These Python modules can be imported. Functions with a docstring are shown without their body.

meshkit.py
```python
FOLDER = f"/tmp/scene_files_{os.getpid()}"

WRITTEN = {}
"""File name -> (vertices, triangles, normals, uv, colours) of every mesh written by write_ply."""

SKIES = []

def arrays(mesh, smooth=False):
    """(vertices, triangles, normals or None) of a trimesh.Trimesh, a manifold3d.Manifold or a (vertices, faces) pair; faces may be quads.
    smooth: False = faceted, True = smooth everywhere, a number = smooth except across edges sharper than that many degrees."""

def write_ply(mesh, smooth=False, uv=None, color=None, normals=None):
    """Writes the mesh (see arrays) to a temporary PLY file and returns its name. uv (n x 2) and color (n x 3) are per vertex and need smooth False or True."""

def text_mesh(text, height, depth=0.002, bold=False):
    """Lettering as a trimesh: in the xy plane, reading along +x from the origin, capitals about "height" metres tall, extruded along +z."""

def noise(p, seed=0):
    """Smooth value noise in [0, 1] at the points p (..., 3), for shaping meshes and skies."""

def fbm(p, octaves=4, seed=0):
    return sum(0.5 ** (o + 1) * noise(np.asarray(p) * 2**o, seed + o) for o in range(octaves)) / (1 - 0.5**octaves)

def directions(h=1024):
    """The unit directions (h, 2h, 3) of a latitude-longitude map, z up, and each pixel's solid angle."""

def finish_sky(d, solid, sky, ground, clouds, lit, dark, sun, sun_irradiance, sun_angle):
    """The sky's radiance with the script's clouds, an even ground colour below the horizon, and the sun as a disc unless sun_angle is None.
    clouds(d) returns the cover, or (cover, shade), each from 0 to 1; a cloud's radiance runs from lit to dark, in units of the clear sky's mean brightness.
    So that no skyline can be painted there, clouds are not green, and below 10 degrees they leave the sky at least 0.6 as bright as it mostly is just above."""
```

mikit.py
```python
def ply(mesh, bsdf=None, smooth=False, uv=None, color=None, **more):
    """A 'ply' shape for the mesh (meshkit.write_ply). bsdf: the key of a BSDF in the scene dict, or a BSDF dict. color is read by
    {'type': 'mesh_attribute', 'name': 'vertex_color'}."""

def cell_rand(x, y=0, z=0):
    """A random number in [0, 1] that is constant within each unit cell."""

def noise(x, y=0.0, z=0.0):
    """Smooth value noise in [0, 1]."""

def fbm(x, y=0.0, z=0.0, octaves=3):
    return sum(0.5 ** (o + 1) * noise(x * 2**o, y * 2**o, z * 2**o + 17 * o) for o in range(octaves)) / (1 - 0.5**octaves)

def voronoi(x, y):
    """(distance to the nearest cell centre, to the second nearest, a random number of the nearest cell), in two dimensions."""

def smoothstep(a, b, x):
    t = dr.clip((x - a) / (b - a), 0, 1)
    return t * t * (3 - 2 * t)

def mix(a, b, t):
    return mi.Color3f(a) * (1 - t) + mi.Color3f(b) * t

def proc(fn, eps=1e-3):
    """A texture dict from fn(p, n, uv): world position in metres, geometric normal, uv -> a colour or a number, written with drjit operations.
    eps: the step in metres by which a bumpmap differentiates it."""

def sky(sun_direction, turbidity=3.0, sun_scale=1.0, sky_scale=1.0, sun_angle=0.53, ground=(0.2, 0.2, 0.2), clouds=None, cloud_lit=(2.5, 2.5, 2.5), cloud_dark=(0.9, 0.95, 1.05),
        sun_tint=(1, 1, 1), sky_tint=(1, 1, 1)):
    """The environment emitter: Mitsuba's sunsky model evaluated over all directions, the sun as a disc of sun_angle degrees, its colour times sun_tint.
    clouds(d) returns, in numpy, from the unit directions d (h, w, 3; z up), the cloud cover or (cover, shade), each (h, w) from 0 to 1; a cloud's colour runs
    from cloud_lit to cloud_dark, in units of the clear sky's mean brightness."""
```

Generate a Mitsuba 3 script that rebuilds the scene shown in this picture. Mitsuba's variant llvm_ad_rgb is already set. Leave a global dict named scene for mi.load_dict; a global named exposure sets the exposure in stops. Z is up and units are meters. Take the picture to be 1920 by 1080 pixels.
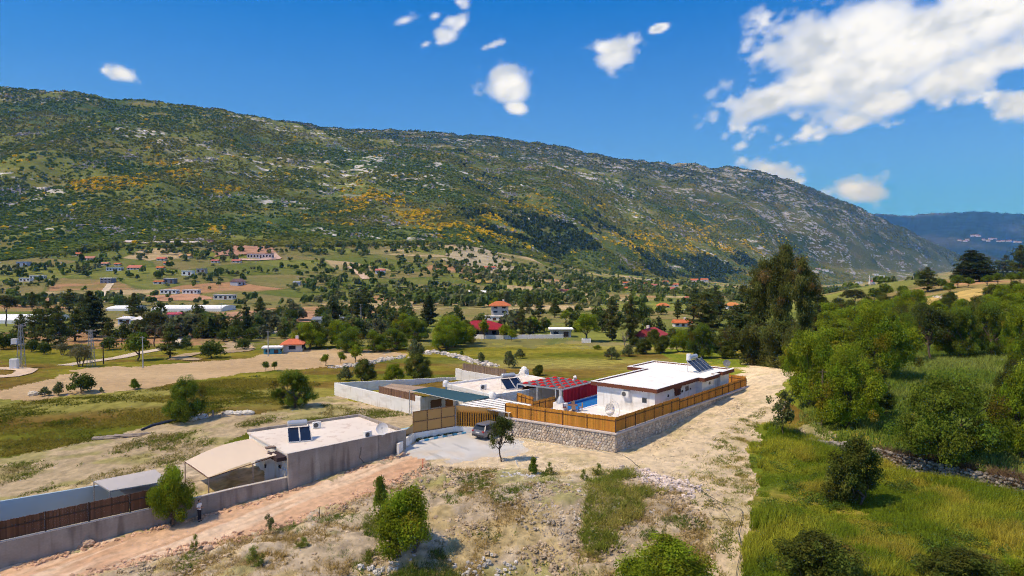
import math, random
import numpy as np, trimesh, shapely
import mitsuba as mi, drjit as dr
import mikit, meshkit
from mikit import proc, noise, fbm, voronoi, cell_rand, smoothstep, mix

scene, labels = {}, {}
T = mi.ScalarTransform4f
RNG = np.random.default_rng(7)

# ------------------------------------------------------------------ camera, light, exposure
CH, FPX, VH = 19.0, 1280.0, 500.0           # drone height over the yard, focal length and eye level in photo pixels
PITCH = math.atan((540 - VH) / FPX)
CF = np.array([0, math.cos(PITCH), -math.sin(PITCH)]); CU = np.array([0, math.sin(PITCH), math.cos(PITCH)]); CR = np.array([1.0, 0, 0])
scene['camera'] = {'type': 'perspective', 'fov': 2 * math.degrees(math.atan(960 / FPX)), 'fov_axis': 'x', 'near_clip': 0.5, 'far_clip': 60000.0,
                   'to_world': T().look_at(origin=[0, 0, CH], target=[0, CF[1], CH + CF[2]], up=[0, 0, 1])}
exposure = 1.45
SUN = np.array([-0.93, -0.37, 1.42])

def cloud_cover(d):
    az = np.arctan2(d[..., 0], d[..., 1]); U = 960 + FPX * np.tan(np.clip(az, -1.4, 1.4))
    el = d[..., 2] / np.maximum(np.hypot(d[..., 0], d[..., 1]), 1e-6); V = VH - FPX * el / np.maximum(np.cos(np.clip(az, -1.4, 1.4)), 0.15)
    front = (d[..., 1] > 0)
    P = np.stack([(U * .91 - V * .42) / 105, (U * .42 + V * .91) / 52, 0 * U], -1)
    n = meshkit.fbm(P, 6, 3); n2 = meshkit.fbm(P * 2.4 + 9, 5, 8)
    def blob(u, v, a, b, rot):
        c, s = math.cos(math.radians(rot)), math.sin(math.radians(rot))
        x, y = (U - u) * c + (V - v) * s, -(U - u) * s + (V - v) * c
        return 1 - np.sqrt((x / a) ** 2 + (y / b) ** 2)
    f = np.full(U.shape, -9.0)
    for u, v, a, b, r in [(1700, 95, 340, 105, -24), (1545, 100, 140, 95, 0), (1850, 20, 250, 110, -25), (1440, 190, 105, 42, -24), (1520, 160, 130, 66, -22), (1620, 60, 160, 90, -20),
                          (1790, 145, 170, 50, -18), (1655, 195, 105, 42, -15), (1590, 232, 62, 26, -10), (1900, 200, 60, 36, 0), (1880, 110, 110, 40, -10),
                          (2150, 60, 300, 120, -20), (955, 165, 62, 54, 20), (968, 205, 38, 22, 10), (1152, 106, 48, 36, -30), (1135, 95, 40, 18, 0),
                          (235, 142, 34, 17, 20), (1445, 322, 66, 22, 12), (1615, 360, 70, 34, 0), (1590, 355, 40, 28, 0)]:
        f = np.maximum(f, blob(u, v, a, b, r))
    for u, v, a, b in [(760, 45, 36, 13), (830, 68, 24, 15), (848, 46, 24, 17), (862, 10, 15, 14), (818, 36, 20, 13), (800, 88, 18, 8), (925, 90, 20, 6), (1230, 60, 16, 6)]:
        f = np.maximum(f, 0.75 * blob(u, v, a * 1.2, b * 1.2, -20) - 0.12)
    n3 = meshkit.fbm(P * 5.5 + 3, 4, 12); n4 = meshkit.fbm(np.stack([U / 26, V / 20, 0 * U], -1), 5, 31); e = f * 1.3 + ((n - 0.5) * 1.8 + (n2 - 0.5) * 1.0 + (n3 - .5) * .5 + (n4 - .5) * 1.0) * np.clip(1.3 - 2.0 * f, .15, 1.25)
    cover = np.clip((e + 0.06) / 1.0, 0, 1); cover = cover * cover * (3 - 2 * cover)
    cover = cover * np.clip((f + 0.45) / 0.4, 0, 1) * 0.97
    # clouds elsewhere in the sky, scattered like those in view
    Q = np.stack([d[..., 0] / (d[..., 2] + 0.12), d[..., 1] / (d[..., 2] + 0.12), 0 * U], -1) * 1.1
    g = meshkit.fbm(Q, 6, 21); other = np.clip((g - 0.60) / 0.12, 0, 1) * np.clip(d[..., 2] * 4, 0, 1)
    inframe = front & (U > -300) & (U < 2300) & (V > -150)
    low = 0.125 * np.clip((0.38 - d[..., 2]) / 0.25, 0, 1) ** 1.2 * (0.85 + 0.3 * meshkit.fbm(np.stack([U / 500, V / 160, 0 * U], -1), 4, 6))
    veil = 0.06 * np.clip((meshkit.fbm(np.stack([U / 420, V / 130, 0 * U], -1), 4, 5) - 0.45) * 3, 0, 1) * np.clip((V - 60) / 300, 0, 1)
    cover = np.maximum(np.where(inframe, np.maximum(cover, veil), other), low)
    shade = np.clip((n - .42) * 1.6 + (n2 - 0.42) * 1.6 + (n3 - .47) * .7 + (V - 110) / 500.0, 0, 0.9) * np.clip(f * 2.2 + .1, 0, 1)
    return cover, np.where(inframe, shade, 0.3)

scene['sky_light'] = mikit.sky(SUN, turbidity=2.6, ground=(0.16, 0.15, 0.09), sky_tint=(0.0, 0.74, 1.62), sun_tint=(1.0, 0.985, 0.96), clouds=cloud_cover,
                               cloud_lit=(4.3, 4.4, 4.65), cloud_dark=(2.3, 2.55, 2.95))

# ------------------------------------------------------------------ survey: photo pixel -> direction, ground point
def ray(u, v):
    d = CF + (u - 960) / FPX * CR + (540 - v) / FPX * CU
    return d / d[1]                              # one metre of depth per unit
def P(u, v, z):
    """point on the level plane at height z"""
    d = ray(u, v); t = (z - CH) / d[2]
    return np.array([d[0] * t, t, z])
def PD(u, v, depth):
    d = ray(u, v) * depth
    return np.array([d[0], d[1], d[2] + CH])

def sst(a, b, x):
    t = np.clip((x - a) / (b - a), 0, 1); return t * t * (3 - 2 * t)
def vn(x, y, seed=0):
    return meshkit.noise(np.stack([x, y, np.zeros_like(x)], -1), seed)
def vfbm(x, y, o=4, seed=0):
    return meshkit.fbm(np.stack([x, y, np.zeros_like(x)], -1), o, seed)

BASE = np.array([(-900, 540, 40), (-600, 560, 36), (0, 600, 28), (300, 640, 43), (600, 700, 43), (760, 760, 46), (860, 800, 48), (1000, 900, 33), (1100, 1050, 14), (1300, 1400, -8), (1500, 2000, -42),
                 (1700, 3000, -40), (1800, 3800, 2), (1900, 4200, -30), (3200, 4600, -30)], float)
def zof(d, v): return CH + (VH - v) / FPX * d
FRONT = np.array([(u, d, zof(d, v)) for u, d, v in [(-900, 1450, 140), (-600, 1500, 140), (0, 1700, 166), (150, 1720, 175), (300, 1800, 193), (450, 1850, 215), (560, 1900, 236), (760, 2000, 268),
                  (940, 2100, 294), (1130, 2350, 322), (1230, 2500, 352), (1400, 2900, 405), (1550, 3300, 455), (1700, 3800, 500), (1800, 4100, 530), (3200, 4500, 540)]], float)
BACK = np.array([(u, d, zof(d, v)) for u, d, v in [(-900, 2800, 170), (0, 2800, 185), (300, 2800, 206), (450, 2900, 218), (560, 3000, 230), (600, 3000, 238), (680, 3050, 246), (760, 3100, 246), (800, 3100, 248),
                 (900, 3200, 256), (960, 3200, 264), (1030, 3300, 274), (1100, 3400, 287), (1200, 3500, 302), (1265, 3600, 309), (1300, 3600, 308), (1330, 3650, 315), (1380, 3700, 314),
                 (1420, 3750, 320), (1500, 3900, 345), (1600, 4100, 386), (1700, 4300, 432), (1790, 4500, 474), (1850, 4600, 500), (1950, 4700, 530), (3200, 4900, 540)]], float)
FAR = np.array([(u, 9000.0, zof(9000, v)) for u, v in [(1000, 520), (1400, 470), (1560, 440), (1600, 418), (1640, 400), (1665, 401), (1700, 405), (1730, 401), (1770, 399), (1840, 397), (1920, 402), (2000, 410), (2300, 390), (3200, 400)]], float)

def Hn(x, y):
    """the ground near the drone: the road side drops to the left, the right side rises behind a dry stone wall"""
    s = (x + 19.8) * 0.65 + (y - 60.1) * 0.75
    t = np.clip(s, -24, 40)
    z = 0.1 * (np.minimum(t, 14 - np.log1p(np.exp(np.clip((14 - t) / 1.5, -30, 30))) * 0) - 14)
    z = np.where(t > 14, 0, z)
    z = z * (1 - sst(75, 130, y)) - 1.2 * sst(95, 150, y)
    hill = 15 * sst(18, 110, x - 0.25 * y) * sst(70, 200, y) * (1 - sst(290, 430, y))
    aq, bq = (x - 16.5) * .76 - (y - 77.7) * .65, (x - 16.5) * .655 + (y - 77.7) * .755
    bankside = 1.75 * sst(-11, 24, bq) * sst(-6, 0, aq) * (1 - sst(9, 24, aq)) * (1 - sst(95, 140, y))
    return z + hill + bankside

WALL_PX = [(1478, 802), (1500, 818), (1530, 836), (1570, 850), (1620, 862), (1700, 884), (1800, 908), (1900, 932), (2020, 962)]   # foot of the dry stone wall
WALL_XY = np.array([P(u, v, 0)[:2] for u, v in WALL_PX])

def terrace(x, y):
    """1 behind the stone wall (towards the hill), 0 in front"""
    wy = np.interp(x, WALL_XY[::-1, 0] if WALL_XY[0, 0] > WALL_XY[-1, 0] else WALL_XY[:, 0], WALL_XY[::-1, 1] if WALL_XY[0, 0] > WALL_XY[-1, 0] else WALL_XY[:, 1])
    left = WALL_XY[:, 0].min()
    return sst(0.0, 0.7, y - wy - 0.1) * sst(left - 1.0, left + 6.0, x)

def H(x, y, detail=True):
    x, y = np.asarray(x, float), np.asarray(y, float)
    yc = np.maximum(y, 8.0); U = 960 + FPX * np.clip(x / yc, -1.6, 1.8)
    near = Hn(x, y) + 1.35 * terrace(x, y) * (1 - sst(110, 160, y))
    # foreground bank below the yard
    near = near - 1.6 * sst(58, 44, y) * sst(-16, -2, x) * (1 - sst(14, 22, x)) + 0.5 * np.exp(-((x - 2) / 6) ** 2 - ((y - 57) / 3.0) ** 2)
    db, zb = np.interp(U, BASE[:, 0], BASE[:, 1]), np.interp(U, BASE[:, 0], BASE[:, 2])
    df, zf = np.interp(U, FRONT[:, 0], FRONT[:, 1]), np.interp(U, FRONT[:, 0], FRONT[:, 2])
    dk, zk = np.interp(U, BACK[:, 0], BACK[:, 1]), np.interp(U, BACK[:, 0], BACK[:, 2])
    d9, z9 = np.interp(U, FAR[:, 0], FAR[:, 1]), np.interp(U, FAR[:, 0], FAR[:, 2])
    v0 = -1.2 - 0.012 * np.maximum(y - 350, 0) * sst(600, 1500, U)
    v0 = np.maximum(v0, -46)
    tt = np.clip((y - 350) / np.maximum(db - 350, 1), 0, 1)
    val = v0 * (1 - tt ** 1.5) + zb * tt ** 1.5
    # mountain flanks
    big = vfbm(x / 520 + 3, y / 800, 4, 11) - 0.5
    gul = 1 - np.abs(2 * vfbm(x / 330 + 0.6 * big + 0.00009 * y * 3, y / 1500 + 7, 3, 12) - 1)
    fine = vfbm(x / 60, y / 90, 4, 13) - 0.5
    t = np.clip((y - db) / np.maximum(df - db, 1), 0, 1)
    env = np.clip(4 * t * (1 - t), 0, 1)
    fr = zb + (zf - zb) * (t ** 1.12) + env * (62 * big - 66 * (gul - 0.55)) * np.clip((zf - zb) / 350, 0.1, 1) + np.clip((zf - zb) / 200, 0, 1) * sst(0, .08, t) * fine * 22
    fr = np.where(y > df, zf + (y > df) * 22 * fine * np.clip((zf - zb) / 200, 0, 1) - 0.12 * (y - df), fr)
    tb = np.clip((dk - y) / 2200, 0, 1)
    bk = zk - 0.30 * np.maximum(dk - y, 0) * (0.75 + 0.5 * tb) - 0.25 * np.maximum(y - dk, 0) + (80 * big * np.clip(3 * tb, 0, 1) + 30 * fine - 70 * (gul - .5) * np.clip(4 * tb, 0, 1)) * np.clip((zk - 20) / 300, 0, 1)
    fm = z9 - 0.27 * np.maximum(d9 - y, 0) - 0.2 * np.maximum(y - d9, 0) + 300 * (vfbm(x / 1500, y / 2200, 4, 17) - 0.5) * sst(0, 900, d9 - y) + 40 * fine
    fm = np.maximum(fm, -40 + 0.02 * np.maximum(y - 4500, 0))
    m = np.where(y > db, np.maximum(np.maximum(np.where(t > 0, fr, -1e3), np.where(y > db + 60, bk, -1e3)), -46), val)
    m = np.where(y > 4200, np.maximum(m, fm), m)
    k = sst(110, 170, y)
    hillk = 15 * sst(18, 110, x - 0.25 * y) * sst(70, 200, y) * (1 - sst(290, 430, y))
    z = near * (1 - k) + (m + hillk) * k
    return z
def G(u, v, dmax=6000):
    """where the line of sight of a photo pixel meets the ground"""
    d = ray(u, v); ts = np.geomspace(25, dmax, 900)
    hz = H(d[0] * ts, ts) - (CH + d[2] * ts)
    k = np.argmax(hz > 0)
    if hz[k] <= 0: k = len(ts) - 1
    a, b = ts[max(k - 1, 0)], ts[k]
    for _ in range(25):
        m = (a + b) / 2
        if H(d[0] * m, m) - (CH + d[2] * m) > 0: b = m
        else: a = m
    t = (a + b) / 2
    return np.array([d[0] * t, t, float(H(d[0] * t, t))])
def gz(x, y): return float(H(x, y))

# ------------------------------------------------------------------ little mesh kit
class MB:
    """collects pieces into one mesh with a colour per vertex"""
    def __init__(s): s.v, s.f, s.c, s.n = [], [], [], 0
    def add(s, v, f, c=(1, 1, 1)):
        v = np.asarray(v, float); f = np.asarray(f, int)
        if f.shape[1] == 4: f = np.vstack([f[:, [0, 1, 2]], f[:, [0, 2, 3]]])
        c = np.asarray(c, float); c = np.tile(c, (len(v), 1)) if c.ndim == 1 else c
        s.v.append(v); s.f.append(f + s.n); s.c.append(c); s.n += len(v); return s
    def get(s): return np.vstack(s.v), np.vstack(s.f), np.vstack(s.c)
    def hexa(s, b, t, c=(1, 1, 1)):
        """box from four bottom and four top corners, anticlockwise from above"""
        return s.add(np.vstack([b, t]), [[3, 2, 1, 0], [4, 5, 6, 7], [0, 1, 5, 4], [1, 2, 6, 5], [2, 3, 7, 6], [3, 0, 4, 7]], c)
    def box(s, cen, size, yaw=0.0, c=(1, 1, 1), ch=0.0):
        x, y, z = np.asarray(size, float) / 2
        q = np.array([(-x, -y), (x, -y), (x, y), (-x, y)]); R = np.array([[math.cos(yaw), -math.sin(yaw)], [math.sin(yaw), math.cos(yaw)]])
        q = q @ R.T + np.asarray(cen)[:2]; cz = cen[2]
        return s.hexa(np.c_[q, np.full(4, cz - z)], np.c_[q, np.full(4, cz + z)], c)
    def beam(s, a, b, w, h=None, c=(1, 1, 1)):
        """rectangular bar between two points"""
        a, b = np.asarray(a, float), np.asarray(b, float); h = h or w; d = b - a; d = d / np.linalg.norm(d)
        r = np.cross(d, [0, 0, 1.0]); r = r / np.linalg.norm(r) if np.linalg.norm(r) > 1e-6 else np.array([1.0, 0, 0]); u = np.cross(r, d)
        o = [(-1, -1), (1, -1), (1, 1), (-1, 1)]
        A = [a + r * w / 2 * i + u * h / 2 * j for i, j in o]; B = [b + r * w / 2 * i + u * h / 2 * j for i, j in o]
        return s.add(np.vstack([A, B]), [[0, 1, 2, 3], [7, 6, 5, 4], [1, 0, 4, 5], [2, 1, 5, 6], [3, 2, 6, 7], [0, 3, 7, 4]], c)
    def tube(s, pts, rad, n=7, c=(1, 1, 1), cap=True):
        p = np.asarray(pts, float); rad = np.broadcast_to(rad, (len(p),)); tg = np.gradient(p, axis=0); tg /= np.linalg.norm(tg, axis=1, keepdims=True) + 1e-9
        ref = np.where(np.abs(tg[:, 2:]) < 0.92, [[0, 0, 1.0]], [[1.0, 0, 0]]); a = np.cross(tg, ref); a /= np.linalg.norm(a, axis=1, keepdims=True); b = np.cross(tg, a)
        an = np.arange(n) * 2 * np.pi / n
        v = p[:, None] + rad[:, None, None] * (np.cos(an)[None, :, None] * a[:, None] + np.sin(an)[None, :, None] * b[:, None])
        f = [[i * n + j, (i + 1) * n + j, (i + 1) * n + (j + 1) % n, i * n + (j + 1) % n] for i in range(len(p) - 1) for j in range(n)]
        s.add(v.reshape(-1, 3), f, c)
        if cap:
            for e, k in ((0, 1), (len(p) - 1, -1)):
                s.add(np.vstack([v[e], p[e]]), [[j, (j + 1) % n, n][::k] for j in range(n)], c)
        return s
    def prism(s, xy, z0, z1, c=(1, 1, 1)):
        """upright prism over a simple polygon; z0, z1 numbers or one per corner"""
        xy = np.asarray(xy, float)
        if shapely.Polygon(xy).exterior.is_ccw is False: xy = xy[::-1]; z0 = z0[::-1] if np.ndim(z0) else z0; z1 = z1[::-1] if np.ndim(z1) else z1
        n = len(xy); z0, z1 = np.broadcast_to(z0, (n,)), np.broadcast_to(z1, (n,))
        _, tri = trimesh.creation.triangulate_polygon(shapely.Polygon(xy), engine='earcut'); tri = np.asarray(tri)
        vv, _ = trimesh.creation.triangulate_polygon(shapely.Polygon(xy), engine='earcut'); idx = [int(np.argmin(np.hypot(*(xy - q).T))) for q in np.asarray(vv)]
        tri = np.array([[idx[k] for k in t] for t in tri])
        ar = np.cross(xy[tri[:, 1]] - xy[tri[:, 0]], xy[tri[:, 2]] - xy[tri[:, 0]]); tri = np.where((ar < 0)[:, None], tri[:, ::-1], tri)
        b, t = np.c_[xy, z0], np.c_[xy, z1]
        s.add(t, tri, c); s.add(b, tri[:, ::-1], c)
        for i in range(n):
            j = (i + 1) % n; s.add([b[i], b[j], t[j], t[i]], [[0, 1, 2, 3]], c)
        return s
    def slab(s, quad, th, c=(1, 1, 1)):
        """sheet with thickness th under a (possibly sloping) polygon of four points"""
        q = np.asarray(quad, float); nrm = np.cross(q[1] - q[0], q[2] - q[0])
        if nrm[2] < 0: q = q[::-1]
        return s.hexa(q - [0, 0, th], q, c)
    def ball(s, cen, r, c=(1, 1, 1), sub=1, jit=0.0, rng=None):
        m = trimesh.creation.icosphere(subdivisions=sub); v = np.array(m.vertices)
        if jit: v = v * (1 + jit * (rng.random((len(v), 1)) - 0.5) * 2)
        return s.add(v * np.asarray(r) + np.asarray(cen), m.faces, c)
    def lathe(s, prof, cen, n=16, c=(1, 1, 1), axis=None):
        pr = np.asarray(prof, float); an = np.arange(n) * 2 * np.pi / n
        v = np.stack([pr[:, None, 0] * np.cos(an), pr[:, None, 0] * np.sin(an), np.broadcast_to(pr[:, None, 1], (len(pr), n))], -1).reshape(-1, 3)
        if axis is not None:
            z = np.asarray(axis, float) / np.linalg.norm(axis); x = np.cross([0, 0, 1.0], z); x = x / np.linalg.norm(x) if np.linalg.norm(x) > 1e-6 else np.array([1.0, 0, 0]); y = np.cross(z, x)
            v = v[:, :1] * x + v[:, 1:2] * y + v[:, 2:] * z
        f = [[i * n + j, i * n + (j + 1) % n, (i + 1) * n + (j + 1) % n, (i + 1) * n + j] for i in range(len(pr) - 1) for j in range(n)]
        return s.add(v + np.asarray(cen), f, c)

used = {}
def fresh(name):
    k = used.get(name, 0); used[name] = k + 1
    return name if k == 0 else f'{name}_{k:03d}'
def thing(name, label, cat, group=None, kind=None):
    key = fresh(name); labels[key] = {'label': label}
    if cat: labels[key]['category'] = cat
    if group: labels[key]['group'] = group
    if kind: labels[key]['kind'] = kind
    return key
def put(key, mb, bsdf, smooth=False, **more):
    v, f, c = mb.get() if isinstance(mb, MB) else mb
    if getattr(mb, 'up', False):                                             # blades: light them like the sward they form
        fn = np.cross(v[f[:, 1]] - v[f[:, 0]], v[f[:, 2]] - v[f[:, 0]]); fn /= np.linalg.norm(fn, axis=1, keepdims=True) + 1e-12; fn *= np.where(fn[:, 2:] < 0, -1, 1); n = fn * .6 + [0, 0, .62]; n = np.repeat(n / np.linalg.norm(n, axis=1, keepdims=True), 3, 0)
        scene[key] = {'type': 'ply', 'filename': meshkit.write_ply((v, f), False, None, c, normals=n), 'face_normals': False, 'bsdf': {'type': 'ref', 'id': bsdf}}; return key
    if smooth not in (False, True):                                          # smooth except across sharp edges, colours kept
        tri = v[f]; nf_ = np.cross(tri[:, 1] - tri[:, 0], tri[:, 2] - tri[:, 0]); nl = np.linalg.norm(nf_, axis=1, keepdims=True); un = nf_ / np.maximum(nl, 1e-12)
        ids = np.unique(np.round(v, 4), axis=0, return_inverse=True)[1].ravel()[f]; at = {}
        for i, r_ in enumerate(ids):
            for q_ in r_: at.setdefault(q_, []).append(i)
        cs_ = math.cos(math.radians(smooth)); N = np.empty((len(f), 3, 3))
        for i, r_ in enumerate(ids):
            for j, q_ in enumerate(r_):
                k_ = at[q_]; m_ = un[k_] @ un[i] > cs_; s_ = nf_[k_][m_].sum(0); N[i, j] = s_ / max(np.linalg.norm(s_), 1e-12)
        path = meshkit.write_ply((tri.reshape(-1, 3), np.arange(len(f) * 3).reshape(-1, 3)), False, None, c[f].reshape(-1, 3), normals=N.reshape(-1, 3))
        scene[key] = {'type': 'ply', 'filename': path, 'face_normals': False, 'bsdf': {'type': 'ref', 'id': bsdf}}
    else: scene[key] = mikit.ply((v, f), bsdf, smooth=smooth, color=c, **more)
    return key
def part(holder, name, mb, bsdf, smooth=False, label=None):
    key = fresh(holder + '__' + name); put(key, mb, bsdf, smooth)
    if label: labels[key] = {'label': label}
    return key
def single(name, label, cat, mb, bsdf, smooth=False, group=None, kind=None):
    key = thing(name, label, cat, group, kind); put(key, mb, bsdf, smooth); return key

# ------------------------------------------------------------------ materials
VC = {'type': 'mesh_attribute', 'name': 'vertex_color'}
def mat(name, fn=None, rough=0.85, spec=0.25, rgb=None, bump=None, bscale=1.0, eps=0.02, **more):
    col = proc(fn) if fn else ({'type': 'rgb', 'value': rgb} if rgb is not None else VC)
    b = {'type': 'principled', 'base_color': col, 'roughness': rough, 'specular': spec, **more}
    if bump: b = {'type': 'bumpmap', 'nested': b, 'bump_texture': proc(bump, eps=eps), 'scale': bscale}
    scene['mat_' + name] = {'type': 'twosided', 'nested': b}
    return 'mat_' + name
M_VC = mat('painted')                                            # plain colour per vertex
M_GLOSS = mat('glossy', rough=0.25, spec=0.5)
M_METAL = mat('galvanised', rough=0.4, spec=0.5, metallic=0.55)
scene['mat_leaf'] = {'type': 'principledthin', 'base_color': VC, 'roughness': 0.65, 'diff_trans': 1.0, 'spec_trans': 0.0, 'eta': 1.3}
M_LEAF = 'mat_leaf'
M_BARK = mat('bark', rough=0.95, spec=0.1)
def C3(*a): return mi.Color3f(*a)

def f_plaster(p, n, uv):
    a = fbm(p.x * 1.3, p.y * 1.3, p.z * 1.3, 4); s = fbm(p.x * 3.1, p.y * 3.1, p.z * 0.35, 3)
    c = mix(C3(.74, .75, .75), C3(.83, .83, .82), a); c = mix(c, C3(.50, .46, .40), smoothstep(.55, .8, s) * .5); return mix(c, C3(.52, .46, .38), smoothstep(.45, .75, fbm(p.x * .7, p.y * .7, p.z * 1.8 + 4, 4)) * .35)
M_PLASTER = mat('white_plaster', f_plaster, rough=.9)
def f_conc(p, n, uv):
    a = fbm(p.x * .8, p.y * .8, p.z * 1.1, 4); s = fbm(p.x * 2.2 + 7, p.y * 2.2, p.z * .22, 3); k = fbm(p.x * 9, p.y * 9, p.z * 9, 2)
    c = mix(C3(.235, .20, .175), C3(.37, .335, .30), a); c = mix(c, C3(.15, .125, .11), smoothstep(.5, .78, s) * .75); c = mix(c, C3(.46, .43, .39), smoothstep(.6, .8, 1 - s) * .5)
    return c * (.88 + .24 * k)
M_CONC = mat('raw_concrete', f_conc, rough=.95)
def f_roofw(p, n, uv):
    a = fbm(p.x * .35, p.y * .35, 0, 4); k = fbm(p.x * 1.9, p.y * 1.9, 3, 3)
    return mix(mix(C3(.66, .665, .66), C3(.77, .77, .765), a), C3(.52, .49, .43), smoothstep(.6, .82, k) * .3)
M_ROOFW = mat('white_roof_coat', f_roofw, rough=.8)
def f_screed(p, n, uv):
    a = fbm(p.x * .3 + 3, p.y * .3, 0, 4); k = fbm(p.x * 1.6, p.y * 1.6, 3, 3)
    c = mix(C3(.60, .53, .46), C3(.70, .65, .58), a); return mix(c, C3(.40, .29, .22), smoothstep(.58, .8, k) * .45)
M_SCREED = mat('roof_screed', f_screed, rough=.9)
def f_yard(p, n, uv):
    a = fbm(p.x * .5, p.y * .5, 0, 4); s = fbm(p.x * .9 + p.y * .6, p.y * .25, 5, 3)
    c = mix(C3(.40, .40, .385), C3(.56, .565, .56), a); c = mix(c, C3(.28, .295, .30), smoothstep(.55, .75, s) * .6)
    return mix(c, C3(.50, .42, .31), smoothstep(.5, .72, fbm(p.x * .35 + 9, p.y * .35, 1, 3)) * .5)
def f_road(p, n, uv):
    a = fbm(p.x * .25, p.y * .25, 0, 4); k = fbm(p.x * 2.6, p.y * 2.6, 1, 4); w = fbm((p.x * .65 + p.y * .75) * .08, (p.x * .75 - p.y * .65) * .9, 2, 3)
    c = mix(C3(.46, .28, .17), C3(.60, .42, .28), a); c = mix(c, C3(.64, .52, .39), smoothstep(.45, .7, w) * .7); w2 = fbm((p.x * .65 + p.y * .75) * .05 + 4, (p.x * .75 - p.y * .65) * 1.5, 7, 2); c = mix(c, C3(.42, .25, .15), smoothstep(.55, .75, w2) * .55); return c * (.68 + .6 * k)
def f_sand(p, n, uv):
    a = fbm(p.x * .12, p.y * .12, 0, 4); k = fbm(p.x * 2.1, p.y * 2.1, 1, 4); q = fbm(p.x * .5, p.y * .5, 4, 4)
    c = mix(C3(.48, .385, .25), C3(.58, .485, .335), a); c = mix(c, C3(.40, .34, .19), smoothstep(.55, .72, q) * .7); return c * (.66 + .66 * k)
def f_earth(p, n, uv):
    a = fbm(p.x * .11, p.y * .11, 0, 4); k = fbm(p.x * 1.7, p.y * 1.7, 1, 5); q = fbm(p.x * .33 + 5, p.y * .33, 4, 4); g = fbm(p.x * .21 + 15, p.y * .21, 6, 4)
    c = mix(C3(.37, .30, .205), C3(.50, .43, .32), a); c = mix(c, C3(.39, .31, .14), smoothstep(.48, .64, q) * .7); c = mix(c, C3(.22, .23, .06), smoothstep(.57, .68, g) * .6)
    return c * (.45 + 1.05 * k)
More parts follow.
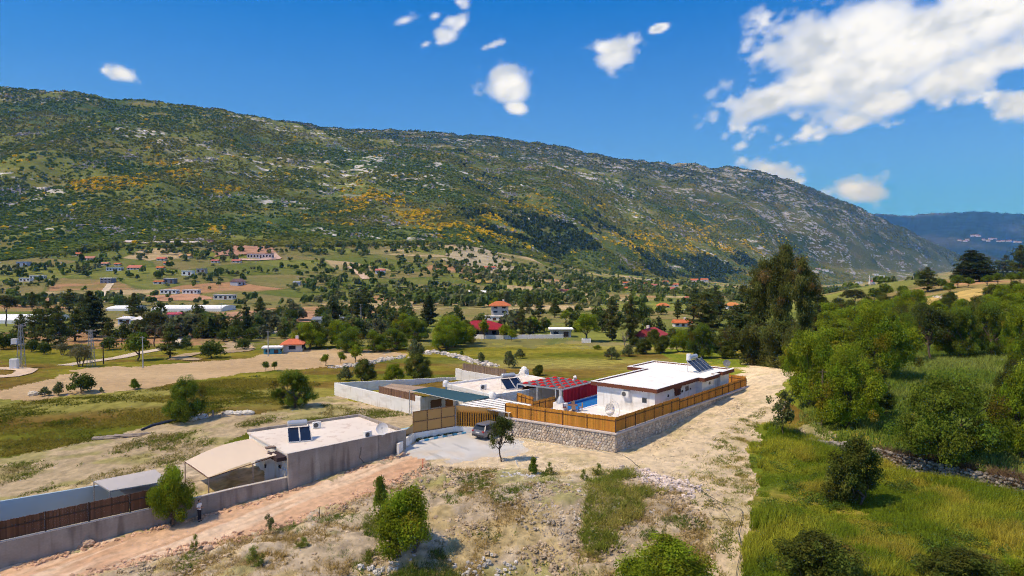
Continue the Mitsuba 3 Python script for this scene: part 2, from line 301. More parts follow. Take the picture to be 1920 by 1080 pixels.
def f_till(p, n, uv):
    a = fbm(p.x * .07, p.y * .12, 0, 4); k = fbm(p.x * 1.9, p.y * 1.9, 1, 4); g = fbm(p.x * .16 + 15, p.y * .3, 6, 4)
    c = mix(C3(.315, .25, .155), C3(.42, .345, .225), a); c = mix(c, C3(.235, .22, .075), smoothstep(.52, .66, g) * .75); return c * (.62 + .76 * k)
def f_plow(p, n, uv):
    a = fbm(p.x * .04, p.y * .09, 0, 4); k = fbm(p.x * 1.3, p.y * 1.3, 1, 4); r = fbm(p.x * .12 + p.y * .02, p.y * 1.5, 2, 2)
    c = mix(C3(.335, .235, .13), C3(.43, .325, .19), a); return c * (.72 + .36 * k + .2 * r)
def f_meadow(p, n, uv):
    a = fbm(p.x * .035, p.y * .09, 0, 5); k = fbm(p.x * .9, p.y * .9, 1, 4); r = fbm(p.x * .03 + 8, p.y * .11, 2, 4); h = fbm(p.x * .016, p.y * .05, 9, 3)
    c = mix(C3(.085, .10, .010), C3(.185, .165, .022), smoothstep(.3, .7, a)); c = mix(c, C3(.135, .078, .022), smoothstep(.5, .66, r) * .75); c = mix(c, C3(.25, .235, .07), smoothstep(.55, .72, h) * .6)
    return c * (.55 + .9 * k)
def f_grass(p, n, uv):
    a = fbm(p.x * .12, p.y * .12, 0, 4); k = fbm(p.x * 2.5, p.y * 2.5, 1, 4); r = fbm(p.x * .2 + 8, p.y * .2, 2, 4)
    c = mix(C3(.085, .13, .012), C3(.19, .215, .025), a); c = mix(c, C3(.30, .24, .05), smoothstep(.52, .68, r) * .8); return c * (.5 + .9 * k)
def f_valley(p, n, uv):
    wx, wy = p.x + 24 * fbm(p.x * .01, p.y * .01, 3, 2), p.y + 30 * fbm(p.x * .012, p.y * .012, 8, 2)
    d1, d2, r = voronoi(wx / 62 + .25 * wy / 60, wy / 44)
    k = fbm(p.x * .35, p.y * .35, 1, 4); a = fbm(p.x * .03, p.y * .05, 0, 4); st = fbm(p.x * .05, p.y * .5, 2, 2)
    g1, g2, ol, tan, br = C3(.082, .102, .022), C3(.13, .145, .032), C3(.145, .125, .05), C3(.29, .225, .125), C3(.26, .15, .08)
    c = dr.select(r < .24, g1, dr.select(r < .44, g2, dr.select(r < .72, ol, dr.select(r < .88, tan, br))))
    c = mix(c, C3(.115, .12, .036), smoothstep(.40, .62, a) * .7); c = mix(c, C3(.055, .085, .02), (1 - smoothstep(.02, .09, d2 - d1)) * .6)
    return c * (.75 + .55 * k + .25 * st)
def mount_cols(p):
    wx = p.x + 60 * fbm(p.x * .006, p.y * .006, 3, 3)
    k = fbm(p.x * .11, p.y * .16, p.z * .16, 4); a = fbm(wx * .004, p.y * .004, p.z * .008, 5); b = fbm(p.x * .017, p.y * .02, p.z * .03, 4)
    c = mix(C3(.036, .058, .016), C3(.085, .096, .022), smoothstep(.35, .62, a)); c = mix(c, C3(.12, .10, .035), smoothstep(.5, .68, b) * .6)
    ro = fbm(p.x * .0055 + 30, p.y * .0055, p.z * .010, 4); rs = fbm(p.x * .045, p.y * .05, p.z * .11, 4)
    hi = smoothstep(60, 330, p.z) * smoothstep(-900, 1500, p.x)
    rk = smoothstep(.56 - .10 * hi, .66 - .06 * hi, rs) * smoothstep(.50 - .13 * hi, .60 - .08 * hi, ro)
    c = mix(c, mix(C3(.27, .25, .23), C3(.46, .44, .42), k), rk * .75)
    return c * (1.6 - .55 * smoothstep(2200, 2800, p.y)), k
def f_mount(p, n, uv):
    c, k = mount_cols(p); return c * (.5 + 1.0 * k)
def f_far(p, n, uv):
    k = fbm(p.x * .012, p.y * .012, p.z * .02, 4); a = fbm(p.x * .0011, p.y * .0011, p.z * .002, 4)
    c = mix(C3(.028, .05, .022), C3(.09, .095, .04), smoothstep(.4, .62, a)); c = mix(c, C3(.30, .28, .26), smoothstep(.6, .72, k) * smoothstep(.5, .62, a) * .4); return c * (.28 + .55 * k)
for nm, fn in [('yard', f_yard), ('road', f_road), ('sand', f_sand), ('earth', f_earth), ('till', f_till), ('plow', f_plow), ('meadow', f_meadow), ('grass', f_grass), ('valley', f_valley), ('mountain', f_mount), ('far', f_far)]:
    mat(nm, fn, rough=1.0, spec=.05)

# ------------------------------------------------------------------ the ground: one height field, split into its kinds of land
REG = [  # (name of entry, material, outline in photo pixels)
    ('concrete_yard', 'yard', [(755, 848), (784, 829), (880, 810), (925, 798), (966, 806), (985, 842), (955, 858), (860, 864), (795, 864)]),
    ('dirt_road', 'road', [(-160, 1120), (-60, 1080), (0, 1066), (317, 981), (440, 949), (542, 918), (755, 847), (800, 862), (790, 884), (700, 922), (560, 978), (420, 1014), (250, 1056), (120, 1088), (-60, 1140), (-160, 1170)]),
    ('sandy_track', 'sand', [(1405, 722), (1385, 690), (1440, 672), (1490, 690), (1455, 740), (1478, 790), (1425, 800), (1400, 850), (1428, 920), (1395, 1000), (1395, 1120), (1345, 1120), (1335, 980), (1250, 905), (1110, 872), (985, 880), (860, 880), (800, 866), (860, 862), (955, 858), (985, 842), (966, 806), (1100, 830)]),
    ('grass_slope', 'grass', [(1425, 800), (1478, 790), (1478, 802), (1500, 818), (1530, 836), (1570, 850), (1620, 862), (1700, 884), (1800, 908), (1900, 932), (2120, 985), (2260, 1180), (1390, 1180), (1395, 1000), (1428, 920), (1400, 850)]),
    ('tilled_lot', 'till', [(-260, 1010), (-260, 880), (0, 858), (130, 836), (220, 816), (300, 800), (370, 785), (460, 774), (540, 764), (628, 743), (775, 778), (745, 812), (674, 790), (463, 815), (347, 870), (176, 910), (0, 945)]),
    ('plowed_field', 'plow', [(-300, 775), (0, 750), (220, 736), (350, 716), (480, 700), (600, 690), (745, 669), (752, 660), (640, 655), (560, 655), (460, 671), (290, 686), (170, 690), (90, 712), (0, 732), (-300, 745)]),
]
def build_ground():
    ang = np.concatenate([np.linspace(-62, -40, 40), np.linspace(-40, 40, 740)[1:], np.linspace(40, 62, 40)[1:]])
    rad = [16.0]
    while rad[-1] < 13000:
        r = rad[-1]; rad.append(r * (1.0115 if r < 26 else 1.0068 if r < 170 else 1.0085 if r < 4800 else 1.016))
    ta, r = np.radians(ang), np.array(rad)
    A, R = np.meshgrid(ta, r)
    X, Y = R * np.tan(A), R * 1.0
    Z = H(X, Y)
    near = (1 - sst(90, 160, Y))
    clod = vfbm(X / 1.1, Y / 1.1, 4, 31) - .5; lump = vfbm(X / 5.0, Y / 5.0, 3, 32) - .5
    nr, na = Z.shape
    i, j = np.meshgrid(np.arange(nr - 1), np.arange(na - 1), indexing='ij'); q = (i * na + j).ravel()
    F = np.vstack([np.c_[q, q + 1, q + na + 1], np.c_[q, q + na + 1, q + na]])
    V = np.c_[X.ravel(), Y.ravel(), Z.ravel()]
    wob = 0.004
    jx, jy = (vfbm(X.ravel() / 4.2, Y.ravel() / 4.2, 5, 41) - .5) * 1.7, (vfbm(X.ravel() / 4.2 + 50, Y.ravel() / 4.2, 5, 42) - .5) * 1.7
    sc = np.clip(Y.ravel() * 0.03, .8, 4)
    px, py = V[:, 0] + jx * sc, V[:, 1] + jy * sc * 1.6
    reg = np.full(len(V), -1)
    polys = []
    for k, (nm, m, pxs) in enumerate(REG):
        pts = []
        for a, b in zip(pxs, pxs[1:] + pxs[:1]):
            for t in np.linspace(0, 1, 6)[:-1]:
                u, v = a[0] + (b[0] - a[0]) * t, a[1] + (b[1] - a[1]) * t; pts.append(G(u, v, 900)[:2] if nm != 'plowed_field' else G(u, v, 400)[:2])
        pg = shapely.Polygon(pts).buffer(0); polys.append(pg)
        ins = shapely.contains_xy(pg, px, py) & (reg < 0); reg[ins] = k
    # roughness of each kind of land
    amp = np.full(len(V), .46); amp[reg == 0] = .03; amp[reg == 1] = .16; amp[reg == 2] = .20; amp[reg == 3] = .22; amp[reg == 4] = .22; amp[reg == 5] = .22
    amp = np.where((reg < 0) & (py > 76), .10, amp)
    dz = (clod.ravel() * amp * 1.2 + lump.ravel() * amp * 1.3) * near.ravel()
    V[:, 2] += dz
    U = 960 + FPX * np.clip(V[:, 0] / V[:, 1], -1.6, 1.8)
    db = np.interp(U, BASE[:, 0], BASE[:, 1])
    edge = 70 * (vfbm(V[:, 0] / 130, V[:, 1] / 130, 4, 51) - .5)
    far = V[:, 1] > 6200
    mnt = (V[:, 1] + edge > db) & ~far
    val = ~mnt & ~far & (V[:, 1] > 175 + 20 * jx)
    mead = ~mnt & ~far & ~val & (V[:, 1] > 76) & (reg < 0)
    right = mead & (V[:, 0] > 40 + 6 * jx) | ((reg < 0) & (terrace(V[:, 0], V[:, 1]) > .4))
    kind = np.where(reg >= 0, reg, 10); kind[mead] = 11; kind[right] = 12; kind[val & (reg < 0)] = 13; kind[mnt] = 14; kind[far] = 15
    fk = kind[F[:, 0]]
    names = {10: ('earth_bank', 'earth'), 11: ('meadow', 'meadow'), 12: ('hill_meadow', 'grass'), 13: ('valley', 'valley'), 14: ('mountain', 'mountain'), 15: ('far_mountain', 'far')}
    said = {'concrete_yard': 'pale grey concrete yard behind the parked car', 'dirt_road': 'reddish dirt road climbing past the grey walls', 'sandy_track': 'sandy bare track round the stone retaining wall',
            'grass_slope': 'green and yellow grassy plot below the dry stone wall', 'tilled_lot': 'dry tilled plot left of the flat roofed houses', 'plowed_field': 'long tan plowed strip across the left of the valley',
            'earth_bank': 'rough earth bank with dry weeds in the foreground', 'meadow': 'olive green meadow with reddish streaks behind the villa', 'hill_meadow': 'green meadow and hillside under the trees on the right',
            'valley': 'patchwork of fields on the valley floor', 'mountain': 'long scrub covered mountain with pale rocks', 'far_mountain': 'bluish distant mountain at the right end of the valley'}
    for k in np.unique(fk):
        nm, m = REG[k][:2] if k < 10 else names[k]
        f = F[fk == k]; use, inv = np.unique(f, return_inverse=True)
        scene[nm] = mikit.ply((V[use], inv.reshape(-1, 3)), 'mat_' + m, smooth=True); used[nm] = 1
        labels[nm] = {'label': said[nm], 'kind': 'structure'}
    return polys
POLYS = build_ground()
# ------------------------------------------------------------------ trees and bushes
def leaves(mb, rng, centres, radii, n_each, size, base, flat=1.0, tone=.35, droop=0.0, slim=1.0, out_from=None):
    """many small leaf sprays round each clump centre"""
    base = np.asarray(base, float)
    for c, r in zip(centres, radii):
        n = max(3, int(n_each * (r / np.mean(radii)) ** 1.6)); g = rng.normal(size=(n, 3)); g /= np.linalg.norm(g, axis=1, keepdims=True)
        p = g * (rng.random((n, 1)) ** .45) * r * [1, 1, flat] + c
        nrm = g * .7 + rng.normal(size=(n, 3)) * .55 + [0, 0, .35]; nrm /= np.linalg.norm(nrm, axis=1, keepdims=True)
        t = np.cross(nrm, rng.normal(size=(n, 3))); t /= np.linalg.norm(t, axis=1, keepdims=True); t[:, 2] -= droop; b = np.cross(nrm, t)
        s = size * (.6 + .8 * rng.random((n, 1)))
        v = np.stack([p - t * s, p - b * s * .55 * slim + nrm * s * .12, p + t * s, p + b * s * .55 * slim + nrm * s * .12], 1).reshape(-1, 3)
        k = np.arange(n)[:, None] * 4
        ton = (1 + tone * (rng.random() - .5) * 2) * (1 + np.array([.30, .04, .1]) * (rng.random() - .45))
        if rng.random() < .05: ton = ton * [1.15, .78, 1.0]
        col = base * 1.15 * ton * (.72 + .56 * rng.random((n, 1))) * (1 + [[.18, .0, -.1]] * (rng.random((n, 1)) - .4))
        mb.add(v, np.vstack([k + [0, 1, 2], k + [0, 2, 3]]), np.repeat(col, 4, 0))
def limb(mb, rng, a, b, r0, r1, c, n=5, wob=.05, k=5):
    t = np.linspace(0, 1, k)[:, None]; L = np.linalg.norm(np.subtract(b, a))
    p = np.asarray(a) * (1 - t) + np.asarray(b) * t + rng.normal(size=(k, 3)) * wob * L * np.sin(np.pi * t)
    mb.tube(p, np.linspace(r0, r1, k), n=n, c=c, cap=False); return p
BARK = (.12, .092, .07)
def crown_tree(seed, blobs, n_clump, n_leaf, leaf, col, trunk_r=.025, fork=.28, stems=1, bark=BARK, flat=.85, tone=.35, clump=.13, spread=.03, hollow=.55, slim=1.0, limbs=7):
    """tree of height one: blobs = (x, y, z, rx, ry, rz) that the crown fills"""
    rng = np.random.default_rng(seed); tk, cr = MB(), MB(); cc = []
    w = np.array([max(b[3] * b[4], .001) ** .9 for b in blobs]); w /= w.sum()
    for b, k in zip(blobs, rng.multinomial(n_clump, w)):
        g = rng.normal(size=(k, 3)); g /= np.linalg.norm(g, axis=1, keepdims=True); g[:, 2] = np.where(g[:, 2] < -.5, -g[:, 2], g[:, 2])
        rr = hollow + (1 - hollow) * rng.random((k, 1)) + .13 * rng.normal(size=(k, 1)) + .22 * (rng.random((k, 1)) < .12)
        cc.append(np.array(b[:3]) + g * rr * np.array(b[3:]))
    cc = np.vstack(cc); cc[:, 2] = np.maximum(cc[:, 2], .04)
    leaves(cr, rng, cc, clump * (.45 + .95 * rng.random(len(cc)) ** 1.3), n_leaf, leaf, col, flat, tone, slim=slim)
    for s in range(stems):
        o = np.array([rng.normal() * spread * (stems > 1), rng.normal() * spread * (stems > 1), -.03]); top = np.array([rng.normal() * .04 + o[0] * 3, rng.normal() * .04 + o[1] * 3, fork])
        p = limb(tk, rng, o, top, trunk_r * 1.25, trunk_r * .8, bark, n=7, wob=.04)
        for q in cc[rng.choice(len(cc), min(limbs, len(cc)), replace=False)]:
            m = limb(tk, rng, p[-1] if rng.random() < .6 else p[-2], q, trunk_r * .55, trunk_r * .1, bark, n=4, wob=.07)
    return tk, cr
def conifer(seed, n_tier, n_br, leaf, col, r0=.24, n_leaf=26, trunk_r=.02, bark=(.13, .09, .065), power=.8, base=.16, irregular=.3, clump=.06, flat=.5, tone=.45, lean=.02):
    rng = np.random.default_rng(seed); tk, cr = MB(), MB()
    ax = limb(tk, rng, (0, 0, -.03), (lean * 2 * rng.normal(), lean * 2 * rng.normal(), .97), trunk_r * 1.3, trunk_r * .15, bark, n=7, wob=.012, k=8)
    cs, rs = [], []
    for i in range(n_tier):
        h = base + (1 - base) * (i / n_tier) ** .9; R = r0 * max((1 - h) / (1 - base), .03) ** power * (1 + irregular * rng.normal() * .6)
        if i < 2: R *= .75
        a0 = rng.random() * 6.28
        for k in range(n_br):
            if rng.random() < .14: continue
            a = a0 + k * 6.283 / n_br + rng.normal() * .25; r = max(.025, R * (1 + irregular * rng.normal() * .5)); c = np.array([np.interp(h, ax[:, 2], ax[:, 0]), np.interp(h, ax[:, 2], ax[:, 1]), h])
            e = c + [math.cos(a) * r, math.sin(a) * r, r * .18 * rng.normal() + .03]
            limb(tk, rng, c, e, trunk_r * .35 * (1.1 - h), trunk_r * .06, bark, n=3, wob=.04, k=3)
            for t in np.linspace(.35, 1.0, max(1, int(r / .07) + 1)):
                cs.append(c + (e - c) * t + rng.normal(size=3) * .012); rs.append(clump * (.7 + .6 * rng.random()) * (1.1 - .35 * h))
    cs.append(np.array([ax[-1, 0], ax[-1, 1], .97])); rs.append(clump * .5)
    leaves(cr, rng, cs, rs, n_leaf, leaf, col, flat, tone, droop=.15, slim=.75)
    return tk, cr
G_BRIGHT, G_MID, G_DARK, G_OLIVE, G_PINE, G_DPINE, G_WEED, G_BUSH = (.205, .275, .022), (.135, .19, .024), (.085, .122, .024), (.18, .18, .085), (.105, .128, .034), (.055, .078, .028), (.21, .25, .05), (.125, .155, .03)
KIND = {}
def proto(kind, tk, cr, big=True):
    g = 'group_of_' + kind
    scene[g] = {'type': 'shapegroup', **{n: mikit.ply((v, f), b, smooth=(n == 'trunk'), color=c) for n, b, (v, f, c) in (('trunk', M_BARK, tk.get()), ('crown', M_LEAF, cr.get())) if len(v)}}
    V = cr.get()[0]; KIND[kind] = (g, V[:, 2].max(), np.ptp(V[:, 0]))
rnd = [(0, 0, .62, .34, .34, .30), (.16, .05, .55, .24, .24, .22), (-.18, -.08, .56, .24, .22, .22), (.02, -.15, .50, .26, .22, .2), (0, .1, .78, .22, .22, .16)]
wide = [(-.32, 0, .55, .34, .3, .3), (.30, .06, .58, .36, .3, .3), (0, -.12, .66, .36, .32, .26), (.05, .15, .78, .3, .28, .2), (-.5, -.1, .38, .22, .2, .22), (.5, -.12, .36, .22, .2, .24), (0, -.3, .4, .3, .2, .25), (-.3, -.15, .22, .24, .22, .2), (.32, -.1, .22, .26, .22, .2), (0, -.32, .2, .26, .18, .18), (0, .2, .22, .3, .2, .2)]
bush = [(0, 0, .38, .45, .42, .40), (-.30, .05, .32, .26, .24, .3), (.28, -.08, .36, .28, .24, .33), (.05, -.25, .30, .3, .22, .28), (.02, .05, .72, .22, .22, .22)]
tall = [(0, 0, .5, .26, .26, .36), (.08, -.05, .72, .18, .18, .2), (-.12, .03, .42, .2, .2, .24), (.13, .06, .38, .2, .2, .2)]
proto('broadleaf_round', *crown_tree(1, rnd, 75, 200, .018, G_BRIGHT))
proto('broadleaf_wide', *crown_tree(2, wide, 120, 240, .016, G_BRIGHT, stems=3, spread=.025, clump=.14, tone=.42))
proto('broadleaf_shady', *crown_tree(3, wide, 115, 240, .016, G_MID, stems=3, spread=.025, clump=.14, tone=.45))
proto('bush_bright', *crown_tree(4, bush, 85, 250, .018, G_BRIGHT, stems=3, fork=.15, clump=.16))
proto('bush_dark', *crown_tree(5, bush, 90, 250, .019, G_BUSH, stems=4, fork=.15, clump=.15, tone=.5))
proto('tree_sparse', *crown_tree(6, [(-.12, 0, .62, .26, .22, .22), (.15, .05, .66, .26, .24, .22), (.0, -.05, .82, .16, .16, .12), (.28, 0, .45, .12, .12, .1), (-.26, -.05, .42, .1, .1, .1)], 70, 95, .018, (.095, .125, .03), trunk_r=.024, fork=.36, clump=.12, limbs=16, tone=.5))
proto('sapling', *crown_tree(7, tall, 40, 26, .03, (.13, .155, .05), trunk_r=.012, clump=.11, limbs=12))
proto('olive', *crown_tree(8, [(0, 0, .62, .45, .4, .3), (-.3, 0, .5, .28, .26, .25), (.32, .04, .52, .28, .26, .25), (0, -.1, .75, .3, .3, .2)], 130, 40, .03, G_OLIVE, stems=3, fork=.25, clump=.15, slim=.6))
proto('weed', *crown_tree(9, [(0, 0, .3, .4, .4, .3), (.1, 0, .7, .15, .15, .25)], 26, 26, .07, G_WEED, trunk_r=.008, clump=.16, fork=.1, limbs=5, slim=.45))
proto('juniper', *crown_tree(10, [(0, 0, .35, .3, .3, .35), (0, 0, .65, .2, .2, .3), (0, 0, .85, .1, .1, .14)], 110, 40, .035, (.17, .235, .03), trunk_r=.02, fork=.2, clump=.12, hollow=.4))
proto('tall_pine', *conifer(11, 12, 6, .0125, (.135, .155, .04), r0=.27, n_leaf=170, power=.62, base=.06, irregular=.5, clump=.078, flat=.8, trunk_r=.014))
proto('slim_pine', *conifer(12, 17, 6, .017, (.13, .15, .04), r0=.17, n_leaf=46, power=.45, base=.08, irregular=.5, clump=.055))
proto('dark_pine', *conifer(13, 14, 7, .022, G_DPINE, r0=.30, n_leaf=34, power=.75, base=.10, clump=.08))
proto('umbrella_pine', *crown_tree(14, [(0, 0, .78, .42, .4, .16), (-.25, .05, .70, .24, .22, .13), (.28, -.04, .72, .24, .22, .13)], 90, 46, .026, (.085, .095, .032), trunk_r=.024, fork=.6, clump=.11, flat=.6))
proto('round_tree', *crown_tree(15, rnd, 60, 26, .05, G_MID, clump=.16))
proto('round_bright', *crown_tree(16, rnd, 60, 26, .05, G_BRIGHT, clump=.16))
proto('round_dark', *crown_tree(17, bush, 60, 26, .055, G_DARK, clump=.17))
proto('grey_bush', *crown_tree(18, bush, 60, 26, .05, (.15, .175, .07), clump=.17))
proto('mid_pine', *conifer(19, 10, 6, .032, G_PINE, r0=.24, n_leaf=16, power=.6, irregular=.45, clump=.085))
proto('far_tree', *crown_tree(20, bush, 16, 12, .12, (.10, .135, .034), clump=.24, limbs=2, trunk_r=.03))
proto('far_olive', *crown_tree(21, bush, 16, 12, .12, (.14, .155, .075), clump=.24, limbs=2, trunk_r=.03))
proto('far_pine', *conifer(22, 6, 4, .07, (.06, .085, .034), r0=.26, n_leaf=8, clump=.12))
proto('poplar', *crown_tree(23, [(0, 0, .5, .09, .09, .42), (0, 0, .75, .07, .07, .2)], 34, 26, .045, (.08, .11, .04), trunk_r=.012, fork=.3, clump=.09))
proto('dead_tree', *crown_tree(24, [(0, 0, .7, .3, .3, .25)], 14, 6, .02, (.17, .13, .09), bark=(.20, .17, .145), fork=.35, clump=.1, limbs=14))
NAME = {'broadleaf_round': ('broadleaf_tree', 'tree'), 'broadleaf_wide': ('broadleaf_tree', 'tree'), 'broadleaf_shady': ('broadleaf_tree', 'tree'), 'bush_bright': ('bush', 'bush'), 'bush_dark': ('bush', 'bush'), 'tree_sparse': ('young_tree', 'tree'),
        'sapling': ('sapling', 'tree'), 'olive': ('olive_tree', 'tree'), 'weed': ('weed_clump', 'plant'), 'juniper': ('conifer_shrub', 'bush'), 'tall_pine': ('pine_tree', 'tree'), 'slim_pine': ('pine_tree', 'tree'), 'dark_pine': ('pine_tree', 'tree'),
        'umbrella_pine': ('umbrella_pine', 'tree'), 'round_tree': ('field_tree', 'tree'), 'round_bright': ('field_tree', 'tree'), 'round_dark': ('field_tree', 'tree'), 'grey_bush': ('bush', 'bush'), 'mid_pine': ('pine_tree', 'tree'),
        'far_tree': ('field_tree', 'tree'), 'far_olive': ('field_tree', 'tree'), 'far_pine': ('pine_tree', 'tree'), 'poplar': ('poplar_tree', 'tree'), 'dead_tree': ('bare_tree', 'tree')}
def tree_at(kind, x, y, h, label, group=None, wide=None, rot=None, z=None):
    g, top, wd = KIND[kind]; nm, cat = NAME[kind]; s = h / top; sw = s if wide is None else wide / wd
    key = thing(nm, label, cat, group); rot = RNG.random() * 360 if rot is None else rot
    z = gz(x, y) if z is None else z
    scene[key] = {'type': 'instance', 'to_world': T().translate([float(x), float(y), float(z) - .05]).rotate([0, 0, 1], float(rot)).scale([float(sw), float(sw), float(s)]), 'group': {'type': 'ref', 'id': g}}
    return key
def tree_px(kind, u, v, hpx, label, group=None, wpx=None, dmax=900):
    p = G(u, v, dmax); k = p[1] / FPX
    return tree_at(kind, p[0], p[1], hpx * k, label, group, None if wpx is None else wpx * k)

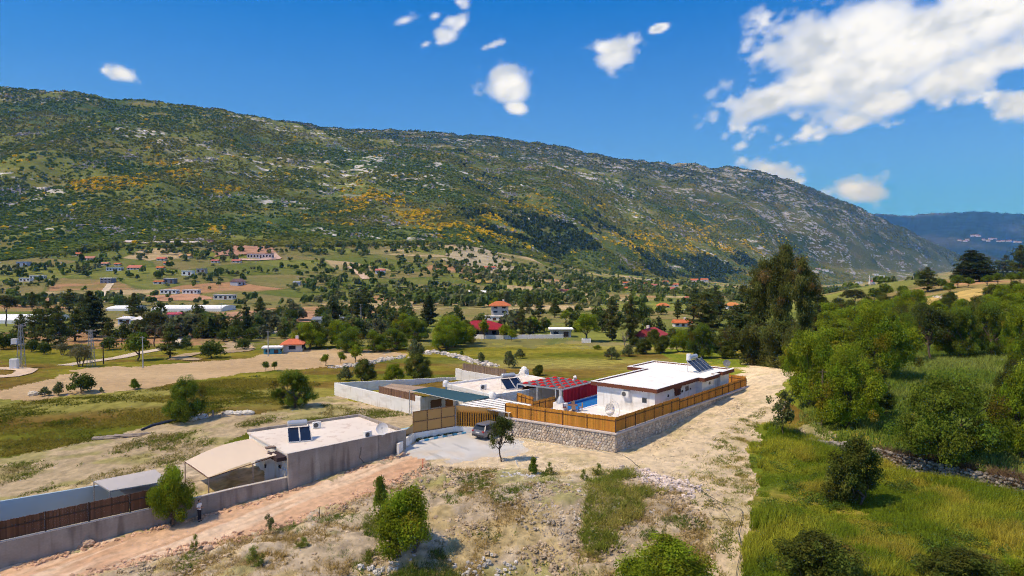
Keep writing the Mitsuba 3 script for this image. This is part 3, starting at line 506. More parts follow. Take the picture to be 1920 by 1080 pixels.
# hand placed, each with its own label
for a in [
    ('bush_dark', 1603, 948, 138, 'big dark green bush alone on the grassy plot, in front of the dry stone wall', 120),
    ('broadleaf_shady', 1768, 868, 185, 'large rounded tree above the middle of the dry stone wall on the right', 215),
    ('broadleaf_wide', 1915, 858, 190, 'leafy tree cut by the right edge above the end of the dry stone wall', 150),
    ('sapling', 1467, 824, 100, 'thin sparse young tree at the left end of the dry stone wall', 66),
    ('broadleaf_wide', 1523, 760, 150, 'many stemmed bright green tree leaning over the sandy track', 145),
    ('broadleaf_wide', 1588, 800, 165, 'bright green tree between the leaning tree and the large rounded tree', 150),
    ('broadleaf_wide', 1650, 705, 150, 'bright spreading tree rising behind the leaning tree on the right', 150),
    ('tree_sparse', 1745, 675, 105, 'pale trunked sparse tree at the edge of the grassy clearing', 75),
    ('broadleaf_shady', 1690, 680, 100, 'shady tree left of the pale trunked tree', 80),
    ('broadleaf_shady', 1800, 672, 105, 'shady tree right of the pale trunked tree', 100),
    ('broadleaf_shady', 1862, 668, 110, 'dark leafy tree at the far side of the clearing, near the right edge', 95),
    ('broadleaf_wide', 1915, 690, 125, 'leafy tree at the right edge beyond the clearing', 90),
    ('bush_dark', 1895, 780, 90, 'low dense bush at the right edge of the clearing', 95),
    ('bush_dark', 1540, 1112, 125, 'dark bush at the bottom edge, lower right', 175),
    ('bush_dark', 1810, 1110, 90, 'leafy bush at the bottom edge near the right corner', 165),
    ('bush_bright', 1905, 1120, 80, 'small bush in the bottom right corner', 90),
    ('bush_bright', 1252, 1128, 125, 'bright green bush at the bottom edge below the villa', 205),
    ('bush_bright', 757, 1045, 140, 'bright green bushy tree beside the heap of pale stones in the foreground', 152),
    ('juniper', 713, 960, 76, 'narrow upright conifer behind the bright foreground bush', 36),
    ('tree_sparse', 940, 864, 88, 'small sparse tree standing in front of the parked car', 54),
    ('juniper', 1000, 890, 38, 'dense dark little conifer right of the tree by the car', 23),
    ('weed', 1030, 888, 24, 'green weed clump right of the little dark conifer', 20),
    ('sapling', 505, 1003, 44, 'spindly sapling on the bank below the dirt road', 24),
    ('bush_bright', 322, 984, 116, 'leafy tree growing against the grey wall beside the standing person', 96),
    ('broadleaf_shady', 345, 792, 92, 'dark tree between the green meadow and the tilled plot', 82),
    ('broadleaf_shady', 553, 764, 78, 'spreading green tree at the edge of the meadow left of the walled yard', 95),
    ('round_dark', 152, 737, 42, 'dark bushy tree on the near edge of the plowed strip, at left', 56),
    ('grey_bush', 110, 741, 28, 'rounded bush just left of the dark bushy tree by the plowed strip', 28),
    ('grey_bush', 84, 743, 20, 'small bush at the left end of the shrubs by the plowed strip', 24),
    ('juniper', 252, 730, 22, 'small round clipped looking shrub on the edge of the plowed strip', 25),
    ('grey_bush', 190, 736, 12, 'tiny shrub right of the dark bushy tree by the plowed strip', 10),
    ('bush_dark', 683, 716, 46, 'dark bush outside the far corner of the white walled yard', 52),
    ('grey_bush', 648, 714, 30, 'greyish bush left of the dark bush by the white walled yard', 34),
    ('bush_dark', 782, 714, 55, 'tall dark bush behind the white back wall of the yard', 60),
    ('bush_bright', 738, 716, 36, 'bright green bush behind the white back wall of the yard', 48),
    ('grey_bush', 780, 672, 38, 'grey green bush above the tall dark bush behind the yard', 40),
    ('grey_bush', 955, 690, 36, 'grey green bush on the meadow behind the red shaded pergola, nearest one', 34),
    ('grey_bush', 975, 672, 20, 'smaller grey green bush just behind another one on the meadow', 24),
    ('bush_dark', 1010, 704, 22, 'dark bush right behind the roof with the arched chimney', 30),
    ('juniper', 866, 665, 9, 'tiny shrub by the pale stone line on the meadow', 10),
    ('grey_bush', 902, 680, 22, 'small bush over the reed fence on the stone line', 20),
    ('bush_bright', 1120, 655, 9, 'low bush alone in the middle of the big meadow', 20),
    ('grey_bush', 1147, 674, 26, 'rounded bush at the left end of the hedge behind the villa', 34),
    ('grey_bush', 1178, 668, 24, 'second bush of the hedge behind the villa, counted from the left', 34),
    ('bush_dark', 1208, 664, 32, 'third bush of the hedge behind the villa, counted from the left', 38),
    ('bush_dark', 1243, 662, 36, 'fourth bush of the hedge behind the villa, under the red gabled house', 42),
    ('bush_bright', 1277, 660, 44, 'fifth bush of the hedge behind the villa, tall and bright', 46),
    ('broadleaf_shady', 1316, 672, 70, 'dense dark round tree behind the rooftop solar panels of the villa', 66),
    ('dead_tree', 1172, 652, 32, 'bare grey tree on the far side of the big meadow', 24),
    ('tall_pine', 1468, 690, 240, 'tallest pine of the clump, right behind the sandy track', 128),
    ('tall_pine', 1505, 695, 215, 'tall pine on the right side of the pine clump', 98),
    ('tall_pine', 1424, 685, 205, 'tall pine on the left side of the pine clump', 112),
    ('mid_pine', 1395, 668, 100, 'low spreading pine at the foot of the pine clump, left', 95),
    ('slim_pine', 1325, 650, 110, 'brownish pine left of the pine clump', 95),
    ('slim_pine', 1148, 639, 86, 'tall pine at the far edge of the meadow, left of a pair', 48),
    ('slim_pine', 1184, 641, 92, 'tall pine at the far edge of the meadow, right of a pair', 50),
    ('broadleaf_round', 1100, 641, 56, 'bright round tree above a white stone box on the meadow edge', 56),
    ('slim_pine', 980, 632, 66, 'narrow pine beside the white wall right of the red hip roof', 34),
    ('dark_pine', 803, 612, 60, 'dark conifer left of the red hip roofed house', 40),
    ('dark_pine', 178, 632, 88, 'broad dark conifer left of the pale hip roofed houses', 66),
    ('umbrella_pine', 12, 612, 60, 'umbrella pine with a bare trunk at the left edge', 50),
    ('umbrella_pine', 290, 650, 68, 'dark pine with a leaning bare trunk right of the white houses', 54),
    ('mid_pine', 318, 672, 62, 'pine in front of the leaning dark pine', 44),
    ('round_tree', 258, 676, 56, 'rounded leafy tree beside the valley lane, left of a pine', 56),
    ('olive', 150, 688, 48, 'grey olive tree beside the pale lane at left', 58),
    ('round_dark', 83, 664, 26, 'small dark round tree left of the grey olive tree', 28),
    ('olive', 116, 666, 27, 'little olive tree just behind the grey olive tree', 32),
    ('round_dark', 397, 671, 36, 'dense dark green round tree beside the plowed strip', 52),
    ('round_bright', 667, 680, 36, 'largest of the little trees standing on the plowed strip', 30),
    ('round_bright', 640, 682, 24, 'middle little tree standing on the plowed strip', 18),
    ('round_bright', 610, 686, 24, 'palest little tree standing on the plowed strip', 18),
    ('round_tree', 498, 696, 20, 'little dark tree on the near edge of the plowed strip, left of a pair', 17),
    ('round_tree', 515, 694, 18, 'little dark tree on the near edge of the plowed strip, right of a pair', 14),
    ('dark_pine', 1838, 528, 60, 'broad dark pine on the crest of the right hill', 92),
    ('dark_pine', 1804, 528, 44, 'lower dark pine on the crest left of the broad one', 56),
    ('mid_pine', 1885, 522, 62, 'dark pine on the crest near the right edge', 48),
    ('mid_pine', 1915, 524, 66, 'dark pine on the crest cut by the right edge', 44),
    ('mid_pine', 1740, 548, 48, 'pine on the left end of the right hill crest', 52),
    ('umbrella_pine', 1600, 585, 44, 'brownish pine above the bright trees, left of the yellow field', 56),
    ('bush_dark', 1835, 610, 58, 'dark bush on the slope below the yellow field', 56),
    ('poplar', 227, 566, 24, 'lone narrow poplar among the fields at left', 8),
    ('weed', 566, 1028, 24, 'green weed clump on the foreground bank below the sapling', 34),
    ('weed', 480, 1062, 44, 'tall weed clump at the bottom left of the bank', 40),
    ('weed', 365, 1032, 34, 'thin weed clump at the road side in the lower left', 20),
    ('weed', 1120, 892, 26, 'blue green weed among the stones, left one of two', 24),
    ('weed', 1095, 902, 26, 'blue green weed among the stones, right one of two', 22),
]:
    tree_px(*a[:5], wpx=a[5])
# groups whose members nothing tells apart
MARKS = [(902, 622, 'the dark red hip roof'), (937, 585, 'the tall orange roofed house'), (1240, 630, 'the red gabled house'), (1281, 606, 'the long orange gable roof'), (1052, 626, 'the flat house by the white wall'), (548, 652, 'the orange hip roof by the blue shed'),
         (618, 604, 'the slate grey roofed house'), (233, 601, 'the pale blue hip roofed house'), (324, 592, 'the pinkish red roof'), (335, 547, 'the twin flat houses'), (418, 557, 'the wide grey white house'), (350, 578, 'the long greenhouse'), (20, 600, 'the greenhouse at the left edge'), (220, 578, 'the short greenhouse'),
         (40, 650, 'the transformer pole'), (171, 655, 'the second lattice pole'), (178, 600, 'the broad dark conifer'), (803, 590, 'the dark conifer by the red roof'), (1462, 600, 'the tall pine clump'), (1245, 573, 'the wide orange hip roof'), (1100, 620, 'the bright tree over the well box'), (1745, 640, 'the pale trunked tree'),
         (1765, 566, 'the ochre hill field'), (1588, 730, 'the many stemmed leaning tree'), (1835, 500, 'the broad crest pine'), (1165, 600, 'the pair of meadow pines'), (1316, 645, 'the round tree behind the solar panels'), (1200, 537, 'the orange roofed hamlet'), (690, 640, 'the plowed strip corner'), (486, 480, 'the long pinkish building'),
         (712, 510, 'the small red roofed house'), (350, 512, 'the bright white block house'), (453, 530, 'the dark gabled house'), (198, 526, 'the two storey glazed house'), (68, 520, 'the long low white house'), (917, 503, 'the farmhouse under the pine wood'), (1068, 546, 'the very long red shed'), (635, 550, 'the tiny orange hut'), (563, 532, 'the small blue grey house'), (1376, 575, 'the orange roof by the pine clump'), (1540, 510, 'the far pale village')]
ORD = ['nearest', 'second nearest', 'third nearest', 'fourth nearest', 'fifth nearest', 'sixth nearest', 'seventh nearest', 'eighth nearest', 'ninth nearest', 'tenth nearest', 'eleventh nearest', 'twelfth nearest', 'thirteenth nearest', 'fourteenth nearest', 'fifteenth nearest', 'sixteenth nearest', 'seventeenth nearest', 'eighteenth nearest', 'nineteenth nearest', 'twentieth nearest']
def placed_labels(short, uv):
    """say for each of several like trees which landmark it stands by"""
    near = []
    for u, v in uv:
        m = min(MARKS, key=lambda q: math.hypot(q[0] - u, 2.2 * (q[1] - v))); du, dv = u - m[0], 2.2 * (v - m[1])
        near.append((m[2], 'left of' if du < -abs(dv) else 'right of' if du > abs(dv) else 'below' if dv > 0 else 'above', math.hypot(du, dv)))
    out = []; ORD_ = ORD
    for i, (m, rel, d) in enumerate(near):
        same = sorted(j for j, q in enumerate(near) if q[:2] == (m, rel)); same.sort(key=lambda j: near[j][2]); k = same.index(i)
        out.append(f'{short} {rel} {m}' + (f', {ORD[k]}' if len(same) > 1 and k < len(ORD) else ''))
    return out
def grove(kind, spots, label, group, hs=1.0, dmax=900, short=None):
    for i_, (s, lb) in enumerate(zip(spots, placed_labels(short, [q[:2] for q in spots]))): tree_px(kind if isinstance(kind, str) else kind[i_ % len(kind)], s[0], s[1], s[2] * hs, lb, group, s[3] if len(s) > 3 else None, dmax)
grove(['bush_bright', 'broadleaf_wide', 'broadleaf_shady'], [(575, 655, 52), (640, 650, 54), (742, 656, 44), (832, 656, 48), (852, 650, 62), (655, 660, 50), (760, 630, 44)],
      'leafy green tree of the belt between the plowed strip and the red hip roof', 'trees of the green belt in mid valley', short='leafy green tree')
grove(['bush_dark', 'broadleaf_shady', 'bush_bright'], [(595, 652, 50), (706, 660, 44), (840, 640, 50), (870, 644, 46), (780, 640, 50)],
      'darker leafy tree of the belt between the plowed strip and the red hip roof', 'darker trees of the green belt in mid valley', short='darker leafy tree')
grove('mid_pine', [(90, 652, 90, 55), (112, 655, 84, 50), (66, 648, 70, 46), (140, 640, 62, 50), (42, 645, 58), (205, 640, 44), (155, 610, 50, 50), (235, 640, 40), (60, 580, 34), (440, 640, 50), (490, 612, 54, 34), (670, 602, 52, 56), (682, 600, 62, 40), (370, 622, 50, 36), (380, 612, 40), (250, 600, 52, 40), (130, 585, 44, 44), (1010, 600, 44), (1040, 596, 36), (940, 590, 40), (990, 585, 40)],
      'pine tree of the loose stand across the mid valley', 'pines of the mid valley', short='pine tree')
grove('round_dark', [(205, 656, 28), (350, 655, 28, 24), (228, 640, 30), (440, 642, 34, 30), (455, 656, 24), (470, 640, 28), (25, 650, 30), (8, 655, 34), (60, 660, 26), (420, 640, 24), (545, 605, 28), (530, 600, 30), (720, 600, 36, 40), (760, 602, 34), (640, 600, 36), (610, 602, 34), (560, 600, 26), (1085, 585, 16), (1068, 588, 14), (1040, 590, 20), (1240, 590, 20), (1218, 592, 18), (1205, 606, 40, 34), (1120, 602, 30, 40), (1080, 606, 26, 30)],
      'dark round tree scattered between the mid valley houses', 'dark round trees of the mid valley', short='dark round tree')
grove('round_bright', [(908, 636, 40, 24), (945, 636, 30, 26), (960, 640, 24), (1000, 625, 34, 36), (1025, 622, 26), (930, 590, 34), (975, 616, 28), (1060, 606, 26)],
      'bright garden tree close to the red hip roofed house', 'garden trees near the red hip roof', short='bright garden tree')
grove('bush_bright', [(1560, 700, 90), (1605, 640, 70), (1710, 600, 60), (1655, 620, 60), (1760, 612, 50), (1800, 620, 46), (1560, 650, 70), (1860, 606, 52), (1900, 604, 56), (1620, 600, 40), (1680, 588, 34), (1880, 566, 34), (1915, 574, 44), (1780, 640, 46), (1500, 690, 70), (1535, 700, 80), (1580, 680, 84), (1625, 690, 84), (1665, 660, 70), (1590, 645, 70), (1770, 660, 40), (1830, 655, 50), (1640, 625, 50), (1720, 620, 48), (1800, 600, 42), (1850, 590, 40), (1550, 625, 60), (1900, 640, 50)],
      'leafy bush of the thicket covering the right hillside', 'bushes of the right hillside thicket', short='leafy bush')
grove('bush_dark', [(1590, 690, 80), (1720, 640, 74), (1770, 600, 46), (1840, 640, 60), (1890, 640, 66), (1685, 640, 66), (1630, 650, 66), (1540, 640, 60), (1905, 730, 60), (1700, 620, 50), (1520, 650, 50), (1555, 730, 70), (1620, 740, 76), (1650, 780, 60), (1760, 640, 60), (1870, 640, 60), (1745, 610, 40), (1600, 615, 50), (1660, 600, 40), (1480, 668, 60), (1540, 588, 34), (1570, 596, 40), (1625, 590, 36), (1655, 580, 34), (1690, 575, 30), (1715, 582, 36), (1530, 610, 44), (1590, 600, 40), (1780, 575, 30), (1860, 565, 34), (1905, 560, 36)],
      'dark bush of the thicket covering the right hillside', 'dark bushes of the right hillside thicket', short='dark thicket bush')
grove('round_tree', [(1660, 560, 30), (1692, 558, 24), (1765, 545, 24), (1795, 540, 26), (1816, 540, 22), (1850, 536, 22), (1870, 534, 24), (1895, 532, 22), (1912, 532, 24), (1780, 552, 24), (1725, 560, 18), (1640, 568, 30), (1860, 556, 18)],
      'small tree of the hedge along the right hill crest', 'hedge trees on the right hill crest', short='small hedge tree')
grove('mid_pine', [(1530, 590, 50), (1350, 610, 60), (1300, 600, 60), (1375, 640, 70), (1340, 590, 54), (1270, 600, 40), (1535, 640, 70), (1405, 610, 70)],
      'pine of the dark belt beyond the villa, left of the tall pine clump', 'pines beyond the villa', short='dark belt pine')
grove('bush_dark', [(1225, 645, 30), (1300, 648, 40), (1335, 660, 40), (1360, 672, 40), (1370, 655, 50), (1262, 640, 26), (1190, 650, 20), (1540, 668, 46), (1400, 660, 40), (1380, 650, 40)],
      'dark bush of the belt behind the villa', 'bushes of the belt behind the villa', short='dark hedge bush')
HOUSE_XY = [tuple(G(u, v, 1500)[:2]) for u, v in [(902, 633), (937, 597), (927, 601), (1240, 640), (1281, 613), (1052, 633), (548, 660), (510, 664), (618, 612), (233, 608), (262, 612), (324, 598), (315, 551), (356, 551), (418, 562), (350, 517), (376, 513), (453, 535), (316, 532), (296, 533), (198, 531), (68, 523), (46, 528), (40, 500), (486, 485), (392, 455), (712, 514), (635, 553), (917, 505), (556, 535), (571, 534), (1068, 548), (213, 508), (1245, 577), (1290, 563), (1376, 580), (1180, 527), (283, 416), (198, 240), (865, 920)]]
# scattered over the farther fields and the villages, the 150 nearest ones as single trees
VAL = []
def far_scatter():
    rng = np.random.default_rng(91); n = 0
    while n < 4300:
        y = 190 + 1050 * rng.random() ** 1.25; u = -260 + 2300 * rng.random(); x = (u - 960) / FPX * y
        if float(np.interp(u, BASE[:, 0], BASE[:, 1])) < y + 15: continue
        dens = meshkit.fbm(np.array([[x / 85, y / 60, 0]]), 4, 61)[0]
        if rng.random() > sst(.40, .60, dens) * .95 + .05 or (y < 330 and (u < 240 or u > 1250 or rng.random() < .5)) or (HOUSE_XY and min((x - a) ** 2 + (y - b) ** 2 for a, b in HOUSE_XY) < 81): continue
        VAL.append((x, y, rng.random(), 3.2 + 4.5 * rng.random() ** 2)); n += 1
    VAL.sort(key=lambda t: t[1])
far_scatter()
NEARV = 130
for kk, sh_, lo, hi in (('far_tree', 'small round tree', 0, .6), ('far_olive', 'small greyish tree', .6, .85), ('far_pine', 'small dark conifer', .85, 2)):
    sel = [q for q in VAL[:NEARV] if lo <= q[2] < hi]; uv_ = []
    for x, y, r, h in sel: zz_ = gz(x, y); uv_.append((960 + FPX * x / y, VH - FPX * (zz_ - CH) / y))
    for (x, y, r, h), lb in zip(sel, placed_labels(sh_, uv_)): tree_at(kk, x, y, h * (1.5 if kk == 'far_pine' else 1.0), lb, 'small field trees beyond the meadow')
for x, y, r, h in []:
    k = 'far_tree'
    tree_at(k, x, y, h * (1.5 if k == 'far_pine' else 1.0), {'far_tree': 'small round tree dotted over the farther valley fields', 'far_olive': 'small greyish tree dotted over the farther valley fields', 'far_pine': 'small dark conifer dotted over the farther valley fields'}[k],
            {'far_tree': 'small round field trees', 'far_olive': 'small greyish field trees', 'far_pine': 'small dark field conifers'}[k])
def clump_mesh(mb, rng, pts, r, h, cols, n=5):
    """low shrubs: an uneven dome each, all in one go"""
    m = len(pts); an = np.linspace(0, 2 * np.pi, n, endpoint=False)[None] + rng.random((m, 1)) * 6.28
    rr = r[:, None] * (.7 + .6 * rng.random((m, n)))
    lo = np.stack([pts[:, None, 0] + np.cos(an) * rr, pts[:, None, 1] + np.sin(an) * rr, pts[:, None, 2] - .25 * h[:, None] + 0 * an], -1)
    hi = np.stack([pts[:, None, 0] + np.cos(an + .5) * rr * .78, pts[:, None, 1] + np.sin(an + .5) * rr * .78, pts[:, None, 2] + h[:, None] * (.45 + .35 * rng.random((m, n)))], -1)
    tp = np.stack([pts[:, 0] + .3 * r * rng.normal(size=m), pts[:, 1] + .3 * r * rng.normal(size=m), pts[:, 2] + h], -1)[:, None]
    v = np.concatenate([lo, hi, tp], 1); k = 2 * n + 1
    f = np.array([[j, (j + 1) % n, n + (j + 1) % n] for j in range(n)] + [[j, n + (j + 1) % n, n + j] for j in range(n)] + [[n + j, n + (j + 1) % n, 2 * n] for j in range(n)])
    F = (f[None] + (np.arange(m) * k)[:, None, None]).reshape(-1, 3)
    c = np.repeat(cols[:, None], k, 1) * (.8 + .4 * rng.random((m, k, 1)))
    mb.add(v.reshape(-1, 3), F, c.reshape(-1, 3))
def far_rest():
    rng = np.random.default_rng(92); a = np.array([(x, y, h) for x, y, r, h in VAL[NEARV:]]); z = H(a[:, 0], a[:, 1])
    mb = MB(); tint = rng.random((len(a), 1))
    for k in range(4):   # four lumps per crown
        o = rng.normal(size=(len(a), 3)) * a[:, 2:3] * [.17, .17, .12]; p = np.c_[a[:, 0], a[:, 1], z + a[:, 2] * .42] + o
        col = np.where(tint < .3, [[.15, .165, .07]], np.where(tint < .55, [[.115, .155, .035]], [[.075, .108, .03]]))
        clump_mesh(mb, rng, p, a[:, 2] * .27, a[:, 2] * .36, col * 1.45 * (.7 + .6 * rng.random((len(a), 1))), n=4)
    single('valley_trees', 'numberless small trees dotted over the far valley and its villages', 'trees', mb, M_LEAF, kind='stuff')
    # scrub on the mountain: maquis domes, yellow flowering broom, a pine wood
    rng = np.random.default_rng(93); N = 86000
    u = rng.uniform(-220, 1880, N * 2); t = rng.random(N * 2) ** 1.35
    db, df = np.interp(u, BASE[:, 0], BASE[:, 1]), np.interp(u, FRONT[:, 0], FRONT[:, 1]); y = db - 25 + (df + 60 - db) * t; x = (u - 960) / FPX * y
    d1 = meshkit.fbm(np.c_[x / 70, y / 70, 0 * x], 4, 71); keep = (rng.random(N * 2) < sst(.30, .55, d1) * .9 + .12) & (y < 2700)
    x, y, u, t = x[keep][:N], y[keep][:N], u[keep][:N], t[keep][:N]; z = H(x, y); n = len(x)
    r = (1.3 + 2.3 * rng.random(n) ** 2) * (1 + y / 3500); h = r * (.5 + .4 * rng.random(n))
    tone = meshkit.fbm(np.c_[x / 160, y / 160, z / 90], 4, 72)[:, None]
    col = np.array([.165, .235, .052]) * (1 - sst(.4, .6, tone)) + np.array([.27, .28, .065]) * sst(.4, .6, tone)
    # broom grows in drifts on the middle slopes
    br = meshkit.fbm(np.c_[x / 75 + 4, y / 110, z / 45], 4, 73); zone = np.zeros(n)
    for cu, cz, su, sz, w in [(940, 95, 120, 40, 1.0), (790, 105, 70, 55, 1.0), (690, 130, 70, 50, .8), (175, 135, 60, 40, .8), (265, 150, 50, 30, .8), (420, 135, 60, 35, .6), (640, 90, 60, 25, .7), (1150, 70, 140, 40, .8), (1250, 85, 120, 60, .7), (1000, 150, 120, 40, .7),
                              (1300, 150, 120, 60, .5), (1450, 110, 150, 60, .5), (60, 150, 60, 40, .5), (20, 75, 30, 12, .9), (400, 62, 20, 8, .8), (880, 160, 120, 50, .5), (640, 170, 130, 60, .6), (330, 190, 120, 50, .45), (560, 130, 60, 40, .6), (740, 60, 60, 18, .7), (1380, 75, 160, 45, .6), (1550, 60, 120, 40, .5)]:
        zone = np.maximum(zone, w * np.exp(-((u - cu) / su) ** 2 - ((z - cz) / sz) ** 2))
    pb = sst(.50, .60, br + .26 * zone - .13) * np.clip(zone * 1.3, .03, 1)
    yel = rng.random(n) < pb * .72 + .015
    col[yel] = np.array([.78, .58, .03]) * (.6 + .6 * rng.random((yel.sum(), 1))); r[yel] *= 1.1
    # the pine wood
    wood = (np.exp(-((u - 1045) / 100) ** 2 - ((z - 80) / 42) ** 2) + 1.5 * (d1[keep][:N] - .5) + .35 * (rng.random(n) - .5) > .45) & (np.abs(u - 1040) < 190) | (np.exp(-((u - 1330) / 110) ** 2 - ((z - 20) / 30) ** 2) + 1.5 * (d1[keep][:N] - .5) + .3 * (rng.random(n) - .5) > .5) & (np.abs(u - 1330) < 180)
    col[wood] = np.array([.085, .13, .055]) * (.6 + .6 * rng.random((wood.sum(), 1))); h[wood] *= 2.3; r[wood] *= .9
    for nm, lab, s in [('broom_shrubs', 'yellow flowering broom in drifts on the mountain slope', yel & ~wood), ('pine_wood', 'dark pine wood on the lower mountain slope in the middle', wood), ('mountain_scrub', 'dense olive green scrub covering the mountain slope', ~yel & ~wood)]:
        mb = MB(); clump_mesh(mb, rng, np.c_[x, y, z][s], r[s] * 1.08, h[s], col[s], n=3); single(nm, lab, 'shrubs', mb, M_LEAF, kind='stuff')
    rng = np.random.default_rng(95); u = rng.uniform(430, 1800, 30000); t = rng.random(30000) ** .8; d0, d1_ = np.interp(u, FRONT[:, 0], FRONT[:, 1]), np.interp(u, BACK[:, 0], BACK[:, 1]); y = d0 + 60 + (d1_ + 40 - d0) * t; x = (u - 960) / FPX * y; z = H(x, y)
    kp = (z > 25) & (rng.random(30000) < sst(.36, .56, meshkit.fbm(np.c_[x / 90, y / 90, 0 * x], 4, 96)) + .1); x, y, z = x[kp], y[kp], z[kp]; n = len(x); r = (2.2 + 2.6 * rng.random(n)) * y / 2800; mb = MB()
    clump_mesh(mb, rng, np.c_[x, y, z], r, r * .8, np.array([[.13, .165, .055]]) * (.7 + .6 * rng.random((n, 1))), n=3); single('ridge_woods', 'open dark woods covering the higher ridge behind the scrub slope', 'woods', mb, M_LEAF, kind='stuff')
    # pale rocks
    M = 9000; u = rng.uniform(-300, 1780, M * 6); t = rng.random(M * 6); db, df = np.interp(u, BASE[:, 0], BASE[:, 1]), np.interp(u, FRONT[:, 0], FRONT[:, 1]); y = db + (df - db) * t; x = (u - 960) / FPX * y; z = H(x, y)
    q = meshkit.fbm(np.c_[x / 55 + 9, y / 90, z / 30], 4, 81) + .13 * sst(100, 330, z) * sst(500, 1200, u) + .05 * np.exp(-((z - 50) / 12) ** 2) * (u < 500)
    s = rng.random(M * 6) < sst(.615, .71, q); s &= np.cumsum(s) < M; n = s.sum(); mb = MB()
    clump_mesh(mb, rng, np.c_[x, y, z][s], (1.0 + 2.4 * rng.random(n) ** 3) * (1 + y[s] / 3000), (.7 + 2.0 * rng.random(n) ** 2) * (1 + y[s] / 3000), np.array([[.36, .34, .32]]) * (.6 + .5 * rng.random((n, 1))), n=4)
    single('mountain_rocks', 'pale limestone outcrops scattered on the mountain slope', 'rocks', mb, M_VC, kind='stuff')
far_rest()
# ------------------------------------------------------------------ the villa on its raised plot
WHITE, BROWN, WOOD, STEEL = (.78, .78, .77), (.15, .052, .03), (.50, .222, .036), (.50, .52, .54)
DARK = (.02, .022, .026)
def nrm2(v): v = np.asarray(v, float); return v / np.linalg.norm(v)
VA = P(1232, 730, 5.03); VB = P(1110, 714.5, 5.03)
ea = nrm2((VA - VB)[:2]); eb = np.array([-ea[1], ea[0]])
YAW = math.atan2(ea[1], ea[0])
def V2(a, b): return VA[:2] + ea * a + eb * b
def V3(a, b, z): return np.r_[V2(a, b), z]
def ab(p): q = np.asarray(p)[:2] - VA[:2]; return q @ ea, q @ eb
def offset(xy, d):
    """polygon (anticlockwise) moved inwards by d, corner by corner"""
    xy = np.asarray(xy, float); n = len(xy); out = []
    for i in range(n):
        e0, e1 = nrm2(xy[i] - xy[i - 1]), nrm2(xy[(i + 1) % n] - xy[i]); n0, n1 = np.array([-e0[1], e0[0]]), np.array([-e1[1], e1[0]])
        m = n0 + n1; out.append(xy[i] + m * d / max(m @ n0, .3))
    return np.array(out)
def ring(mb, outer, inner, z0, z1, c):
    n = len(outer)
    for i in range(n):
        j = (i + 1) % n; q = np.array([outer[i], outer[j], inner[j], inner[i]]); mb.hexa(np.c_[q, np.full(4, z0)], np.c_[q, np.full(4, z1)], c)
def quadbox(mb, q, z0, z1, c): q = np.asarray(q, float); return mb.hexa(np.c_[q, np.broadcast_to(z0, 4)], np.c_[q, np.broadcast_to(z1, 4)], c)
def wallbar(mb, p, q, z0, z1, th, c):
    """upright wall from p to q (xy); z0, z1 numbers or pairs"""
    p, q = np.asarray(p, float)[:2], np.asarray(q, float)[:2]; d = nrm2(q - p); n = np.array([-d[1], d[0]]) * th / 2
    z0, z1 = np.broadcast_to(z0, (2,)), np.broadcast_to(z1, (2,)); Q = np.array([p - n, q - n, q + n, p + n])
    return mb.hexa(np.c_[Q, z0[[0, 1, 1, 0]]], np.c_[Q, z1[[0, 1, 1, 0]]], c)

ZL = 1.9
vt = thing('villa', 'white flat roofed villa with brown roof edge behind the wooden fence and pool', 'house')
roof = np.array([V2(0, 0), V2(0, 10.9), V2(.85, 10.9), V2(.85, 15.6), V2(.1, 15.6), V2(.1, 17.3), V2(.55, 17.3), V2(.55, 21.2), V2(-11.8, 21.2), V2(-11.8, 13.6), V2(-8.95, 13.6), V2(-8.95, 0)])
body = offset(roof, .55); cap_in = offset(roof, .28)
part(vt, 'wall', MB().prism(body, ZL - .1, 4.56), M_PLASTER)
rk = part(vt, 'roof', MB().prism(offset(roof, .27), 4.60, 4.86, WHITE), M_ROOFW)
mb = MB(); ring(mb, roof, cap_in, 4.55, 5.0, BROWN); part(vt, 'roof__fascia', mb, M_VC)
mb = MB(); ring(mb, offset(roof, -.02), offset(roof, .30), 5.0, 5.05, WHITE); part(vt, 'roof__parapet_cap', mb, M_ROOFW)
def facebox(p, q, t, w, zc, h, out, th, c=DARK, mb=None):
    """box on the face from p to q (outside on the right hand), t metres along"""
    p, q = np.asarray(p)[:2], np.asarray(q)[:2]; d = nrm2(q - p); n = np.array([d[1], -d[0]]); o = p + d * t + n * out
    return (mb or MB()).box(np.r_[o, zc], (w, th, h), math.atan2(d[1], d[0]), c)
def window(holder, p, q, t, w, zc, h, frame=(.2, .2, .21)):
    k = part(holder, 'window', facebox(p, q, t, w, zc, h, .005, .05, frame), M_VC)
    part(k, 'pane', facebox(p, q, t, w - .12, zc, h - .12, .02, .04, (.03, .04, .05)), M_GLOSS)
fp, fq = body[11], body[0]                                                  # front face
window(vt, fp, fq, 6.5, .62, 3.45, .62)
rp, rq = body[0], body[1]
window(vt, rp, rq, 8.3, .95, 3.85, .6); window(vt, body[2], body[3], 2.2, .5, 4.0, .35)
mb = MB()
for i in range(5): facebox(rp, rq, 4.9 + i * .27, .07, 3.95, 1.0, .16, .28, BROWN, mb)
facebox(rp, rq, 5.45, 1.5, 4.40, .28, .16, .34, BROWN, mb); part(vt, 'slatted_screen', mb, M_VC)
for t in (3.2, 6.9, 9.2): part(vt, 'wall_lamp', facebox(rp, rq, t, .14, 3.7, .26, .06, .14, DARK), M_VC)
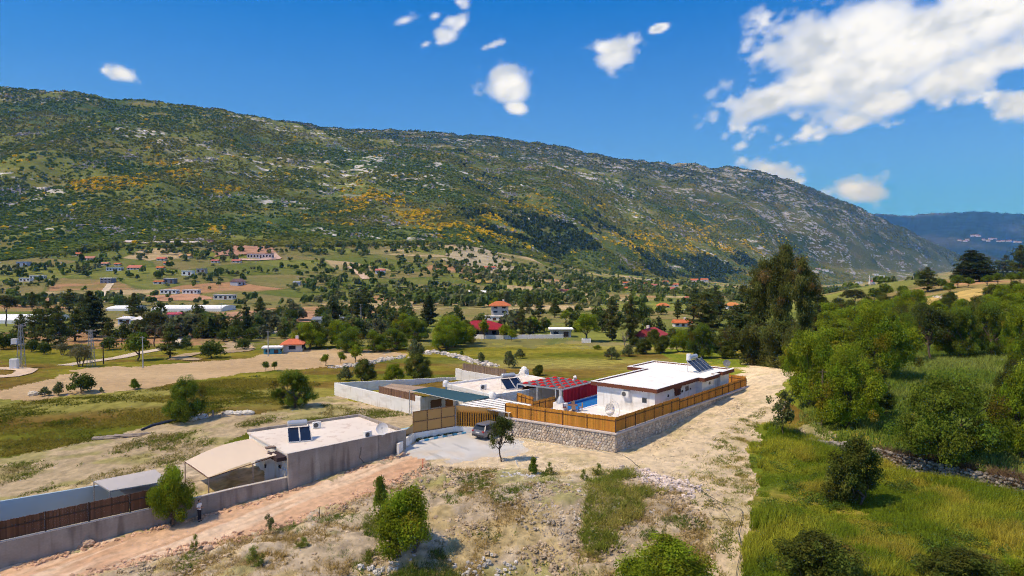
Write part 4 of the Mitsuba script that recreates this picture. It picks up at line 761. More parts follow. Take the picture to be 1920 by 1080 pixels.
def ac_unit(label, p, yaw, group=None, s=1.0):
    t = thing('air_conditioner', label, 'air conditioner', group); p = np.asarray(p, float); d = np.array([math.cos(yaw), math.sin(yaw), 0]); n = np.array([d[1], -d[0], 0])
    part(t, 'casing', MB().box(p, (.85 * s, .34 * s, .62 * s), yaw, (.74, .74, .72)), M_VC)
    an = np.linspace(0, 2 * np.pi, 17)[:-1]; c = p - d * .12 * s + n * .19 * s
    part(t, 'fan_grille', MB().lathe([(.0, .0), (.10 * s, .012), (.24 * s, .012), (.25 * s, -.01)], c, 16, (.10, .10, .10), n), M_VC)
    part(t, 'bracket', MB().beam(p - d * .3 * s - [0, 0, .36 * s] - n * .15, p - d * .3 * s - [0, 0, .36 * s] + n * .15, .05, c=STEEL).beam(p + d * .3 * s - [0, 0, .36 * s] - n * .15, p + d * .3 * s - [0, 0, .36 * s] + n * .15, .05, c=STEEL), M_VC)
    return t
d_ = nrm2(fq - fp); nf = np.array([d_[1], -d_[0]])
ac_unit('white air conditioner mounted on the front wall of the villa', np.r_[fp + d_ * 4.15 + nf * .26, 3.95], math.atan2(d_[1], d_[0]), s=1.15)
def pane_solar(label, foot, along, up, n, w, run, rise, tank=True, white_tank=False, z0=0):
    """rooftop water heater: sloping collectors, steel legs and a tank across the top"""
    t = thing('solar_water_heater', label, 'solar water heater'); foot = np.asarray(foot, float); A = np.r_[nrm2(along), 0]; Uv = np.r_[nrm2(up) * run, rise]; N = np.cross(A, Uv); N = N / np.linalg.norm(N) * (1 if np.cross(A, Uv)[2] > 0 else -1)
    for i in range(n):
        o = foot + A * (i * (w + .09)) + [0, 0, .12]; q = np.array([o, o + A * w, o + A * w + Uv, o + Uv])
        k = part(t, 'collector', MB().slab(q, .09, (.62, .64, .66)), M_METAL)
        m = np.mean(q, 0); qi = m + (q - m) * [.95] + N * .006; qi = m + (q - m) * .94 + N * .012; part(k, 'glass', MB().slab(qi, .02, (.012, .022, .05)), M_GLOSS)
    L = n * (w + .09); mb = MB(); top = foot + Uv
    for s_ in (.15, L - .25): mb.beam(top + A * s_ - [0, 0, rise], top + A * s_ + [0, 0, .3], .05, c=STEEL); mb.beam(foot + A * s_ + [0, 0, .03], top + A * s_ - [0, 0, rise - .03], .05, c=STEEL)
    part(t, 'stand', mb, M_METAL)
    c = top + A * (L * .42) + [0, 0, .52] + np.r_[nrm2(up), 0] * .05; h = min(1.0, L * .42)
    part(t, 'tank', MB().lathe([(0, -h), (.24, -h), (.31, -h + .07), (.31, h - .07), (.24, h), (0, h)], c, 18, (.60, .62, .63), A), M_METAL, smooth=40)
    if white_tank:
        part(t, 'cold_tank', MB().lathe([(0, 0), (.3, 0), (.32, .05), (.32, .8), (.26, .9), (0, .92)], top + A * (L * .42 - h - .45) + [0, 0, .15], 16, (.72, .73, .74)), M_VC, smooth=40)
    part(t, 'pipe', MB().tube([c + A * h, c + A * (h + .15) - [0, 0, .2], foot + A * (L + .02) + [0, 0, .1]], .03, 5, (.5, .5, .5)), M_VC)
    return t
pane_solar('four panel solar water heater with tank on the villa roof', np.r_[P(1311, 700, 4.88)[:2], 4.88], eb, -ea, 4, 1.08, 1.75, 1.35, white_tank=True)
def dish(label, p, face, r=.42, col=(.66, .66, .66)):
    t = thing('satellite_dish', label, 'satellite dish'); p = np.asarray(p, float); f = np.asarray(face, float); f /= np.linalg.norm(f)
    c = p + [0, 0, .75]
    part(t, 'reflector', MB().lathe([(0, 0), (r * .5, r * .06), (r * .8, r * .17), (r, r * .28), (r * .99, r * .24), (r * .5, -.02), (0, -.03)], c, 20, col, f), M_VC, smooth=40)
    part(t, 'mast', MB().tube([p, p + [0, 0, .72], c - f * .05], .03, 6, STEEL), M_VC)
    part(t, 'feed_arm', MB().tube([c - [0, 0, r * .9], c + f * r * .95 - [0, 0, .1]], .016, 5, STEEL).ball(c + f * r * .95, (.06, .06, .06), (.2, .2, .2)), M_VC)
dish('dark satellite dish on the far corner of the villa roof', P(1363, 691.5, 4.9), (-.5, -.8, .35), .5, (.16, .17, .18))
dish('white satellite dish on the roof of the grey walled house', P(717, 819, 1.92), (.1, -.9, .45), .62)

# raised plot: stone retaining walls, floor, pool
PL = [(-12.7, -11.9), (.85, -10.4), (.95, 24.9), (-12.7, 24.9)]
def voronoi_face(mb, rng, o, ex, L, zb, zt, nrm, cell, proud, cols):
    """rubble facing: irregular stones between recessed joints on an upright face"""
    o, ex, nrm = np.asarray(o, float)[:2], np.asarray(ex, float), np.asarray(nrm, float)
    face = shapely.Polygon([(0, zb(0)), (L, zb(L)), (L, zt), (0, zt)]); pts = []
    nx = int(L / cell)
    for i in range(nx + 1):
        for j in range(int((zt + .6) / cell / .8) + 1): pts.append((i * cell + cell * (.5 * (j % 2) + .7 * (rng.random() - .5)), -.6 + j * cell * .8 + cell * .5 * (rng.random() - .5)))
    for g in shapely.voronoi_polygons(shapely.MultiPoint(pts), extend_to=face.buffer(1)).geoms:
        g = g.intersection(face).buffer(-.022 * cell / .35)
        if g.is_empty or g.geom_type != 'Polygon' or g.area < .012: continue
        r = np.array(g.exterior.coords)[:-1]; c = r.mean(0); k = len(r); pr = proud * (.6 + .8 * rng.random()); mid = c + (r - c) * .72
        def w(q, d): return np.c_[o[0] + ex[0] * q[:, 0] + nrm[0] * d, o[1] + ex[1] * q[:, 0] + nrm[1] * d, q[:, 1]]
        v = np.vstack([w(r, 0.0), w(mid, pr), w(c[None], pr * 1.1)]); f = []
        for i in range(k): j = (i + 1) % k; f += [[i, j, k + j], [i, k + j, k + i], [k + i, k + j, 2 * k]]
        mb.add(v, f, np.asarray(cols[rng.integers(len(cols))]) * (.8 + .4 * rng.random()))
STONES = [(.50, .45, .385), (.42, .375, .325), (.56, .52, .46), (.50, .41, .32), (.38, .335, .29), (.54, .45, .36)]
rw = thing('stone_retaining_wall', 'rubble stone retaining wall under the wooden fence of the villa', 'wall')
rng = np.random.default_rng(5); p0, p1, p2, p3 = [V2(*q) for q in PL]
core, fac, cop = MB(), MB(), MB()
for p, q, nv in ((p0, p1, None), (p1, p2, None)):
    d = nrm2(q - p); n = np.array([d[1], -d[0]]); L = float(np.linalg.norm(q - p)); i_ = p - n * .25; j_ = q - n * .25
    wallbar(core, i_ + d * .0, j_, -1.2, 1.93, .46, (.30, .27, .24))
    voronoi_face(fac, rng, p - n * .02, d, L, lambda t: gz(*(p + d * t)) - .25, 1.94, n, .36, .07, STONES)
    o1, o2 = p + n * .16 - d * .16, q + n * .16 + d * .16; i1, i2 = p - n * .42 - d * .16, q - n * .42 + d * (.16 if nv is None and q is p1 else -.1)
    cop.hexa(np.c_[[o1, o2 - (d * .58 if q is p1 else 0), i2 - (d * .58 if q is p1 else 0), i1], np.full(4, 1.94)], np.c_[[o1, o2 - (d * .58 if q is p1 else 0), i2 - (d * .58 if q is p1 else 0), i1], np.full(4, 2.1)], (.56, .50, .46))
part(rw, 'core', core, M_CONC)
k = part(rw, 'stone', fac, M_VC, label='pale rubble stones of the facing'); labels[k]['kind'] = 'stuff'
part(rw, 'coping', cop, M_VC)
# pale stones edging the foot of the wall
mb = MB()
for t in np.linspace(.3, 13.2, 44):
    q = p0 + nrm2(p1 - p0) * t + np.array([ea[1], -ea[0]]) * 0 - eb * (.55 + .12 * math.sin(t * 3)); mb.ball((q[0], q[1], gz(*q) + .05), (.17 + .1 * rng.random(), .12, .1), np.array((.52, .46, .36)) * (.8 + .4 * rng.random()), 1, .25, rng)
single('edging_stones', 'row of pale stones edging the foot of the stone retaining wall', 'stones', mb, M_VC, kind='stuff')
FL = [[(-12.45, -11.6), (.6, -10.1), (.7, -3.1), (-12.45, -3.1)], [(-12.45, 7.6), (.7, 7.6), (.7, 24.7), (-12.45, 24.7)], [(-9.0, -3.1), (.7, -3.1), (.7, 7.6), (-9.0, 7.6)]]
mb = MB()
for q in FL: quadbox(mb, [V2(*a) for a in q], .2, ZL, (.66, .65, .63))
quadbox(mb, [V2(*a) for a in [(-12.45, -3.1), (-12.2, -3.1), (-12.2, 7.6), (-12.45, 7.6)]], .2, ZL, (.62, .60, .66))
single('terrace_floor', 'pale tiled terrace round the swimming pool of the villa', None, mb, M_VC, kind='structure')
pt = thing('swimming_pool', 'blue swimming pool between the red curtain and the white villa', 'pool')
mb = MB(); pq = [V2(*a) for a in [(-12.2, -3.1), (-9.0, -3.1), (-9.0, 7.6), (-12.2, 7.6)]]; quadbox(mb, pq, .3, .45, (.03, .26, .60))
for i in range(4): wallbar(mb, pq[i], pq[(i + 1) % 4], .45, ZL + .004, .08, (.04, .28, .62))
part(pt, 'basin', mb, M_VC)
scene['mat_water'] = {'type': 'twosided', 'nested': {'type': 'bumpmap', 'nested': {'type': 'principled', 'base_color': {'type': 'rgb', 'value': [.012, .19, .56]}, 'roughness': .08, 'specular': .5}, 'bump_texture': proc(lambda p, n, uv: fbm(p.x * 2.2, p.y * 2.2, 0, 3), eps=.02), 'scale': .10}}
part(pt, 'water', MB().hexa(np.c_[offset(pq, .045), np.full(4, 1.70)], np.c_[offset(pq, .045), np.full(4, 1.76)]), 'mat_water')
mb = MB(); ring(mb, offset(pq, -.3), offset(pq, -.03), ZL + .004, ZL + .06, (.70, .69, .74)); part(pt, 'coping', mb, M_VC)

def fence(label, pts, z0, h, posts, plank=.13, col=WOOD, rail=True, face=1, name='wooden_fence', gap=.012, zs=None):
    """board fence along a line; posts = distances of the posts; every bay is a panel of upright boards"""
    t = thing(name, label, 'fence'); rng = np.random.default_rng(len(scene)); pts = [np.asarray(p, float)[:2] for p in pts]; d = nrm2(pts[1] - pts[0]); n = np.array([d[1], -d[0]]) * face; yaw = math.atan2(d[1], d[0]); zf = zs or (lambda s: z0)
    for s in posts: q = pts[0] + d * s; part(t, 'post', MB().box((q[0] - n[0] * .0 + n[0] * .045, q[1] + n[1] * .045, zf(s) + h / 2 - .08), (.07, .05, h - .06), yaw, (.09, .045, .03)), M_VC)
    for a, b in zip(posts[:-1], posts[1:]):
        mb = MB(); m = max(1, int(round((b - a) / plank)))
        for i in range(m):
            s = a + (i + .5) * (b - a) / m; q = pts[0] + d * s; hh = h * (1 + .012 * rng.normal()); mb.box((q[0] - n[0] * .01, q[1] - n[1] * .01, zf(s) + hh / 2 + .04), ((b - a) / m - gap, .03, hh), yaw, np.asarray(col) * (.8 + .4 * rng.random()) * [1, .92 + .16 * rng.random(), 1])
        part(t, 'panel', mb, M_VC)
        if rail:
            p_, q_ = pts[0] + d * a + n * .03, pts[0] + d * b + n * .03
            part(t, 'rail', MB().beam(np.r_[p_, zf(a) + h * .78], np.r_[q_, zf(b) + h * .78], .045, .06, (.10, .05, .03)), M_VC)
    return t
f0, f1 = p0 + eb * .18 + ea * .0, p1 + eb * .12 - ea * .02
Lf = float(np.linalg.norm(p1 - p0))
fence('orange brown board fence on the front stone wall of the villa', [f0, f1], 2.1, 1.55, [0.0, 1.6, 3.4, 5.2, 7.4, 10.3, Lf - .05], face=1)
Lr = float(np.linalg.norm(p2 - p1))
bays = list(np.arange(0, 15.2, 2.05)); bays2 = list(np.linspace(bays[-1], Lr - .1, 11))
q0, q1 = p1 - ea * .14, p2 - ea * .14
fence('long board fence in shade along the right side of the villa plot', [q0, q1], 2.1, 1.5, [b + .1 for b in bays], face=1)
fence('lower farther run of board fence along the right side of the villa plot', [q0, q1], 2.1, 1.22, bays2[0:1] and [b + .1 for b in bays2], face=1, zs=lambda s: 2.1)
fence('short board fence across the far end of the villa plot', [V2(.8, 24.7), V2(-5.5, 24.7)], ZL, 1.6, [0, 2, 4, 6.2], face=-1)

# pergola with red and grey cloth beside the pool
zp = 19 - 16.1 * .95
g1, g2, g3, g4 = P(970, 720, zp), P(1055, 731, zp), P(1110, 717, zp), P(1040, 707, zp)
pg = thing('pergola', 'steel pergola roofed with grey and red cloth diamonds beside the pool', 'pergola')
mb = MB()
for a, b in ((g1, g2), (g2, g3), (g3, g4), (g4, g1)): mb.beam(a, b, .12, .14, STEEL)
part(pg, 'frame', mb, M_METAL)
for a in (g1, g1 * .55 + g2 * .45, g2 * .85 + g1 * .15, g3, g4): part(pg, 'post', MB().box((a[0], a[1], (zp + ZL - .4) / 2 + .0), (.11, .11, zp - ZL + .3), YAW, (.6, .62, .64)), M_VC)
def bil(s, t, dz=0): return (g1 * (1 - s) * (1 - t) + g2 * s * (1 - t) + g3 * s * t + g4 * (1 - s) * t) + [0, 0, dz]
NS, NT = 5, 5
for i in range(NS):
    for j in range(NT):
        s0, s1, t0, t1 = i / NS, (i + 1) / NS, j / NT, (j + 1) / NT; sm, tm = (s0 + s1) / 2, (t0 + t1) / 2
        q = np.array([bil(s0 + .005, t0 + .005, .05), bil(s1 - .005, t0 + .005, .05), bil(s1 - .005, t1 - .005, .05), bil(s0 + .005, t1 - .005, .05)]); part(pg, 'grey_cloth', MB().slab(q, .012, (.11, .115, .135)), M_VC)
        e = .62; c = bil(sm, tm, .30); w = [bil(sm - e * .5 / NS, tm, .09), bil(sm, tm - e * .62 / NT, .09), bil(sm + e * .5 / NS, tm, .09), bil(sm, tm + e * .62 / NT, .09)]
        part(pg, 'red_cloth', MB().add(np.vstack([w, [c]]), [[0, 1, 4], [1, 2, 4], [2, 3, 4], [3, 0, 4], [3, 2, 1], [3, 1, 0]], (.47, .018, .02)), M_VC)
mb = MB(); n_ = 26; qs = np.linspace(0, 1, n_); dd = nrm2((g3 - g2)[:2]); nn = np.array([dd[1], -dd[0]])
pts = [g2[:2] * (1 - s) + (g2[:2] + dd * 10.2) * s + nn * (.1 + .09 * (i % 2)) for i, s in enumerate(qs)]
for a, b in zip(pts[:-1], pts[1:]): wallbar(mb, a, b, ZL + .12, zp - .05, .02, np.array((.40, .008, .014)) * (.85 + .3 * RNG.random()))
single('red_curtain', 'red cloth curtain hanging from the pergola along the pool', 'curtain', mb, M_VC)
mb = MB(); a_, b_ = ab(g1); wallbar(mb, V2(a_ + .5, b_ + .5), V2(a_ + .5, b_ + 7), ZL - .2, zp - .4, .05, (.12, .06, .035)); single('bamboo_screen', 'dark bamboo screen standing inside the shade of the pergola', 'screen', mb, M_VC)
# entrance fences
w1, w2 = P(970, 737, 3.13), P(1000, 746, 3.13); fence('sunlit low board fence beside the pergola posts at the villa entrance', [w1, w2], 1.7, 1.45, [0, 1.0, 2.0, float(np.linalg.norm(w2 - w1))])
w3, w4 = P(999, 754, 3.13), P(1041, 744, 3.13); fence('shaded board fence by the pergola, next to the barbecue chimney', [w3, w4], 1.7, 1.45, [0, 1.2, 2.4, float(np.linalg.norm(w4 - w3))])
# barbecue
bt = thing('barbecue', 'white barbecue with a shiny steel chimney beside the pool', 'barbecue'); bp = P(1051, 769, ZL); bp[1] += .3
part(bt, 'base', MB().box((bp[0], bp[1], ZL + .42), (1.6, .8, .84), YAW, (.75, .74, .73)), M_PLASTER)
part(bt, 'hood', MB().lathe([(.5, .86), (.44, 1.1), (.2, 1.6), (.17, 1.62)], (bp[0], bp[1], ZL), 12, (.55, .56, .57)), M_METAL, smooth=40)
part(bt, 'chimney', MB().lathe([(.17, 1.6), (.17, 2.5), (.19, 2.5), (.19, 2.56), (0, 2.57)], (bp[0], bp[1], ZL), 14, (.62, .63, .64)), M_METAL, smooth=40)
part(bt, 'cap', MB().lathe([(.32, 2.62), (.05, 2.86), (0, 2.87)], (bp[0], bp[1], ZL), 12, (.40, .12, .08)), M_VC)
# table and chairs
def chair(label, p, yaw, c, group=None):
    t = thing('garden_chair', label, 'chair', group); R = lambda x, y, z: (p[0] + x * math.cos(yaw) - y * math.sin(yaw), p[1] + x * math.sin(yaw) + y * math.cos(yaw), p[2] + z)
    part(t, 'seat', MB().box(R(0, 0, .44), (.44, .44, .05), yaw, c), M_VC); part(t, 'backrest', MB().box(R(0, .21, .72), (.44, .04, .5), yaw, c), M_VC)
    for x in (-.19, .19):
        for y in (-.19, .19): part(t, 'leg', MB().box(R(x, y, .21), (.045, .045, .42), yaw, c), M_VC)
tp = P(1074, 771, ZL); tt = thing('garden_table', 'dark garden table on the terrace between chairs, behind the front fence', 'table')
part(tt, 'table_top', MB().lathe([(0, .70), (.6, .70), (.62, .73), (.6, .76), (0, .76)], tp, 18, (.16, .08, .06)), M_VC); part(tt, 'leg', MB().lathe([(.3, 0), (.28, .04), (.05, .08), (.05, .7)], tp, 10, (.1, .06, .05)), M_VC)
for k_, (dx, dy, lb) in enumerate([(-.95, .1, 'reddish garden chair left of the terrace table'), (.95, .15, 'wicker garden chair right of the terrace table'), (.1, .95, 'garden chair behind the terrace table, by the water'), (0, -.95, 'garden chair in front of the terrace table, by the fence')]):
    chair(lb, tp + [dx, dy, 0], math.atan2(dy, dx) - math.pi / 2, (.22, .06, .05) if k_ == 0 else (.30, .19, .12))
# hanging egg chair
ht = thing('hanging_chair', 'white hanging egg chair on a curved stand before the villa front', 'hanging chair'); hp = P(1150, 786, ZL)
th = np.linspace(-.3, 2.6, 14); dirv = np.r_[ea, 0]
part(ht, 'stand', MB().tube([hp + dirv * .75 + [0, 0, .03]] + [hp + dirv * (.05 + .72 * math.cos(a - .45)) + [0, 0, 1.05 + 1.05 * math.sin(a - .45)] for a in th], .04, 7, (.70, .68, .66)), M_VC, smooth=True)
part(ht, 'foot', MB().lathe([(.55, 0), (.62, .0), (.62, .06), (.55, .06), (.55, 0)], hp, 18, (.6, .58, .56)), M_VC)
m = trimesh.creation.icosphere(subdivisions=2); vv = np.array(m.vertices); keep = (vv[m.faces].mean(1)[:, 1] > -.35); ctr = hp + [-.45 * ea[0], -.45 * ea[1], 1.05]
fr = vv * [.55, .42, .72]; fr = np.c_[fr[:, 0] * ea[0] - fr[:, 1] * ea[1], fr[:, 0] * ea[1] + fr[:, 1] * ea[0], fr[:, 2]] + ctr
mb = MB()
for a, b in {tuple(sorted(e)) for f in m.faces[keep] for e in ((f[0], f[1]), (f[1], f[2]), (f[2], f[0]))}: mb.beam(fr[a], fr[b], .028, .028, (.62, .60, .57))
part(ht, 'basket', mb, M_VC)
part(ht, 'cushion', MB().ball(ctr - [0, 0, .32], (.46, .40, .22), (.72, .70, .68), 2), M_VC, smooth=True)
part(ht, 'chain', MB().tube([ctr + [0, 0, .72], hp + dirv * .0 + [-.3 * ea[0], -.3 * ea[1], 2.06]], .015, 4, STEEL), M_VC)

# ------------------------------------------------------------------ driveway: car port, mat fence, gate, planter, car
zc = 19 - 17.2 * .95
c1, c2, c3, c4 = P(859, 759, zc), P(919, 744, zc), P(997, 759, zc), P(954, 775, zc)
ct = thing('car_port', 'flat white canopy on steel bars over the driveway, left of the villa entrance', 'canopy')
for i in range(6):
    s0, s1 = i / 6 + .006, (i + 1) / 6 - .006; part(ct, 'cloth', MB().slab([c1 * (1 - s0) + c2 * s0, c4 * (1 - s0) + c3 * s0, c4 * (1 - s1) + c3 * s1, c1 * (1 - s1) + c2 * s1], .02, (.80, .79, .76)), M_VC)
for i in range(7):
    s = i / 6; part(ct, 'rafter', MB().beam(c1 * (1 - s) + c2 * s + [0, 0, .06], c4 * (1 - s) + c3 * s + [0, 0, .06], .04, .05, (.16, .15, .15)), M_VC)
for a in (c1, c2, c3, c4, (c1 + c4) / 2): part(ct, 'post', MB().box((a[0], a[1], (zc - .05) / 2 - .1), (.1, .1, zc - .1 + .2), YAW, (.35, .34, .33)), M_VC)
ma, mbp, mc = P(774, 812, .86), P(853, 799, .86), P(935, 806, .3)
lw = thing('low_white_wall', 'low white wall under the tan matting and slatted gate', 'wall'); m0 = G(744, 851); m0 = P(746, 850, -.05)
part(lw, 'wall', wallbar(MB(), m0, ma, -.6, (.92, .88), .25, WHITE), M_PLASTER); part(lw, 'wall', wallbar(MB(), ma, mbp, -.4, .86, .25, WHITE), M_PLASTER); part(lw, 'wall', wallbar(MB(), mbp, mc, -.4, (.86, .5), .25, WHITE), M_PLASTER)
mf = thing('mat_fence', 'tan reed matting stretched on a brown frame above the low white wall', 'fence')
d = nrm2((mbp - ma)[:2]); n = np.array([d[1], -d[0]]); L = float(np.linalg.norm((mbp - ma)[:2])); hm = 2.35
rngm = np.random.default_rng(3)
for i in range(3):
    for j in range(2):
        q = ma[:2] + d * (L * i / 3); r_ = ma[:2] + d * (L * (i + 1) / 3); part(mf, 'mat', wallbar(MB(), q + d * .03, r_ - d * .03, .9 + j * hm / 2, .86 + (j + 1) * hm / 2, .03, np.array((.52, .30, .105)) * (.92 + .16 * rngm.random())), M_VC)
for i in range(4): q = ma[:2] + d * (L * i / 3) + n * .05; part(mf, 'post', MB().box((q[0], q[1], .86 + hm / 2), (.07, .07, hm), 0, (.17, .09, .06)), M_VC)
for z in (.9, .88 + hm / 2, .84 + hm): part(mf, 'rail', MB().beam(np.r_[ma[:2] + n * .06, z], np.r_[mbp[:2] + n * .06, z], .05, .06, (.17, .09, .06)), M_VC)
sl = thing('slatted_gate', 'gate of upright orange slats with gaps beside the tan matting', 'gate'); d2 = nrm2((mc - mbp)[:2]); L2 = float(np.linalg.norm((mc - mbp)[:2])); n2 = np.array([d2[1], -d2[0]])
part(sl, 'backing_mat', wallbar(MB(), mbp[:2] + d2 * .15 - n2 * .08, mc[:2] - n2 * .08, (2.45, 2.0), (3.2, 2.75), .02, (.52, .31, .11)), M_VC)
part(sl, 'gap_shade_sheet', wallbar(MB(), mbp[:2] + d2 * .15 - n2 * .1, mc[:2] - n2 * .1, (.9, .6), (2.44, 1.99), .02, (.12, .075, .04)), M_VC)  # added dark sheet: the shade of the open gaps is put into its colour
for s in np.arange(.2, L2 - .1, .27): q = mbp[:2] + d2 * s; z = .86 - .3 * s / L2; part(sl, 'slat', MB().box((q[0], q[1], z + .92), (.12, .04, 1.85), math.atan2(d2[1], d2[0]), np.array((.50, .235, .03)) * (.85 + .3 * rngm.random())), M_VC)
part(sl, 'post', MB().box((mbp[0] + d2[0] * .08, mbp[1] + d2[1] * .08, 1.55), (.14, .14, 3.1), 0, (.42, .38, .34)), M_VC)
part(sl, 'rail', MB().beam(np.r_[mbp[:2] - n2 * .04, 1.3], np.r_[mc[:2] - n2 * .04, 1.0], .05, .07, (.25, .13, .04)).beam(np.r_[mbp[:2] - n2 * .04, 2.5], np.r_[mc[:2] - n2 * .04, 2.1], .05, .07, (.25, .13, .04)), M_VC)
# blue and white kerb with a planted strip
kb = thing('painted_kerb', 'kerb painted in blue and white blocks edging the flower strip of the yard', 'kerb'); k0, k1 = P(786, 829, 0), P(884, 811.5, 0); dk = nrm2((k1 - k0)[:2]); Lk = float(np.linalg.norm((k1 - k0)[:2])); nk = int(Lk / .62)
for i in range(nk):
    q = k0[:2] + dk * (i + .5) * Lk / nk; q = q + np.array([-dk[1], dk[0]]) * .25 * math.sin(i / nk * 3.1) ; part(kb, 'block', MB().box((q[0], q[1], gz(*q) + .09), (Lk / nk - .015, .16, .2), math.atan2(dk[1], dk[0]), (.10, .34, .55) if i % 2 else (.74, .76, .76)), M_VC)
rngp = np.random.default_rng(17); mb = MB(); cs = [k0[:2] + dk * rngp.random() * Lk + np.array([-dk[1], dk[0]]) * (.25 + .75 * rngp.random()) for _ in range(90)]
leaves(mb, rngp, [np.r_[c, gz(*c) + .12] for c in cs], np.full(90, .2), 22, .07, (.10, .13, .03), tone=.6)
single('planted_strip', 'low flowers and weeds in the strip behind the painted kerb', 'plants', mb, M_LEAF, kind='stuff')
tree_px('weed', 855, 812, 13, 'yellow green little shrub at the post of the slatted gate', wpx=8)

def suv(label, p, yaw, col):
    t = thing('parked_car', label, 'car'); c_, s_ = math.cos(yaw), math.sin(yaw)
    def W(v): v = np.asarray(v, float); return np.c_[p[0] + v[:, 0] * c_ - v[:, 1] * s_, p[1] + v[:, 0] * s_ + v[:, 1] * c_, p[2] + v[:, 2]]
    def loft(secs, c):
        n = len(secs[0]); v = np.vstack(secs); f = [[i * n + j, i * n + (j + 1) % n, (i + 1) * n + (j + 1) % n, (i + 1) * n + j] for i in range(len(secs) - 1) for j in range(n)]
        m = MB().add(W(v), np.array(f)[:, ::-1], c)
        for e, k in ((secs[0], -1), (secs[-1], 1)): m.add(W(np.vstack([e, e.mean(0)])), [[j, (j + 1) % n, n][::k] for j in range(n)][::-1] if False else [[j, (j + 1) % n, n] for j in range(n)], c)
        return m
    def sec(x, z0, z1, w): return np.array([(x, -w * .88, z0), (x, -w * .98, z0 + .12), (x, -w, (z0 + z1) / 2 + .05), (x, -w * .95, z1 - .08), (x, -w * .86, z1), (x, w * .86, z1), (x, w * .95, z1 - .08), (x, w, (z0 + z1) / 2 + .05), (x, w * .98, z0 + .12), (x, w * .88, z0)])
    part(t, 'body', loft([sec(-2.32, .42, .88, .78), sec(-2.24, .34, 1.0, .87), sec(-2.05, .27, 1.06, .93), sec(-.8, .25, 1.05, .95), sec(.9, .25, 1.02, .95), sec(1.25, .26, 1.0, .94), sec(2.0, .28, .92, .91), sec(2.22, .34, .82, .84), sec(2.32, .42, .72, .72)], col), 'mat_carpaint', smooth=35)
    part(t, 'window_glass', MB().hexa(W([(-2.12, -.83, 1.0), (1.28, -.83, .98), (1.28, .83, .98), (-2.12, .83, 1.0)]), W([(-1.72, -.66, 1.56), (.35, -.66, 1.56), (.35, .66, 1.56), (-1.72, .66, 1.56)]), (.02, .03, .045)), M_GLOSS)
    part(t, 'roof', MB().hexa(W([(-1.86, -.70, 1.555), (.42, -.68, 1.555), (.42, .68, 1.555), (-1.86, .70, 1.555)]), W([(-1.70, -.60, 1.65), (.22, -.58, 1.64), (.22, .58, 1.64), (-1.70, .60, 1.65)]), np.asarray(col) * 1.1), 'mat_carpaint')
    for y in (-1, 1):
        for x0, x1 in ((-2.13, -1.74), (-.75, -.72), (1.3, .37)): a_, b_ = W([(x0, y * .845, 1.0)])[0], W([(x1, y * .672, 1.56)])[0]; part(t, 'pillar', MB().beam(a_, b_, .10 if x0 < -1 else .06, .05, col), 'mat_carpaint')
    for y in (-.9, .9):
        for x in (-1.38, 1.38):
            ax = W([(0, 1, 0)])[0] - W([(0, 0, 0)])[0]; c0 = W([(x, y, .34)])[0]
            k = part(t, 'wheel', MB().lathe([(.18, -.1), (.30, -.11), (.34, -.07), (.34, .07), (.30, .11), (.18, .1)], c0, 20, (.02, .02, .02), ax), M_VC, smooth=40)
            part(k, 'rim', MB().lathe([(0, -.09), (.19, -.085), (.2, 0), (.19, .085), (0, .09)], c0, 14, (.4, .4, .42), ax), M_METAL)
    for y in (-.72, .72): part(t, 'tail_light', MB().box(W([(-2.27, y, .92)])[0], (.08, .3, .16), yaw, (.35, .015, .02)), M_GLOSS)
    part(t, 'number_plate', MB().box(W([(-2.335, 0, .80)])[0], (.02, .5, .12), yaw, (.7, .7, .7)), M_VC)
    part(t, 'bumper', MB().box(W([(-2.30, 0, .46)])[0], (.12, 1.6, .2), yaw, (.05, .05, .055)), M_VC)
    part(t, 'spoiler', MB().box(W([(-1.93, 0, 1.575)])[0], (.2, 1.25, .03), yaw, np.asarray(col) * .8), 'mat_carpaint')
    for y in (-1.0, 1.0): part(t, 'mirror', MB().ball(W([(.75, y, 1.05)])[0], (.1, .12, .08), col), M_VC)
mat('carpaint', rough=.28, spec=.6, metallic=.35, clearcoat=.8)
cp = P(890, 823, .02); hd = nrm2((.62, .78)); suv('grey sport utility car parked on the pale yard behind a small tree', np.r_[cp[:2] + hd * 2.25 + np.array([hd[1], -hd[0]]) * .5, .03], math.atan2(hd[1], hd[0]), (.17, .18, .215))

# ------------------------------------------------------------------ walled courtyard and its flat house, behind the driveway
K = lambda drop: 19 - .95 * drop
u0, u1 = P(628, 743, -.2), P(773, 777, 0)
dl = nrm2((u1 - u0)[:2]); u2 = u1[:2] + dl * 1.75; br = np.array([-dl[1], dl[0]])
cw = thing('courtyard_wall', 'white wall round the yard with reed shades, tall at its near corner', 'wall')
zt = K(18.1); part(cw, 'wall', wallbar(MB(), u0, u2, -.9, zt, .22, WHITE), M_PLASTER, label='sunlit front run of the yard wall')
part(cw, 'pier', wallbar(MB(), u2 - dl * .95, u2 + dl * .12, -.9, zt + .75, .26, WHITE), M_PLASTER)
part(cw, 'wall', wallbar(MB(), u2 + br * .14 + dl * 0, u2 + br * 6.8, -.9, zt + .55, .22, WHITE), M_PLASTER, label='short run of wall from the near corner towards the car port')
w8 = P(855, 707, K(20)); w9 = P(868, 694, K(17.2)); ub = u0[:2]
part(cw, 'wall', wallbar(MB(), ub + nrm2(w8[:2] - ub) * .12, w8, (-.9, -1.6), (zt, K(20)), .22, WHITE), M_PLASTER, label='long shaded back run of the yard wall')
part(cw, 'pier', wallbar(MB(), w8[:2], w8[:2] + dl * 1.5, -1.6, K(20) + 1.5, .3, WHITE), M_PLASTER)
w10 = P(940, 707, K(18.0)); ws = w8[:2] + dl * 1.5
